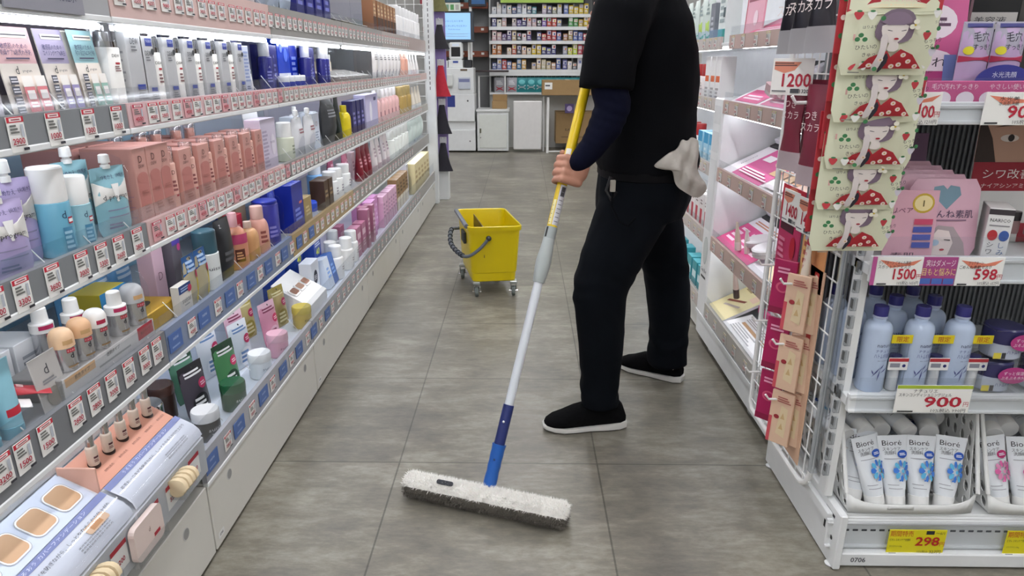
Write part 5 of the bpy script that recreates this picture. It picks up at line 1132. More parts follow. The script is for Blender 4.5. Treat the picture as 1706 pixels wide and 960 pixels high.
# ---------------------------------------------------------------- face mask packs on the hanging strip
def mask_pack(lab, x, y, z, rz, tilt):
    w, h = .158, .165
    SK = 'e6dcd6'; GR = '3a7a4a'; RD = 'b02a34'
    hair = circ(.0, .62, .19, .2, 22)
    def E(cx, cz, rx, rz_, c): return ('e', cx, cz, rx, rz_, c)
    P = [('r', -.5, .62, .5, .995, 'b8303c'), ('tw', '毛穴水', .0, .82, .13, .5, 'f0e4dc'), ('tw', 'FACE MASK', .02, .73, .035, .42, 'e8c8c0'), ('tw', 'clear & moist in 3 minutes', .05, .69, .03, .5, 'f0d8b0'), ('r', -.3, .66, .3, .664, 'f0d8b0'),
         ('p', [(-.5, .74), (.5, .74), (.5, .79), (.2, .77), (-.2, .79), (-.5, .76)], 'dfe0c4'),
         ('p', [(-.17, .66), (-.19, .5), (-.12, .42), (-.02, .4), (.08, .4), (.17, .44), (.19, .56), (.19, .7), (.13, .79), (.02, .82), (-.1, .79)], '7a6878'),
         ('p', [(-.13, .64), (-.125, .52), (-.07, .42), (.0, .385), (.06, .42), (.12, .52), (.13, .64)], SK), ('p', [(-.03, .42), (.06, .42), (.07, .3), (-.05, .3)], SK),
         ('p', [(-.15, .62), (.15, .62), (.14, .72), (.03, .79), (-.1, .75)], '857284'),
         ('p', [(-.28, .085), (-.2, .22), (-.04, .31), (.0, .22), (.09, .33), (.22, .26), (.34, .085)], RD), ('p', [(-.05, .31), (.0, .2), (-.06, .04), (-.09, .04)], '33303a'),
         ('p', [(-.13, .5), (-.07, .52), (-.05, .42), (-.06, .2), (-.09, .06), (-.17, .06), (-.11, .3)], 'ded4d2'),
         E(.02, .455, .028, .012, 'a02030'), ('p', [(-.08, .555), (-.03, .545), (-.03, .552), (-.08, .565)], '33303a'), ('p', [(.05, .545), (.1, .555), (.1, .565), (.05, .552)], '33303a'),
         E(.15, .6, .035, .028, 'eeead8'), E(.18, .66, .035, .028, 'eeead8'), E(.2, .59, .03, .024, 'eeead8'), E(.17, .62, .014, .012, 'd0b040')]
    for px, pz in ((-.19, .13), (.1, .14), (.19, .18), (.02, .12), (.27, .12), (.11, .26), (-.12, .2)): P += [E(px, pz, .034, .026, 'ecd8d0'), E(px, pz, .012, .01, 'c8a860')]
    for px, pz, c in ((-.42, .74, 'c03a42'), (.38, .76, 'eceae6'), (-.3, .74, 'ecebe4'), (.3, .5, 'b83840'), (.4, .3, 'd8d2dc')): P += [('p', [(px - .055, pz + .03), (px - .02, pz - .045), (px, pz - .06), (px + .02, pz - .045), (px + .055, pz + .03), (px, pz + .045)], c), E(px, pz + .045, .03, .012, GR)]
    for px, pz in ((-.38, .5), (-.41, .45), (-.34, .45), (.41, .58), (-.2, .7), (.44, .36)): P.append(E(px, pz, .03, .026, GR))
    for tx, px, pz, s_ in (('ひたいの', -.32, .36, .045), ('きゅっ', -.28, .27, .04), ('もっちり', .36, .44, .045), ('つるん', .36, .37, .045), ('はりよせ', -.32, .6, .03), ('うるおい', .4, .66, .028)): P.append(('ta', tx, px, pz, s_, .08, '2c2c2a'))
    P += [('l', 1, -.46, -.34, .03, .05, '8a8a80'), ('r', -.46, .84, -.44, .9, 'd8a8a0')]
    def tz(z): return z * .80
    def tx_(x, k): return x * k
    Q = []
    for n_, it in enumerate(P):
        if n_ < 5: Q.append(it); continue
        k = 1.1 if 5 < n_ < 22 else 1.0
        if it[0] == 'p': Q.append(('p', (chaikin if it[2] != RD else (lambda q, n: q))([(x * (k if abs(x) < .4 else 1), tz(z)) for x, z in it[1]], 1), it[2]))
        elif it[0] == 'e': Q.append(('e', it[1] * k, tz(it[2]), it[3] * k * .85, it[4] * .85, it[5]))
        elif it[0] == 'ta': Q.append(('ta', it[1], it[2], tz(it[3]), it[4] * 1.15, it[5], it[6]))
        else: Q.append(it)
    P = Q
    o = pouch(w, h, .013, 'dfe0c4', P, name='face_mask_pack', r=.008, rings=2)
    o.location = (x, y, z); o.rotation_euler = (tilt, 0, rz); return tag(o, lab, 'face mask pack', 'hanging face mask packs')
words = ['uppermost', 'second', 'third', 'fourth', 'lowest']
pos = [(.626, 1.262, 1.14, -.02, .06), (.634, 1.283, 1.058, .02, .0), (.644, 1.304, .97, -.03, .05), (.646, 1.325, .889, .0, .03), (.654, 1.346, .80, .02, .02)]
m1 = None
for i, (x, y, z, rz, tl_) in enumerate(pos):
    lab = 'cream face mask pack picturing a woman in red, %s of the column' % words[i]
    if m1 is None: m1 = mask_pack(lab, x, y, z, rz, tl_)
    else: c = dup(m1, (x, y, z), rz, lab, 'hanging face mask packs'); c.rotation_euler = (tl_, 0, rz)
    o = MB(); o.box(-.079, .079, 0, .003, 0, .15, mat('b0303a', .4), .001); prints(o, [('e', -.44, .2 + .2 * q, .03, .03, ['3a7a4a', 'e8d8d0'][q % 2]) for q in range(4)], .158, .15, flat(0)); ob = o.build('face_mask_pack')
    put(ob, x - .003, y + .028 if i == 4 else y + .02, z + .035, rz - .02, 'red-backed mask pack hanging right behind the %s cream pack of the column' % words[i], 'face mask pack')
    ob.location.y = y + .0 + .016 + .008 * 0
t = thing('hanging_strip', 'clear hanging strip that carries the column of cream face mask packs', 'display strip', (.65, 1.385, .95))
b = MB(); b.box(-.012, .012, 0, .0015, 0, .65, CLEAR, 0); b.build('strip', t); b = MB(); b.tube([(0, 0, .6), (0, .03, .62), (.05, .05, .62)], .003, WHITE, 6); b.build('hook', t)

# ---------------------------------------------------------------- goods on the end shelving
def ep(o, x, y, z, lab, cat, grp=None, rz=0, rx=0): put(o, x, y, z, rz, lab, cat, grp); o.rotation_euler[0] = rx; return o
# lotion bottles
LOT = clear_mat('lotion_plastic', (.8, .84, .9), .12, .3)
lb = bpy.data.objects.new('lotion_bottle', None); COL.objects.link(lb); r = .030; H = .176
b = MB(); b.lathe([(r * .92, 0), (r, .004), (r, H - .03)] + [(.014 + (r - .014) * math.cos(a), H - .03 + .022 * math.sin(a)) for a in [PI / 2 * i / 6 for i in range(1, 7)]] + [(.013, H - .002)], mat('bccbe2', .25, var=.02), 24)
s_ = cyl_surf(r)
b.text('naturie', .008, .118, .013, '44466a', s_, .0006); b.text('ナチュリエ', .008, .104, .008, '3a3c8a', s_, .0006); b.text('ハトムギ化粧水', .008, .092, .0125, '33358a', s_, .0006, w=.042); b.text('skin conditioner', .008, .081, .004, '55587a', s_, .0006)
for (x0, z0, x1, z1) in ((-.012, .04, .004, .066), (.004, .05, .022, .062), (-.008, .046, -.014, .058), (.002, .058, .012, .072), (.0, .03, .004, .06)):
    dx, dz = x1 - x0, z1 - z0; n_ = math.hypot(dx, dz); ox, oz = -dz / n_ * .0016, dx / n_ * .0016
    b.decal([(x0, z0), ((x0 + x1) / 2 + ox, (z0 + z1) / 2 + oz), (x1, z1), ((x0 + x1) / 2 - ox, (z0 + z1) / 2 - oz)], s_, .0006, '55588f')
b.build('body', lb)
b = MB(); b.lathe([(.0125, H - .003), (.015, H), (.0155, H + .022), (.0145, H + .026)], mat('36347a', .25), 20); b.lathe([(.0158, H - .001), (.0158, H + .004)], mat('b8c0d8', .2), 20); b.build('cap', lb)
names = ['at the post end', 'in the middle', 'beside the box jars']
k = 0
for row in range(3):
    for c_, x in enumerate((.80, .893, .982)):
        lab = 'pale blue lotion bottle with violet cap, %s row, %s' % (['front', 'second', 'back'][row], names[c_]); p = (x - .022 * row + .012 * (row == 2), 1.445 + .074 * row, .446)
        if k == 0: put(lb, *p, 0, lab, 'bottle', 'lotion bottles'); k = 1
        else: dup(lb, p, random.uniform(-.06, .06), lab, 'lotion bottles')
def sample(lab, x, y):
    o = bpy.data.objects.new('sample_bag', None); COL.objects.link(o)
    b = MB(); b.box(-.02, .02, -.004, .004, 0, .12, CLEAR, .001); b.build('film', o)
    b = MB(); b.lathe([(.011, 0), (.012, .002), (.012, .055), (.008, .06)], mat('e8e8e6', .3), 16, M=T(0, .008, .002)); b.lathe([(.0125, .06), (.0125, .085)], mat('2a2860', .3), 16, M=T(0, .008, .002)); b.build('mini_bottle', o)
    b = MB(); b.box(-.022, .022, -.007, -.005, .055, .085, mat('e8e6e2', .5), .0005); fl = flat(-.007); b.decal(rect(-.022, .076, .022, .084), fl, .0004, 'b83038'); b.decal(circ(.013, .066, .004, n=10), fl, .0004, '2a2a6a'); b.decal(rect(-.018, .062, .004, .072), fl, .0004, '8a8a94'); b.build('label', o)
    b = MB(); b.box(-.024, .022, -.007, -.005, .12, .14, mat('dcc81e', .5), .0005); b.text('限定', 0, .13, .014, 'b02020', flat(-.007), .0004); b.build('yellow_tag', o)
    return put(o, x, y, .446, 0, lab, 'sample bag')
for i, x in enumerate((.847, .938, 1.024)): sample('small sample bag with yellow tag, %s between the lotion bottles' % nth(i + 1), x, 1.43)
sample('small sample bag with yellow tag, set back behind the first gap of lotion bottles', .845, 1.52)
def cream_jar(lab, z, x=1.085):
    o = bpy.data.objects.new('boxed_cream_jar', None); COL.objects.link(o)
    b = MB(); b.box(-.05, .05, -.045, .045, 0, .078, CLEAR, .002); b.build('clear_box', o)
    b = MB(); b.lathe([(.036, .004), (.04, .008), (.04, .04)], mat('ccd2e0', .25), 22); b.text('ハトムギ保湿', .012, .024, .011, '3a3c8a', cyl_surf(.04), .0006, w=.045); b.build('jar', o)
    b = MB(); b.lathe([(.041, .04), (.041, .072), (.037, .076)], mat('322f62', .25), 22); b.build('lid', o)
    b = MB(); b.decal(circ(.02, .05, .034, .02), flat(-.046), .0006, 'b0387c'); b.text('ずっと保湿', .02, .055, .009, 'f0e0ea', flat(-.046), .001); b.text('ぷるぷる水分', .02, .044, .009, 'f0e0ea', flat(-.046), .001); b.decal(rect(-.045, .012, -.028, .026), flat(-.046), .0006, 'd8c84a'); b.decal(rect(-.027, .012, -.018, .026), flat(-.046), .0006, '3a3a3e'); b.build('sticker', o)
    return put(o, x, 1.455, z, 0, lab, 'cream jar')
cream_jar('violet-lidded cream jar in clear box, lower of the stack on the end shelving', .446, 1.078); cream_jar('violet-lidded cream jar in clear box, upper of the stack on the end shelving', .525, 1.088)
cream_jar('violet-lidded cream jar in clear box, beside the stack at the frame edge', .446, 1.19)
def basket(lab, x0, x1):
    t = thing('basket', lab, 'basket', (0, 0, 0)); MW = mat('e9eae8', .4, var=.02)
    zb, zt = .142, .385; y0, y1 = 1.39, 1.80
    def panel(nm, A, B_, C_, D_, nu, nv):
        b = MB(); A, B_, C_, D_ = map(Vector, (A, B_, C_, D_))
        at = lambda u, v: (A * (1 - u) + B_ * u) * (1 - v) + (D_ * (1 - u) + C_ * u) * v
        for i in range(nu):
            for j in range(nv):
                u0, u1, v0, v1 = i / nu, (i + 1) / nu, j / nv, (j + 1) / nv; um, vm = (u0 + u1) / 2, (v0 + v1) / 2
                o = [at(u0, v0), at(um, v0), at(u1, v0), at(u1, vm), at(u1, v1), at(um, v1), at(u0, v1), at(u0, vm)]
                s1, s2 = .28 / nu, .36 / nv
                q = [at(um + s1 * math.cos(a), vm + s2 * math.sin(a)) for a in [-PI * .75 + PI / 4 * k for k in range(8)]]
                b.add(o + q, [(k, (k + 1) % 8, 8 + (k + 1) % 8, 8 + k) for k in range(8)], MW)
        ob = b.build(nm, t); md = ob.modifiers.new('t', 'SOLIDIFY'); md.thickness = .002; return ob
    i_ = .018
    panel('side_wall', (x0 + i_, y0 + .01, zb), (x0 + i_, y1, zb), (x0, y1, zt), (x0, y0 + .09, zt), 12, 7)
    panel('side_wall', (x1 - i_, y0 + .01, zb), (x1 - i_, y1, zb), (x1, y1, zt), (x1, y0 + .09, zt), 12, 7)
    panel('back_wall', (x0 + i_, y1, zb), (x1 - i_, y1, zb), (x1, y1, zt), (x0, y1, zt), 9, 7)
    panel('bottom', (x0 + i_, y0 + .01, zb), (x1 - i_, y0 + .01, zb), (x1 - i_, y1, zb), (x0 + i_, y1, zb), 9, 12)
    b = MB(); n = 16; ring = []
    lo = [(x0 + i_ - .004 + (x1 - x0 - 2 * i_ + .008) * q / n, y0 + .008 * (abs(2 * q / n - 1) ** 3), zb + .0) for q in range(n + 1)]
    hi = [(x0 + .006 + (x1 - x0 - .012) * q / n, y0 - .006 + .02 * (abs(2 * q / n - 1) ** 4), zb + .028 + .022 * (abs(2 * q / n - 1) ** 6)) for q in range(n + 1)]
    b.loft([lo, hi], MW, closed=False); b.decal(rect(-.03, .004, .03, .014), lambda u, z, o: ((x0 + x1) / 2 - .03 + u, y0 - .005 - o, zb + .012 + z), .001, 'd6d7d5'); ob = b.build('front_lip', t); md = ob.modifiers.new('t', 'SOLIDIFY'); md.thickness = .003
    b = MB(); b.tube([(x0 + .006, y0 + .012, zb + .05), (x0 - .001, y0 + .09, zt), (x0 - .001, y1, zt), (x1 + .001, y1, zt), (x1 + .001, y0 + .09, zt), (x1 - .006, y0 + .012, zb + .05)], .005, MW, 8); b.build('rim', t)
    return t
basket('white perforated basket of blue-printed face wash tubes at the base of the end shelving', .765, 1.085)
basket('white perforated basket of pink-printed face wash tubes beside the blue one', 1.097, 1.42)
def wash(c1, c2, c3):
    P = [('tw', 'Bioré', -.05, .9, .1, .62, '26262c'), ('tw', 'スキンケア', -.08, .815, .055, .56, '55555c'), ('tw', '洗顔料', -.14, .765, .055, .36, '55555c'), ('e', .24, .745, .17, .055, c1), ('l', 2, .14, .34, .725, .765, 'e8ecf8'), ('l', 1, -.35, .3, .68, .695, '9a9aa2'), ('l', 1, -.3, .0, .33, .345, '9a9aa2'), ('l', 1, -.28, .1, .28, .295, '9a9aa2')]
    for q in range(9):
        a = 2 * PI * q / 9 + .3; x, z = .14 + .17 * math.cos(a), .53 + .085 * math.sin(a); ca, sa = math.cos(a), math.sin(a)
        P.append(('p', [(x + .1 * ca * m_ - .06 * sa * k_, z + .05 * ca * k_ + .05 * sa * m_) for m_, k_ in ((-.8, 0), (0, .8), (1, .6), (1.2, 0), (1, -.6), (0, -.8))], [c2, c3][q % 2]))
    P += [('e', .14, .53, .05, .025, c3), ('e', .3, .63, .03, .015, c2), ('e', .33, .45, .025, .012, c3), ('e', .0, .41, .025, .012, c2)]
    return sqtube(.074, .172, .03, .0225, 'e6eaee', 'f0f0ee', P, name='face_wash_tube')
wb_ = wash('2a58b8', '3a78d0', '5ab0d8'); wp_ = wash('b82a6a', 'd0609a', 'd888b0')
bl_l = ['at the post end of the front row', 'second in the front row', 'third in the front row', 'fourth in the front row', 'last in the front row']
for i, (x, y, rz, lean) in enumerate([(.806, 1.44, -.1, -.12), (.852, 1.415, .25, .1), (.898, 1.412, .02, .04), (.952, 1.412, -.05, -.02), (1.01, 1.412, -.1, -.1)]):
    lab = 'white face wash tube with blue petals, ' + bl_l[i]
    if i == 0: o = put(wb_, x, y, .147, rz, lab, 'tube', 'blue face wash tubes')
    else: o = dup(wb_, (x, y, .147), rz, lab, 'blue face wash tubes')
    o.rotation_euler = (-.32, -lean, rz)
for i, (x, y, rz, lean) in enumerate([(1.148, 1.415, .05, .14), (1.2, 1.41, -.05, .03), (1.26, 1.41, 0, 0)]):
    lab = 'white face wash tube with pink petals, %s in the front row' % nth(i + 1)
    if i == 0: o = put(wp_, x, y, .147, rz, lab, 'tube', 'pink face wash tubes')
    else: o = dup(wp_, (x, y, .147), rz, lab, 'pink face wash tubes')
    o.rotation_euler = (-.32, -lean, rz)
for src, spec, wd in ((wb_, [(.79, 1.52, .3, -.15), (.84, 1.53, .5, .3), (.89, 1.55, -.2, .1), (.945, 1.53, .7, .4), (1.0, 1.54, .9, .45), (1.05, 1.6, .4, .2), (.87, 1.62, .2, .3), (.98, 1.64, .4, .1)], 'blue'), (wp_, [(1.15, 1.53, .8, .35), (1.2, 1.55, .1, .0), (1.25, 1.53, .6, .3), (1.17, 1.62, .3, .2)], 'pink')):
    for i, (x, y, a, lean) in enumerate(spec):
        c = dup(src, (x, y - .04, .297 + .006 * (i % 2)), a, '%s-petal face wash tube lying cap forward, %s from the post' % (wd, nth(i + 1)), wd + ' tubes lying behind'); c.rotation_euler = (-1.36 - .06 * (i % 3), 0, .9 * (lean - .15) * (1 if i % 2 else -1.2))
    for i in range(5):
        c = dup(src, (spec[0][0] + .056 * i, 1.478 + .006 * (i % 2), .248), 0, '%s-petal face wash tube lying in the lower layer of its basket, %s from the post' % (wd, nth(i + 1)), wd + ' tubes in the lower layer'); c.rotation_euler = (-1.45, 0, .06 * (i - 2))
# price cards on the end shelving
def yellow(price, tax, l2):
    b = MB(); w, h = .135, .068; b.box(-w / 2, w / 2, -.001, .001, 0, h, mat('e0d41e', .45, var=.02), .0004)
    prints(b, [('tw', '期間特売', -.28, .84, .26, .4, 'c03022'), ('r', .14, .82, .28, .97, '2a2a2e'), ('t', '～6/1', .38, .88, .15, '2a2a2e'), ('tw', 'ビオレ スキンケア洗顔料', -.3, .6, .12, .36, '2a2a2e'), ('tw', l2, -.36, .34, .09, .22, '2a2a2e'), ('tw', price, .18, .56, .5, .42, 'b8241e'), ('t', '円', .44, .45, .2, 'b8241e'), ('t', '10%税込', .12, .13, .11, '2a2a2e'), ('t', tax + '円', .34, .13, .17, '2a2a2e'), ('r', -.47, .04, -.34, .08, '2a2a2e')], w, h, flat(-.001), lay=.0004)
    return b.build('price_card')
put(yellow('298', '327', 'モイスチャー130g'), .945, YE - .02, .038, 0, 'yellow sale card reading 298 below the basket of blue tubes', 'price card')
put(yellow('298', '327', 'スクラブイン130g'), 1.222, YE - .02, .038, 0, 'yellow sale card cut by the frame edge below the basket of pink tubes', 'price card')
put(big_card(.165, .067, '900', '10%税込 990円', ['ナチュリエ', 'スキンコンディショニングジェル'], top='a8bc3a'), .912, YE - .02, .418, 0, 'white card with green edge reading 900 under the lotion bottles', 'price card')
put(big_card(.165, .067, '900', '10%税込 990円', ['ナチュリエ', 'スキンコンディショナー'], top='a8bc3a'), 1.222, YE - .02, .418, 0, 'white card with green edge under the cream jars at the frame edge', 'price card')
put(big_card(.095, .062, '1500', '10%税込 1650円', ['クリアターン ごめんね素肌', 'スポットケアマスク']), .785, YE - .02, .716, 0, 'white card reading 1500 under the pink eye mask box', 'price card')
put(big_card(.095, .062, '598', '10%税込 657円', ['クリアターン', 'ごめんね素肌マスク']), .952, YE - .02, .716, 0, 'white card reading 598 under the lilac pouches and white box', 'price card')
b = MB(); b.box(-.036, .036, -.001, .001, 0, .062, mat('a84a84', .45), .0004); prints(b, [('tw', '実はダメージ', .02, .78, .26, .84, 'f0e4ea'), ('tw', '目もと悩みに', .0, .48, .3, .95, 'f0d890'), ('r', -.5, .06, -.2, .26, '4a6ab8'), ('r', -.17, .06, .13, .26, '4a6ab8'), ('r', .16, .06, .46, .26, '4a6ab8')], .072, .062, flat(-.001)); put(b.build('shelf_strip'), .868, YE - .019, .716, 0, 'purple printed strip between the cards reading 1500 and 598', 'strip')
b = MB(); b.box(-.01, .01, -.001, .001, 0, .062, mat('c05a98', .45), .0004); put(b.build('shelf_strip'), .739, YE - .019, .716, 0, 'narrow pink strip at the post end of the middle rail', 'strip')
put(big_card(.12, .062, '900', '10%税込 990円', ['水光美', '水光肌洗顔']), .95, YE - .02, 1.045, 0, 'white card reading 900 on the top rail of the end shelving', 'price card')
put(big_card(.09, .062, '1100', '税込 1210円', ['オイル']), .762, YE - .02, 1.045, 0, 'white card partly hidden by the mask packs on the top rail', 'price card')
# middle shelf of the end shelving
mp = pouch(.15, .17, .01, 'd3a9b8', [('p', [(.0, .62), (-.2, .8), (-.18, .9), (-.05, .92), (0, .87), (.05, .92), (.18, .9), (.2, .8)], '6f8d9c'), ('tw', 'ごめんね素肌', .0, .56, .11, .8, '3a3450'), ('l', 1, -.2, .3, .47, .5, '8a6a80'), ('p', [(-.26, .02), (-.24, .3), (-.1, .42), (.12, .4), (.3, .2), (.36, .02)], 'a89a9c'), ('p', [(-.17, .03), (-.2, .24), (-.1, .37), (.06, .35), (.14, .2), (.1, .04)], 'e2d4d0'), ('e', .0, .11, .035, .014, 'a83a48'), ('e', -.12, .2, .06, .04, 'a8c0d4'), ('p', [(.0, .235), (.09, .225), (.09, .24), (.0, .245)], '4a4448')], name='eye_mask_pack', r=.012)
for i in range(5):
    lab = 'lilac pink eye mask pouch with a heart, %s from the front on the end shelving' % nth(i + 1); p = (.905 - .012 * i, 1.45 + .025 * i, .757 + .006 * i)
    if i == 0: put(mp, *p, 0, lab, 'pouch', 'eye mask pouches'); o = mp
    else: o = dup(mp, p, 0, lab, 'eye mask pouches')
    o.rotation_euler[0] = -.15
o = board(.105, .15, .004, 'd8a8b6', [('e', .2, .82, .22, .14, 'c8a83a'), ('e', .2, .82, .18, .11, 'ead8a0'), ('t', '1', .2, .82, .12, '5a4a1a'), ('tw', 'リペア', -.2, .72, .09, .4, '5a2a4a'), ('r', .05, .3, .42, .38, '4a58a8'), ('r', .05, .41, .42, .49, '4a58a8'), ('r', .05, .52, .42, .6, 'c84a6a'), ('r', .05, .19, .42, .27, '4a58a8'), ('tw', '素肌', -.1, .08, .09, .5, '4a3a4a')], 'boxed_eye_mask', .08); put(o, .822, 1.428, .757, 0, 'pink eye mask box with a gold number one seal in front of the pouches', 'box')
o = board(.12, .17, .004, '6a4a66', [('e', -.1, .82, .2, .13, 'c8b040'), ('t', 'A', -.1, .82, .14, '2a2420'), ('r', -.5, .3, .5, .62, 'e0cfd8'), ('tw', 'リペア', 0, .46, .18, .7, '4a2a5a')], 'display_card', .1); put(o, .86, 1.58, .84, 0, 'dark mauve card with gold seal behind the eye mask pouches', 'display card')
nk = carton(.045, .085, .115, 'e4e3e1', [('r', -.5, .88, .5, .98, '3a3438'), ('tw', 'NARICO', 0, .78, .09, .8, '33333a'), ('l', 1, -.4, .4, .66, .7, '8a888c'), ('e', -.2, .5, .2, .1, 'b83038'), ('e', .25, .5, .2, .1, '3a5aa0'), ('v', 'シワ', -.22, .32, .12, '5a5a60'), ('v', 'しみ', .22, .32, .12, '4a6a98')], name='boxed_eye_cream')
put(nk, 1.018, 1.46, .757, -.42, 'white box printed with red and blue figures beside the red poster', 'box')
P = [('r', -.5, .62, .5, 1, 'c9a08a'), ('e', -.05, .8, .13, .028, 'e8dcd4'), ('e', -.03, .802, .045, .027, '2e2420'), ('p', [(-.3, .88), (.1, .93), (.25, .89), (.1, .9)], '4a342a'), ('r', .3, .62, .5, 1, 'd8d0cc'), ('p', [(-.5, .62), (-.2, .62), (-.3, .8), (-.5, 1)], '3a2a24'), ('r', -.5, .4, .5, .62, '9a2030'), ('tw', 'シワ改善', 0, .53, .08, .7, 'f0e8e4'), ('tw', 'ナイアシンアミド', 0, .44, .04, .7, 'f0e0dc'), ('r', -.5, .0, .5, .4, 'dddbd8'), ('r', .3, 0, .5, .15, 'a02838')]
o = board(.16, .3, .003, 'dddbd8', P, 'poster', .05); put(o, 1.12, 1.6, .757, 0, 'red and white poster with a close-up eye behind the white box', 'poster')
for i in range(4):
    o = jar(.014, .05, .02, '8a6a6a', '2a2628'); put(o, 1.12 + .03 * i, 1.55 - .02 * i, .79, 0, 'small dark-capped cream tube before the red poster, %s from the white box' % nth(i + 1), 'tube', 'dark-capped tubes')
# top shelf of the end shelving
o = board(.17, .22, .004, 'c85a8e', [('e', .1, .75, .28, .16, 'e8dce4'), ('l', 2, -.1, .3, .7, .8, '5a3a54'), ('e', .1, .3, .36, .2, 'ecdfe6'), ('tw', '汚れ', .1, .38, .1, .4, '33303a'), ('r', -.25, .2, .3, .3, 'b0407c'), ('r', .25, .15, .4, .45, '6a7ab0')], 'display_card', .15); put(o, .84, 1.52, 1.078, 0, 'pink display card with oval white panels behind the mask packs', 'display card')
tb = pouch(.062, .16, .018, 'b9a0c4', [('r', -.5, .55, .5, 1, 'a8a4b4'), ('tw', '毛穴', .05, .82, .13, .5, '2c2a3a'), ('tw', 'すっきり', .1, .7, .08, .6, '2c2a3a'), ('e', -.3, .66, .13, .05, 'd8d02a'), ('r', -.5, .52, .5, .6, 'a82a4c'), ('r', -.4, .93, .4, .98, '3a3a7a')], name='wrapped_tube', r=.01)
put(tb, .905, 1.47, 1.078, 0, 'lilac wrapped tube with printed header, nearer the mask packs', 'tube'); dup(tb, (.97, 1.47, 1.078), -.05, 'lilac wrapped tube with printed header, nearer the dark pouch')
b = MB(); b.prism(circ(0, 0, .055, .035, 20, 0, PI), -.0015, .0015, mat('36388a', .4)); b.text('水光洗顔', 0, .016, .012, 'd8dcf0', flat(-.0015), .0005); put(b.build('shelf_sign'), .945, 1.425, 1.122, 0, 'violet half-round sign in front of the lilac tubes', 'sign')
b = MB(); b.box(-.16, .16, -.004, .0, 0, .05, mat('c85088', .4)); prints(b, [('tw', '毛穴汚れすっきり', -.33, .78, .24, .28, 'f0dce8'), ('tw', 'やさしい使い心地', .02, .78, .24, .28, 'f0dce8'), ('tw', '水光ケア', .36, .78, .24, .2, 'f0dce8')] + [('e', -.4 + .14 * q, .32, .055, .28, 'e8dce4') for q in range(4)], .32, .05, flat(-.004)); o = b.build('shelf_strip'); put(o, .95, 1.412, 1.077, 0, 'pink printed shelf front under the lilac tubes', 'strip')
o = pouch(.12, .26, .02, '34322f', [('l', 2, -.2, .35, .55, .62, '9a948c'), ('e', 0, .82, .25, .08, '44403c'), ('l', 2, -.1, .3, .45, .5, 'c8c0b4')], name='black_pouch'); put(o, 1.06, 1.5, 1.078, 0, 'dark brown pouch at the frame edge on the top shelf of the end shelving', 'pouch')
o = board(.24, .3, .004, '141416', [('r', -.45, .52, .45, .64, 'b8b4b0'), ('tw', 'しっとり美容液', 0, .58, .06, .7, '3a3a3e'), ('tw', 'PURE', 0, .85, .16, .7, '8a6a3a')], 'display_card'); put(o, 1.02, 1.7, 1.078, 0, 'black display card with gold letters at the back of the top shelf', 'display card')
o = board(.14, .3, .004, '7a5a62', [('r', -.5, .0, .5, .45, 'a88a98'), ('p', [(-.3, .45), (-.2, .9), (.2, .95), (.35, .45)], '8a5a48'), ('r', .2, .4, .45, 1, '2a2024')], 'display_card'); put(o, .93, 1.66, 1.078, 0, 'dim photo card of a neck and dark hair behind the pink display card', 'display card')
# ================================================================ far end of the shop
YK = 9.45
t = thing('checkout_kiosk', 'white self-checkout machine with blue screen at the far end of the aisle', 'checkout machine', (-.88, YK, 0))
b = MB(); b.box(-.24, .235, 0, .4, .02, .3, METW, .006); b.box(-.24, .235, .03, .4, .3, .41, METW, .004); b.build('base', t)
b = MB(); b.box(-.25, .23, -.01, .4, .41, .77, METW, .006); b.decal(circ(.14, .68, .012, n=12), flat(-.01), .001, '55585a'); b.decal(rect(-.16, .6, -.03, .75), flat(-.01), .001, '2a3a86'); b.decal(rect(-.25, .6, -.15, .625), flat(-.01), .001, '3a3a3c')
for x in (-.15, .16): b.decal(circ(x, .15, .01, n=10), flat(-.0), .001, '6a6a6a')
b.build('lower_housing', t)
b = MB(); b.box(-.25, .225, .0, .4, .77, 1.1, METW, .008); b.box(.02, .18, -.02, 0, .83, .98, mat('c2c8d4', .35), .01); b.decal(rect(.03, .92, .17, .96), flat(-.02), .001, '7a80a8'); b.decal(rect(.05, 1.06, .14, 1.085), flat(0), .001, '6a5a4a'); b.build('payment_head', t)
b = MB(); b.box(-.17, -.05, -.05, .0, .86, 1.02, mat('d8dad8', .4), .012); b.build('receipt_tray', t)
b = MB(); b.box(-.11, .08, .04, .22, 1.1, 1.2, METW, .006); b.box(-.105, .075, .1, .25, 1.2, 1.42, METW, .02); b.decal(rect(-.075, 1.24, .045, 1.36), flat(.1), .001, '18181c'); b.decal(rect(-.06, 1.37, .03, 1.4), flat(.1), .001, 'e8f2ff'); b.decal(rect(-.05, 1.16, .02, 1.185), flat(.04), .001, '3a50a0'); b.build('scanner', t)
b = MB(); b.box(-.22, -.12, .05, .25, 1.1, 1.19, METW, .006); b.build('side_tray', t)
b = MB(); b.box(.1, .2, .05, .2, 1.1, 1.2, mat('26262a', .4), .01); b.build('card_reader', t)
for x in (-.17, .15):
    b = MB(); b.tube([(x, .2, 1.1), (x, .2, 1.45)], .012, WHITE, 8); b.build('screen_leg', t)
b = MB(); b.box(-.25, .23, .12, .17, 1.42, 1.8, mat('3a4048', .3), .01); b.build('screen_frame', t)
b = MB(); sc_ = mat('86b0d8', .4, emit=.55); b.box(-.235, .185, .115, .119, 1.455, 1.78, sc_, .001)
b.text('いらっしゃいませ', -.03, 1.68, .03, '5a88b8', flat(.115), .001); b.text('画面にタッチしてください', -.03, 1.62, .028, '3a6aa0', flat(.115), .001); b.text('Touch the screen', -.03, 1.58, .022, '3a6aa0', flat(.115), .001)
for q in range(2): b.decal(rect(-.2, 1.49 + .03 * q, .15, 1.498 + .03 * q), flat(.115), .001, 'a8ccea')
b.build('screen', t)
b = MB(); b.box(-.22, .06, .1, .115, 1.8, 1.9, mat('dfe4d8', .5), .002)
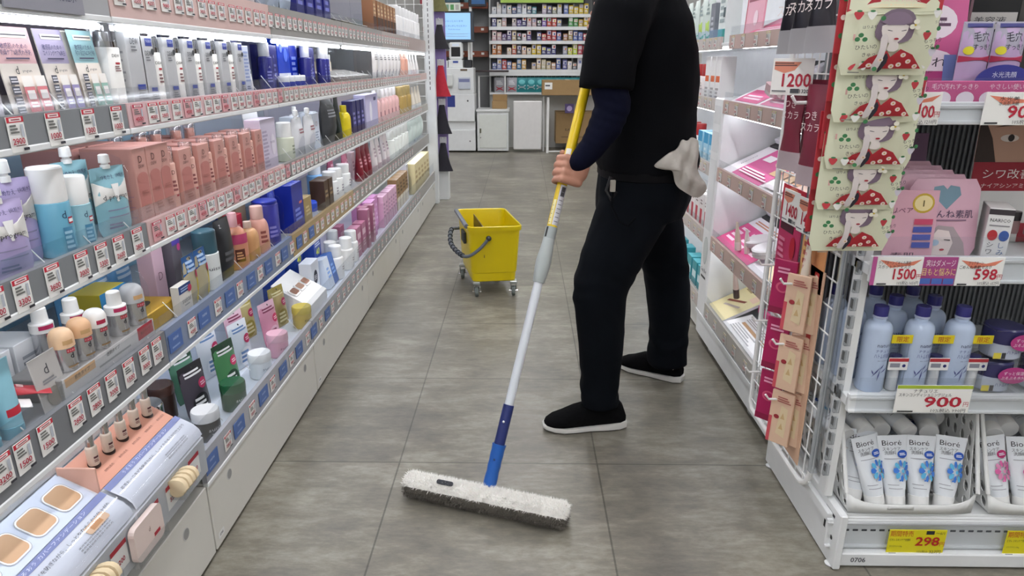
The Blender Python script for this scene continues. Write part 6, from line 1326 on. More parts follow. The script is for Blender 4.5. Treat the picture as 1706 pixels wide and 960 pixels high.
for q in range(4): b.decal(rect(-.2 + .065 * q, 1.815, -.155 + .065 * q, 1.88), flat(.1), .001, ['6a8a9a', '7aa088', '5a9a5a', 'b8b8b0'][q])
b.build('payment_sign', t)
t = thing('yellow_notice', 'yellow notice strip standing beside the checkout screen', 'notice', (-1.17, YK + .2, 1.75)); b = MB(); b.box(-.03, .03, 0, .01, 0, .25, mat('d8c83a', .5), .002); b.decal(circ(0, .18, .02, n=12), flat(0), .001, 'b84a3a'); b.build('sheet', t); b = MB(); b.tube([(0, .02, -.65), (0, .02, 0)], .01, WHITE, 8); b.build('stem', t)
b = MB(); b.box(-.27, .27, 0, .01, 0, .16, PAPER, .002); prints(b, [('tw', '割引', -.1, .55, .5, .25, 'b03a50'), ('e', .3, .5, .12, .3, '6a8a6a'), ('e', .3, .5, .08, .2, 'e8e8e4')], .54, .16, flat(0)); put(b.build('hanging_sign'), -.9, YK + .1, 2.12, 0, 'white hanging sign above the checkout screen', 'sign')
t = thing('monitor_stand', 'small dark monitor on a white pole behind the checkout machine', 'monitor', (-.52, YK + .5, 1.1)); b = MB(); b.tube([(-.2, 0, 0), (-.2, 0, 1.3)], .02, WHITE, 8); b.build('pole', t)
b = MB(); b.box(-.22, .02, -.06, -.02, .78, .93, mat('20242c', .3), .006); b.decal(rect(-.18, .81, -.0, .9), flat(-.06), .001, '3a6aa0'); b.build('screen', t)
# cabinet, panel, boxes
t = thing('low_cabinet', 'low grey-white cabinet with one door beside the checkout machine', 'cabinet', (-.42, YK, 0))
b = MB(); b.box(-.2, .225, .0, .42, .02, .54, METW, .004); b.box(-.21, .235, -.02, .44, .54, .57, METW, .004); b.build('body', t)
b = MB(); b.box(-.17, .2, -.012, 0, .06, .5, mat('dde0da', .35), .003); d = b.build('door', t)
b = MB(); b.box(-.165, -.145, -.02, -.012, .26, .32, mat('6a6a58', .4), .002); b.tube([(-.155, -.02, .2), (-.155, -.012, .2)], .008, CHROME, 8); b.build('handle', d)
t = thing('cart_frame', 'white tube frame with a dark bar standing on the low cabinet', 'frame', (-.45, YK + .36, .571))
b = MB(); b.tube([(-.16, 0, 0), (-.16, 0, .42), (.2, 0, .42), (.2, 0, .0)], .013, WHITE, 8); b.build('tube_frame', t); b = MB(); b.box(-.2, .25, -.05, .05, .47, .495, mat('3a2e30', .5), .004); b.build('top_bar', t)
b = MB(); b.box(-.19, .19, 0, .03, 0, .5, mat('e2e0de', .35), .02); b.build; o = b.build('white_panel'); o.location = (0, 0, 0); put(o, .06, YK - .02, .04, 0, 'large plain white panel leaning at the far counter', 'panel')
o.scale = (1.0, 1, 1.28)
KR = mat('a08258', .75, var=.08)
def cbox(x0, x1, y0, d, z0, h, lab, deco=True):
    t = thing('cardboard_box', lab, 'cardboard box', ((x0 + x1) / 2, y0, z0)); w = x1 - x0
    b = MB(); b.box(-w / 2, w / 2, 0, d, 0, h, KR, .004); b.decal(rect(-w / 2 + .01, h * .96, w / 2 - .01, h * .975), flat(0), .001, '84683f'); b.build('carton_body', t)
    b = MB(); b.box(-.03, .03, 0, d, h - .001, h + .0012, mat('b89a68', .4), .0003); b.build('packing_tape', t)
    if deco == 1: b = MB(); b.box(-w / 2 + .03, -w / 2 + .13, -.002, 0, h * .4, h * .85, PAPER, .0005); b.decal(rect(-w / 2 + .04, h * .6, -w / 2 + .1, h * .7), flat(-.002), .001, '55555a'); b.build('shipping_label', t)
    if deco == 2: b = MB(); b.text('KAWAII', -.06, h * .45, .05, '3a2e20', flat(0), .001); b.decal(rect(-w / 2 + .08, h * .2, w / 2 - .1, h * .22), flat(0), .001, '5a4630'); b.build('printing', t)
cbox(.25, .93, YK - .1, .4, .755, .19, 'long flat cardboard box lying on the far counter', 1)
cbox(.45, 1.0, YK + .2, .4, .1, .42, 'square cardboard box on the floor behind the mop pole', 2)
t = thing('open_carton', 'small open cardboard box on the low cabinet', 'cardboard box', (-.32, YK + .1, .572)); b = MB(); b.box(-.1, .1, 0, .2, 0, .1, KR, .003); b.build('carton_body', t); b = MB(); b.box(-.1, .1, .19, .2, .1, .18, KR, .002); b.build('flap', t); b = MB(); b.prism(circ(.02, 0, .08, .05, 16), 0, .004, KR, M=T(0, .08, .101) @ rot('X', PI / 2)); b.build('flap', t)
# tall shelves with small boxed goods
bs = thing('back_shelves', 'tall white shelving full of small boxes on the back wall', 'shelf unit', (.22, 9.95, 0))
b = MB(); b.box(-.7, 1.6, .28, .3, 0, 2.3, mat('77787a', .6)); b.build('back_panel', bs)
ZS = [.98, 1.21, 1.42, 1.6, 1.73]
ZS = [1.075, 1.27, 1.45, 1.63, 1.79]
for z in ZS:
    b = MB(); b.box(-.69, 1.6, -.02, .28, z - .02, z, METW, .003); b.box(-.69, 1.6, -.03, -.02, z - .045, z, METW, .003); b.box(-.69, 1.6, -.034, -.03, z - .005, z + .03, CLEAR, 0); b.build('shelf', bs)
for x in (-.69, .47, 1.6):
    b = MB(); b.box(x - .012, x + .012, .22, .28, 0, 2.3, METW, .003); b.build('upright', bs)
b = MB(); b.box(-.69, 1.6, -.02, .28, .74, .77, METW, .003); b.box(-.69, 1.6, -.03, .26, .99, 1.03, METW, .004)
for q in range(24): b.tube([(-.6 + q * .06, .2, .8), (-.6 + q * .06, .2, 1.0)], .0025, WHITE, 5)
b.box(-.69, 1.6, .1, .12, 0, .74, mat('c9c9c5', .5), .002)
b.build('counter', bs)
colr = [['c9ccd2', 'd4d0d0', 'b8bcc8', 'c4b8b0', '34467a', '8a94a8', 'd8dade', '2e4a68', '3f8a90', 'c88aa0', 'b8a8b8', '55506a', '8a8a78', 'c8c8c8', '5a70b0', 'd8b820', 'd8b820', 'd8b820', 'd8b820'],
        ['5a5a8a', 'd8d4c8', 'c8a8a0', 'b8a0a0', 'a09098', '4a3a7a', '403a6a', 'c0a8b0', 'b89898', '383040', '7a5aa0', 'b8402c', 'c03a2c', '8a8aa0', '4a8a3a', '4a9a4a', '3a8a3a', 'c8a83a', 'd8b82a'],
        ['c8a0a4', 'c09aa0', '5a3a6a', '6a5a8a', 'b09a7a', '33333a', 'd8c8cc', '58407a', '34306a', '38346e', 'b83038', 'b03a40', 'b84048', '5a5a9a', 'b07a4a', 'a89060', '4a5a9a', '4a60a0', 'b83a48'],
        ['c87a3a', 'b87038', 'a89a90', 'd0b8a8', 'b8604a', '44404a', 'd0a890', 'c8b8a0', 'd0b030', 'c8a828', '3a3870', '4a4880', '44427a', '3a3a70', '9a9aa8', 'c8c840', 'b8c83a', 'b03a48', 'b8303a'],
        ['3a4a8a', '8a90b8', 'b83a30', '5a6aa0', 'c88a4a', '3a6a90', 'c8a050', 'b83a34', 'c0a890', 'd0b898', 'c8c0a0', 'c8b890', 'b89070', '5a6aa8', '5a5a90', 'c8c0b8', '5a5a60', 'd8d8dc', '4a7ab0']]
seen2 = {}
lv_ = ['lowest', 'second lowest', 'middle', 'second highest', 'highest']
for r_, z in enumerate(ZS):
    row = colr[4 - r_]; n = 19; j = 0
    for i in range(n):
        c = row[i]; x = -.40 + i * .068 + .02 * (i > 13)
        if (r_ * 5 + i) % 11 == 7: continue
        h = .1 + .02 * ((i * 7 + r_ * 3) % 4) - .01; j += 1
        lab = 'small %s box, %s along the %s back wall shelf from the checkout' % (cname(c), nth(j), lv_[r_])
        kk = (c, round(h, 3))
        if kk in seen2: dup(seen2[kk], (x, 9.99, z + .0005), 0, lab, 'small boxes on the back wall shelves')
        else:
            o = carton(.058, .08, h, c, [('r', -.4, .5, .4, .85, ['e4e0dc', 'd8d0c0', 'b8b8c8'][i % 3]), ('l', 2, -.35, .3, .15, .4, 'dedede'), ('e', .1, .65, .22, .1, row[(i + 5) % 19])], name='boxed_goods'); seen2[kk] = put(o, x, 9.99, z + .0005, 0, lab, 'box', 'small boxes on the back wall shelves')
b = MB(); b.box(-.55, .6, 0, .05, 0, .6, mat('1c1e20', .4), .006); b.decal(rect(-.53, .012, .58, .59), flat(0), .001, 'a8c85a'); t_ = b.build('wall_screen'); put(t_, .22, 9.9, 1.915, 0, 'wide wall screen showing green above the back wall shelves', 'screen')
te = pouch(.15, .2, .03, '2f8a90', [('r', -.35, .2, .35, .5, 'd0dce0'), ('e', 0, .7, .3, .15, '6ac0c4'), ('l', 2, -.3, .3, .25, .45, '55787c')], name='refill_pouch', hole=True); gy = pouch(.15, .2, .03, 'a8a8ae', [('r', -.35, .1, .35, .4, 'b8404a'), ('l', 3, -.3, .3, .5, .8, 'e4e4e8')], name='refill_pouch', hole=True)
for i in range(9):
    src = gy if i < 2 else te; x = [-.33, -.16][i] if i < 2 else -.02 + (i - 2) * .13; lab = '%s refill pouch, %s under the back wall shelves' % (('grey', nth(i + 1)) if i < 2 else ('teal', nth(i - 1)))
    if i in (0, 2): put(src, x, 9.955, .7705, 0, lab, 'refill pouch', 'refill pouches under the back shelves')
    else: dup(src, (x, 9.955, .7705), 0, lab, 'refill pouches under the back shelves')
bm_ = thing('brown_rack', 'grey back rack with brown shelf edges behind the checkout machine', 'shelf unit', (-.85, 10.2, 0))
b = MB(); b.box(-.55, .36, .2, .22, .0, 2.4, mat('8f9091', .6)); b.build('back_panel', bm_)
for z in (1.3, 1.62, 1.93):
    b = MB(); b.box(-.55, .36, -.05, .2, z - .02, z, mat('9a9a98', .5), .003); b.box(-.55, .36, -.06, -.05, z - .06, z + .02, mat('8a4a34', .5), .003)
    for q in range(5): b.box(-.3 + .14 * q, -.26 + .14 * q, -.064, -.06, z - .03, z, PAPER, .0005)
    b.build('shelf', bm_)
for i, (x, w, c, nm) in enumerate([(-1.28, .3, 'a82a40', 'crimson'), (-.98, .2, '4a7080', 'slate blue'), (-.72, .2, '5a8a98', 'pale teal')]):
    o = carton(w, .15, .16, c, [('l', 2, -.35, .35, .3, .6, 'c8c8d0')], name='stored_box'); put(o, x, 10.25, 1.931, 0, nm + ' box on top of the brown-edged rack', 'box')
t = thing('side_frame', 'white metal frame stand beside the plain white panel', 'stand', (.33, YK - .05, 0)); b = MB()
b.tube([(0, 0, 0), (0, 0, .73)], .018, WHITE, 8); b.tube([(-.05, .2, 0), (-.05, .2, .73)], .012, WHITE, 8); b.tube([(0, 0, .02), (.5, 0, .02)], .01, WHITE, 8); b.build('frame', t)
o = carton(.12, .02, .12, '5a4a7a', [('e', 0, .5, .3, .3, 'b8a8d0')], name='boxed_goods'); put(o, .62, YK + .03, .56, 0, 'small purple pack hanging above the square cardboard box', 'pack'); o.location.z = .521
# ================================================================ mop
BP = Vector((-.088, 1.617, .055)); HP = Vector((.122, 1.95, .875)); dv = (HP - BP).normalized()
mop = thing('floor_mop', 'long-handled mop with white and grey fleece head, yellow and white pole with blue socket', 'mop', (0, 0, 0))
def on(z): return BP + dv * ((z - BP.z) / dv.z)
def seg(nm, z0, z1, r, mt, lab=None, extra=None):
    b = MB(); rr = r if isinstance(r, list) else [r, r]
    n = len(rr); b.tube([on(z0 + (z1 - z0) * i / (n - 1)) for i in range(n)], rr, mt, 16)
    if extra: extra(b)
    o = b.build(nm, mop)
    if lab: o['label'] = lab
    return o
seg('upper_pole', .60, 1.30, .0145, mat('e0bf12', .3), 'yellow upper pole')
seg('lower_pole', .20, .64, .0125, mat('dfe4ea', .3), 'white lower pole')
seg('telescopic_clamp', .575, .69, [.016, .019, .021, .0215, .0195, .0175, .0165], mat('a9b0ae', .4), 'grey twist clamp')
seg('clamp_tip', .69, .72, [.0165, .0165], mat('9aa2a0', .4))
import mathutils
axis_q = dv.to_track_quat('Z', 'Y').to_matrix().to_4x4()
def band(nm, z0, z1, r, a0, a1, mt, marks=0):
    b = MB(); L_ = (on(z1) - on(z0)).length; M = Matrix.Translation(on(z0)) @ axis_q; n = 10
    P = [(r * math.cos(a0 + (a1 - a0) * i / n), r * math.sin(a0 + (a1 - a0) * i / n), z) for z in (0, L_) for i in range(n + 1)]
    b.add(P, [(i, i + 1, n + 2 + i, n + 1 + i) for i in range(n)], mt, True, M)
    for q in range(marks):
        zz = L_ * (.08 + .84 * q / marks); P = [((r + .0004) * math.cos(a0 + (a1 - a0) * u), (r + .0004) * math.sin(a0 + (a1 - a0) * u), z) for z in (zz, zz + L_ * .018) for u in (.15, .3, .45, .6)]
        b.add(P, [(i, i + 1, 5 + i, 4 + i) for i in range(3)], mat('6a6a70', .5), True, M)
    return b.build(nm, mop)
import math as _m
ca_ = (axis_q.inverted() @ Vector((0, -1, .3)).to_4d()).to_3d(); ac_ = _m.atan2(ca_.y, ca_.x)
band('pole_sticker', .725, .83, .0149, ac_ - .2, ac_ + 1.5, mat('c9c9cc', .3), 8); band('pole_sticker', .725, .79, .0149, ac_ - 1.0, ac_ - .35, mat('e6dca0', .4), 5); band('barcode_patch', .80, .825, .0151, ac_ + .1, ac_ + 1.0, mat('3a3a3e', .5)); band('white_patch', .9, .925, .0149, ac_ - .9, ac_ + .2, mat('e2e0d8', .4))
band('clamp_slot', .692, .718, .0169, ac_ - 1.0, ac_ - .6, mat('2c2c2c', .5))
seg('pole_socket', .155, .26, .0152, mat('24306e', .35), 'dark blue pole socket')
seg('swivel_socket', .05, .16, [.0165, .0185, .0185, .017, .0185, .0175, .0185, .018, .0195], mat('1f5fb4', .35), 'bright blue ribbed socket')
for z_, c in ((.22, 'd8d8d8'), (.125, '123a70')):
    b = MB(); b.sphere(on(z_) + Vector((-.004, -.0155, .004)), .0035, mat(c, .3), 10); b.build('rivet', mop)
# fleece head
A = Vector((-.318, 1.655, .034)); Bq = Vector((.115, 1.515, .034)); ax = (Bq - A).normalized(); pn = Vector((0, 0, 1)).cross(ax).normalized(); Lh = (Bq - A).length
def fleece(name, ang0, ang1, mt, n, fl):
    b = MB(); rnd = random.Random(3 if ang0 < 1 else 5); R1, R2 = .034, .03
    P = []; N_ = 36; K = 10
    for i in range(N_ + 1):
        t_ = i / N_; e = 1 if 0 < i < N_ else .75
        for k in range(K + 1):
            a = ang0 + (ang1 - ang0) * k / K
            P.append(A + ax * Lh * t_ + (pn * (math.cos(a) * R1) + Vector((0, 0, math.sin(a) * R2))) * e * (1 + .05 * math.sin(i * 2.1 + k)))
    b.add(P, [(i * (K + 1) + k, i * (K + 1) + k + 1, (i + 1) * (K + 1) + k + 1, (i + 1) * (K + 1) + k) for i in range(N_) for k in range(K)], mt, True)
    for e_ in (0, N_):
        c0 = A + ax * Lh * (e_ / N_); b.add([c0] + P[e_ * (K + 1):(e_ + 1) * (K + 1)], [(0, k + 1, k + 2) for k in range(K)], mt, True)
    vs_ = []; fs = []
    for q in range(n):
        t_ = rnd.random(); a = ang0 + (ang1 - ang0) * rnd.random(); en = rnd.random() < .07
        d = (pn * math.cos(a) * R1 + Vector((0, 0, math.sin(a) * R2)))
        p = A + ax * Lh * t_ + d * .97
        dr = (d.normalized() + Vector((rnd.gauss(0, .45), rnd.gauss(0, .45), rnd.gauss(0, .3) - .15)))
        if en: s_ = rnd.choice((0, 1)); p = A + ax * Lh * s_ + d * rnd.random(); dr = ax * (1 if s_ else -1) + Vector((rnd.gauss(0, .5), rnd.gauss(0, .5), rnd.gauss(0, .4)))
        dr.normalize(); l = fl * (.6 + .8 * rnd.random()); w = dr.cross(Vector((rnd.gauss(0, 1), rnd.gauss(0, 1), rnd.gauss(0, 1)))).normalized() * .0011
        tip = p + dr * l
        if tip.z < .002: tip.z = .002
        o = len(vs_); vs_ += [p - w, p + w, tip]; fs.append((o, o + 1, o + 2))
    b.add(vs_, fs, mt, True); o = b.build(name, mop); return o
o = fleece('fleece_top', .4, 2.72, mat('fffdf8', .95, var=.08, scale=50), 9000, .011); o['label'] = 'clean white upper fleece'
o = fleece('fleece_underside', 2.72, 2 * PI + .4, mat('6a655d', .95, var=.25, scale=30), 8000, .009); o['label'] = 'wet grey lower fleece'
b = MB(); M = Matrix.Translation(A + ax * .115 + Vector((0, -.012, .034))) @ Matrix(((ax.x, pn.x, 0, 0), (ax.y, pn.y, 0, 0), (0, 0, 1, 0), (0, 0, 0, 1))) @ rot('X', .5)
b.prism(rrect(-.024, -.006, .024, .006, .005), 0, .004, mat('2c2e34', .5), M=M @ rot('X', PI / 2)); b.build('fleece_slot', mop)
# ================================================================ bucket
def bucket():
    t = thing('mop_bucket', 'yellow rectangular mop bucket with dark carry handle on four casters', 'bucket', (-.175, 3.57, 0), .0); t.scale = (1.12, 1.08, 1.08)
    YL = mat('e4cb06', .32, var=.02)
    # local frame: corners on the floor plan from the photograph's standing corners
    def ringz(z, k, inset=0):
        fl, fr, br, bl = (-.085, -.225), (.155, -.19), (.065, .22), (-.175, .19)
        cx = sum(p[0] for p in (fl, fr, br, bl)) / 4; cy = sum(p[1] for p in (fl, fr, br, bl)) / 4
        out = []
        C4 = [fl, fr, br, bl]
        for i, p in enumerate(C4):
            p = Vector(p); q0 = Vector(C4[i - 1]); q1 = Vector(C4[(i + 1) % 4]); r_ = .035
            d0 = (q0 - p).normalized(); d1 = (q1 - p).normalized()
            for s_ in range(5):
                u = s_ / 4; v = (p + d0 * r_ * (1 - u) ** 2 + d1 * r_ * u ** 2)
                w = Vector((v.x - cx, v.y - cy)); w = w * k; w -= w.normalized() * inset
                out.append((cx + w.x, cy + w.y, z))
        return out
    b = MB(); b.loft([ringz(.075, .80), ringz(.08, .83), ringz(.12, .85), ringz(.123, .87), ringz(.33, .965), ringz(.332, 1.01), ringz(.352, 1.02), ringz(.355, 1.0), ringz(.352, .97), ringz(.33, .945), ringz(.1, .83, .004)], YL); b.build('tub', t)
    # dark grip bar on the rim of one short side and the bail
    cl = lambda p, q, u: tuple(Vector(p) * (1 - u) + Vector(q) * u)
    fl, bl, fr = (-.09, -.225, .352), (-.18, .19, .352), (.16, -.19, .352)
    b = MB(); b.tube([cl(fl, bl, .06), cl(fl, bl, .94)], .0105, mat('6a7078', .4), 10); b.build('grip_bar', t)
    pA = (.005, -.222, .3); pB = (-.09, .215, .3)
    dn = Vector((-.11, -.04, -.07))
    pts = [Vector(pA), Vector(pA) + dn * .35 + Vector((0, -.0, -.02)), Vector(pA) + dn * .8 + Vector((0, .0, -.02)), Vector(fl) + Vector((-.035, .03, -.135)), Vector(fl) * .5 + Vector(bl) * .5 + Vector((-.05, 0, -.13)), Vector(bl) + Vector((-.02, -.03, -.10)), Vector(pB) + Vector((-.07, 0, -.05)), Vector(pB)]
    from mathutils import geometry
    sm = []
    for i in range(len(pts) - 1):
        p0, p1, p2, p3 = pts[max(i - 1, 0)], pts[i], pts[i + 1], pts[min(i + 2, len(pts) - 1)]
        for s_ in range(4):
            u = s_ / 4; sm.append(.5 * ((2 * p1) + (p2 - p0) * u + (2 * p0 - 5 * p1 + 4 * p2 - p3) * u * u + (3 * p1 - p0 - 3 * p2 + p3) * u ** 3))
    sm.append(pts[-1])
    b = MB(); b.tube(sm, .008, mat('5a6068', .4), 8)
    for i in range(11, 21): b.tube([sm[i] + Vector((0, 0, 0)), sm[i] + (sm[i + 1] - sm[i]) * .35], .0125, mat('40464e', .5), 8)
    h = b.build('carry_handle', t)
    for p in (pA, pB):
        b = MB(); b.sphere(p, .013, mat('33383e', .4), 12); b.build('handle_pivot', t)
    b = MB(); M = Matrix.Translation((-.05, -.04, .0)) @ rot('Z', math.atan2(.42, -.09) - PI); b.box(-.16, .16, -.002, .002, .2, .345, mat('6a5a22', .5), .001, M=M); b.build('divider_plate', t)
    b = MB(); M = Matrix.Translation((-.115, -.06, .27)) @ rot('Z', math.atan2(.415, -.09) - PI); b.box(-.045, .045, -.012, .0, -.025, .03, mat('33383a', .5), .002, M=M); b.build('clip_plate', t)
    for x, y in ((-.055, -.175), (.115, -.15), (.03, .15), (-.145, .125)):
        b = MB(); b.box(x - .017, x + .017, y - .02, y + .02, .064, .078, mat('b8bcb8', .3, .7), .003); b.tube([(x - .012, y + .004, .066), (x - .012, y, .025)], .004, CHROME, 6); b.tube([(x + .012, y + .004, .066), (x + .012, y, .025)], .004, CHROME, 6); b.tube([(x - .02, y, .025), (x + .02, y, .025)], .004, CHROME, 8)
        c = b.build('caster', t); b = MB(); b.lathe([(.008, -.008), (.02, -.0085), (.0245, -.006), (.0245, .006), (.02, .0085), (.008, .008)], mat('6f7672', .6), 20, M=T(x, y, .0248) @ rot('Y', PI / 2)); b.build('wheel', c)
    return t
bucket()
# ================================================================ the cleaner
def remesh(mb, vox, it, name, mt, parent, fold=None):
    o = mb.build('tmp'); 
    md = o.modifiers.new('r', 'REMESH'); md.mode = 'VOXEL'; md.voxel_size = vox
    m2 = o.modifiers.new('s', 'SMOOTH'); m2.iterations = it; m2.factor = .5
    bpy.context.view_layer.update(); dg = bpy.context.evaluated_depsgraph_get()
    me = bpy.data.meshes.new_from_object(o.evaluated_get(dg)); bpy.data.objects.remove(o)
    me.name = name; me.materials.clear(); me.materials.append(mt)
    if fold:
        for v in me.vertices: v.co += fold(v.co) * v.normal if not isinstance(fold(v.co), Vector) else fold(v.co)
    me.polygons.foreach_set('use_smooth', [True] * len(me.polygons))
    ob = bpy.data.objects.new(name, me); COL.objects.link(ob)
    if parent: ob.parent = parent
    return ob
def caps(b, chain, seg=18, end=True):
    """chain of (x,y,z,r): tapered limb"""
    pts = [Vector(c[:3]) for c in chain]; rs = [c[3] for c in chain]
    P = []; R = []
    for i in range(len(pts) - 1):
        n = max(2, int((pts[i + 1] - pts[i]).length / .012))
        for k in range(n): u = k / n; P.append(pts[i].lerp(pts[i + 1], u)); R.append(rs[i] + (rs[i + 1] - rs[i]) * u)
    P.append(pts[-1]); R.append(rs[-1])
    b.tube(P, R, WHITE, seg); b.sphere(pts[0], rs[0] * .99, WHITE, seg); 
    if end: b.sphere(pts[-1], rs[-1] * .99, WHITE, seg)
def rings(b, rr, n=32, p=2.3):
    R = []
    for z, cx, rx, cy, ry in rr:
        R.append([(cx + rx * math.copysign(abs(math.cos(a)) ** (2 / p), math.cos(a)), cy + ry * math.copysign(abs(math.sin(a)) ** (2 / p), math.sin(a)), z) for a in [2 * PI * i / n for i in range(n)]])
    b.loft(R, WHITE)
def vn(v, s, ph=0): return mathutils.noise.noise(Vector((v.x, v.y, v.z)) * s + Vector((ph, ph, ph)))
per = thing('person', 'cleaner in black short-sleeved shirt, dark trousers and black shoes pushing a mop', 'person', (0, 0, 0))
SKINM = mat('b98670', .5, var=.05, scale=60)
W1 = Vector((.165, 1.925, .905)); EL = Vector((.247, 1.94, 1.045)); SHL = Vector((.30, 2.03, 1.335))
b = MB()
rings(b, [(.80, .385, .11, 2.19, .15), (.95, .385, .11, 2.19, .15), (1.1, .375, .115, 2.19, .155), (1.25, .35, .115, 2.19, .165), (1.36, .325, .09, 2.19, .14), (1.40, .31, .06, 2.19, .08)])
caps(b, [(.31, 2.19, 1.4, .06), (.285, 2.19, 1.5, .054)])
b.sphere((.262, 2.19, 1.605), (.092, .073, .108), WHITE, 24); b.sphere((.215, 2.19, 1.56), (.05, .052, .055), WHITE, 16); b.sphere((.168, 2.19, 1.6), (.014, .012, .022), WHITE, 10)
for s in (-1, 1): b.sphere((.275, 2.19 + s * .074, 1.6), (.02, .01, .03), WHITE, 10)
caps(b, [tuple(SHL) + (.045,), tuple(EL) + (.032,), tuple(W1) + (.0255,)])
SHR, ELR, W2 = Vector((.31, 2.34, 1.335)), Vector((.31, 2.40, 1.12)), Vector((.275, 2.19, 1.24))
caps(b, [tuple(SHR) + (.045,), tuple(ELR) + (.032,), tuple(W2) + (.026,)])
caps(b, [(.37, 2.13, .82, .065), (.255, 2.06, .47, .05), (.28, 2.045, .11, .038)]); caps(b, [(.40, 2.25, .82, .065), (.50, 2.36, .47, .055), (.535, 2.40, .11, .038)])
caps(b, [(.28, 2.045, .09, .03), (.20, 2.04, .045, .02)]); caps(b, [(.55, 2.42, .09, .03), (.49, 2.47, .045, .02)])
def hand(b, G, wrist, back):
    """closed hand round the pole at G; back = direction from the pole to the back of the hand"""
    back = (back - dv * back.dot(dv)).normalized(); side_ = dv.cross(back).normalized()
    if side_.x > 0: side_ = -side_
    # palm block behind the pole
    pc = G + back * .030
    kn = G + back * .026 + side_ * .022
    caps(b, [tuple(wrist) + (.027,), tuple(pc - side_ * .026 + dv * .0) + (.026,)])
    for q in range(4):
        o = dv * (.031 - .0208 * q)
        caps(b, [tuple(pc - side_ * .030 + o * .8) + (.0145,), tuple(kn + o) + (.0115,)], 12)
        L1 = (1, 1.08, 1.03, .85)[q]
        caps(b, [tuple(kn + o) + (.0096,), tuple(G + side_ * .031 * L1 + back * .0 + o) + (.0088,), tuple(G + side_ * .016 - back * .0265 * L1 + o) + (.008,), tuple(G - side_ * .010 - back * .026 + o) + (.007,)], 12)
    caps(b, [tuple(pc - side_ * .03 + dv * .02) + (.015,), tuple(G - side_ * .030 + back * .006 + dv * .043) + (.0125,), tuple(G - side_ * .016 - back * .022 + dv * .052) + (.0112,), tuple(G + side_ * .008 - back * .027 + dv * .056) + (.009,)], 12)
hand(b, on(.868), W1, Vector((.45, -.9, 0)))
hand(b, on(1.26), W2, Vector((.8, .6, 0)))
body = remesh(b, .0032, 3, 'body', SKINM, per)
# face and hair
HM = mat('17151a', .6, var=.15, scale=90)
b = MB(); b.sphere((.272, 2.19, 1.63), (.1, .083, .098), WHITE, 24); b.sphere((.30, 2.19, 1.585), (.075, .079, .09), WHITE, 20); o = remesh(b, .008, 2, 'hair', HM, per)
b = MB(); b.sphere((.25, 2.19, 1.69), (.105, .086, .045), WHITE, 20); b.box(.1, .19, 2.13, 2.25, 1.672, 1.682, WHITE, .004); remesh(b, .006, 2, 'cap', mat('1c1c22', .7), per)
for s in (-1, 1):
    b = MB(); b.sphere((.186, 2.19 + s * .03, 1.612), (.008, .011, .007), mat('e8e4e0', .3), 12); b.sphere((.1795, 2.19 + s * .03, 1.612), (.004, .005, .005), mat('1a1210', .2), 10); b.build('eye', per)
    b = MB(); b.tube([(.176, 2.19 + s * .014, 1.632), (.174, 2.19 + s * .03, 1.636), (.186, 2.19 + s * .046, 1.63)], .0035, HM, 6); b.build('eyebrow', per)
b = MB(); b.sphere((.172, 2.19, 1.553), (.007, .022, .006), mat('9a5a54', .5), 12); b.build('mouth', per)
NAVY = mat('10131c', .85, var=.25, scale=14, bump=.25)
SHIRT = cloth_mat('08090d', .9, var=.25, scale=12, bump=.25); UNDER = cloth_mat('090c20', .85, var=.2, scale=40, bump=.3)
b = MB()
rings(b, [(.845, .39, .152, 2.185, .188), (.88, .388, .156, 2.185, .192), (.95, .385, .149, 2.185, .182), (1.02, .383, .148, 2.185, .18), (1.1, .378, .15, 2.185, .186), (1.2, .362, .15, 2.185, .196), (1.28, .345, .143, 2.185, .203), (1.36, .33, .125, 2.185, .19), (1.41, .318, .095, 2.185, .14), (1.445, .308, .062, 2.19, .075)])
caps(b, [(.31, 2.05, 1.375, .085), (.262, 1.975, 1.27, .082), (.232, 1.955, 1.17, .076), (.226, 1.95, 1.092, .074)], end=False); caps(b, [(.32, 2.34, 1.365, .085), (.32, 2.395, 1.22, .076), (.315, 2.395, 1.13, .07)])
def shirt_fold(v):
    return .007 * vn(v, 7) + .004 * math.sin(v.z * 60 + vn(v, 5) * 6) * max(0, min(1, (1.05 - v.z) * 6)) + .004 * vn(v, 16, 3)
remesh(b, .009, 4, 'short_sleeved_shirt', SHIRT, per, shirt_fold)
b = MB(); caps(b, [(.225, 1.95, 1.14, .05), (.238, 1.945, 1.075, .051), tuple(EL) + (.05,)] + [(.225, 1.936, .99, .046), (.19, 1.929, .935, .037), (.158, 1.923, .899, .0315)])
remesh(b, .006, 2, 'left_undersleeve', UNDER, per, lambda v: .0016 * math.sin((v.z + v.x * .5) * 210 + vn(v, 8) * 5) * max(0, 1 - abs(v.z - 1.05) * 8) + .003 * vn(v, 18))['label'] = 'navy long undersleeve'
b = MB(); caps(b, [(.315, 2.395, 1.16, .05), tuple(ELR) + (.05,), (.285, 2.23, 1.225, .034)]); remesh(b, .008, 2, 'right_undersleeve', UNDER, per, lambda v: .004 * vn(v, 18))
b = MB()
rings(b, [(.70, .375, .135, 2.175, .165), (.76, .385, .147, 2.18, .185), (.82, .39, .15, 2.185, .187), (.88, .39, .144, 2.185, .18)])
def leg(lst): rings(b, lst, 28, 2.2)
leg([(.085, .262, .062, 2.045, .072), (.12, .257, .062, 2.045, .07), (.2, .255, .064, 2.046, .07), (.3, .255, .069, 2.047, .073), (.4, .25, .078, 2.05, .078), (.46, .245, .085, 2.053, .082), (.52, .255, .093, 2.06, .087), (.6, .285, .104, 2.075, .094), (.68, .325, .115, 2.09, .1), (.76, .355, .115, 2.11, .105)])
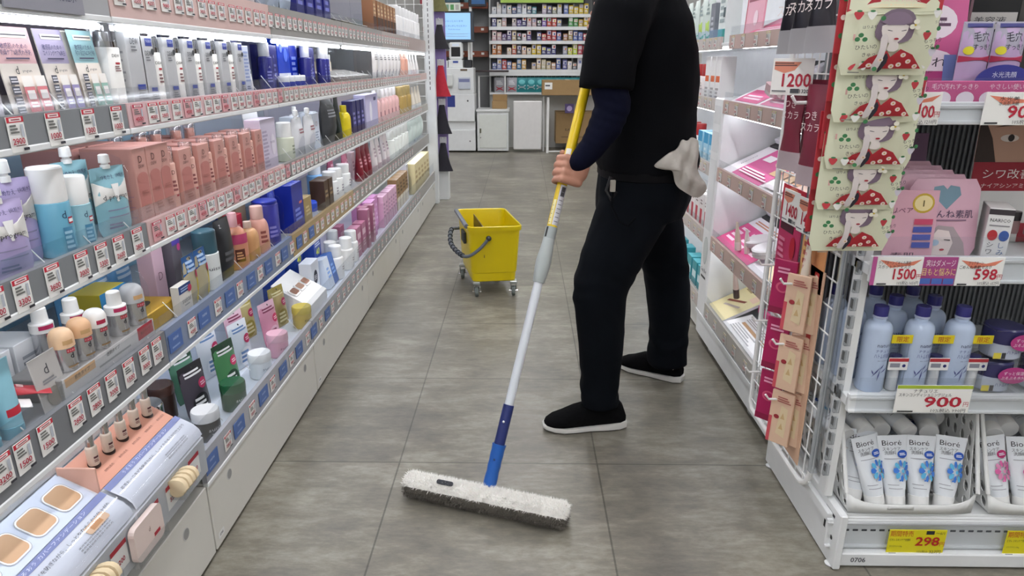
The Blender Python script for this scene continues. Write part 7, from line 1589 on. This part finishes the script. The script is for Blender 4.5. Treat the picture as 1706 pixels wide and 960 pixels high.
leg([(.075, .555, .075, 2.395, .078), (.12, .552, .075, 2.395, .075), (.2, .548, .074, 2.393, .073), (.3, .54, .075, 2.385, .074), (.4, .525, .078, 2.372, .077), (.47, .508, .084, 2.358, .082), (.55, .478, .095, 2.338, .088), (.64, .445, .105, 2.305, .096), (.74, .415, .11, 2.27, .105)])
def tr_fold(v):
    return .008 * vn(v, 6, 1) + .004 * vn(Vector((v.x * 3, v.y * 3, v.z * .7)), 8, 5) + .002 * math.sin(v.z * 75 + v.x * 40 + vn(v, 6) * 7) * max(0, 1 - abs(v.z - .5) * 5) + .003 * math.sin(v.z * 45 + vn(v, 6) * 8) * max(0, 1 - abs(v.z - .16) * 9)
tro = remesh(b, .009, 4, 'trousers', cloth_mat('090d13', .9, var=.3, scale=14, bump=.3), per, tr_fold)
b = MB()
R_ = [[(.39 + k * .149 * math.copysign(abs(math.cos(a)) ** .87, math.cos(a)), 2.185 + k * .185 * math.copysign(abs(math.sin(a)) ** .87, math.sin(a)), z) for a in [2 * PI * i / 40 for i in range(40)]] for z, k in ((.825, 1.0), (.828, 1.02), (.852, 1.02), (.855, 1.0))]
b.loft(R_, cloth_mat('0a0a0d', .7), caps=False); b.build('belt', per)
b = MB(); b.tube([(.262, 2.03, .84), (.25, 2.025, .80), (.262, 2.015, .775), (.275, 2.01, .80)], .007, mat('0e0e12', .6), 6); b.box(.256, .272, 2.0, 2.008, .80, .835, mat('a8a498', .4), .002); b.build('belt_strap', per)
b = MB(); b.tube([(.268, 2.012, .82), (.262, 1.998, .76), (.285, 1.978, .715), (.31, 1.973, .705), (.33, 1.972, .73)], .0035, cloth_mat('06080c', .9), 6); b.build('pocket_seam', per)
def shoe(heel, toe, name):
    h = Vector(heel); d = Vector(toe) - h; L_ = d.length; d.normalize(); M = Matrix.Translation(h) @ Matrix(((d.x, -d.y, 0, 0), (d.y, d.x, 0, 0), (0, 0, 1, 0), (0, 0, 0, 1)))
    wd = [(0, .018), (.02, .032), (.06, .036), (.12, .037), (.17, .044), (.21, .046), (.24, .04), (.262, .026), (.27, .012)]
    up = [(.085, .0), (.095, .0), (.1, .0), (.098, .0), (.082, 0), (.062, 0), (.052, 0), (.04, 0), (.03, 0)]
    k = L_ / .27; n = 20
    def ring(i, z0, top):
        x, w = wd[i]; out = []
        for q in range(n):
            a = 2 * PI * q / n; c_, s_ = math.cos(a), math.sin(a)
            zz = z0 + (top - z0) * (.5 + .5 * s_); ww = w * (math.copysign(abs(c_) ** .6, c_)) * (1 - .25 * max(0, s_) ** 2)
            out.append((x * k + (.012 if i == 0 else 0) * max(0, s_), ww, zz))
        return out
    b = MB(); b.loft([ring(i, .010, up[i][0]) for i in range(len(wd))], cloth_mat('0b0b0d', .95, var=.3, scale=120, bump=.4), M=M); u = b.build('shoe_upper', per)
    b = MB(); prof = []
    ol = [(x * k, w + .001) for x, w in wd] + [(x * k, -w - .001) for x, w in wd[::-1]]
    ol = [(x + (-.004 if x < .01 else (.004 if x > .26 * k else 0)), y) for x, y in ol]
    toe_up = lambda x: .006 * max(0, (x / L_ - .75) / .25) ** 2
    R_ = []
    for z, s_ in ((.003, .95), (.005, 1.0), (.013, 1.01), (.018, .985), (.0185, .8)):
        R_.append([(L_ / 2 + (x - L_ / 2) * s_, y * s_, z + (.010 if z > .012 else 0) * max(0, 1 - x / L_ * 2.5) + toe_up(x)) for x, y in ol])
    b.loft(R_, mat('d9d7d2', .5), M=M); b.build('shoe_sole', per)
    b = MB(); b.loft([[(L_ / 2 + (x - L_ / 2) * s_, y * s_, z + toe_up(x)) for x, y in ol] for z, s_ in ((.0, .9), (.004, .97))], mat('1a1a1a', .8), M=M); b.build('outsole', per)
    return M
shoe((.345, 2.05, 0), (.075, 2.025, 0), 'l'); M_ = shoe((.61, 2.385, 0), (.395, 2.535, 0), 'r')
b = MB(); b.tube([(.60 - .02, 2.335, .087), (.56, 2.325, .082), (.52, 2.34, .092), (.49, 2.37, .1)], .004, mat('d0cec8', .6), 6); b.build('sock_edge', per)
# cloth tucked in the back pocket
def rag():
    t = thing('cleaning_cloth', 'light grey cleaning cloth hanging from the back trouser pocket', 'cloth', (.455, 1.99, .88))
    ol = [(-.005, .075), (.012, .066), (.022, .08), (.04, .072), (.044, .062), (.046, .04), (.043, .0), (.055, -.03), (.076, -.052), (.078, -.068), (.064, -.09), (.045, -.092), (.02, -.078), (-.012, -.058), (-.02, -.025), (-.026, -.012), (-.05, -.012), (-.076, -.005), (-.074, .004), (-.055, .022), (-.035, .036), (-.015, .045)]
    ol = [(x * 1.02 - .0, z * 1.02) for x, z in ol]
    b = MB(); rg_ = 9; n = len(ol); dense = []
    dense = chaikin(ol, 2)
    n = len(dense); cx, cz = .005, -.01
    for sg in (-1, 1):
        P = []; Fs = []
        def pt(x, z, e):
            bul = (1 - e ** 3); y = sg * (.003 + .013 * bul) + .005 * math.sin(x * 150 - z * 40) * bul + .003 * math.sin(x * 260 + z * 30 + 1) * bul + .003 * math.sin(x * 60 + z * 90)
            return (x, y - .006 + .12 * max(0, x - .03), z)
        P.append(pt(cx, cz, 0))
        for j in range(1, rg_ + 1):
            u = j / rg_; P += [pt(cx + (x - cx) * u, cz + (z - cz) * u, u) for x, z in dense]
        for i in range(n):
            k = (i + 1) % n; f = (0, 1 + k, 1 + i); Fs.append(f if sg > 0 else f[::-1])
            for j in range(rg_ - 1):
                a = 1 + j * n; c_ = a + n; f = (a + i, a + k, c_ + k, c_ + i); Fs.append(f if sg > 0 else f[::-1])
        b.add(P, Fs, cloth_mat('bab5ad', .95, var=.08, scale=90, bump=.3), True)
    b.build('cloth', t, sharp=3.1)
rag()
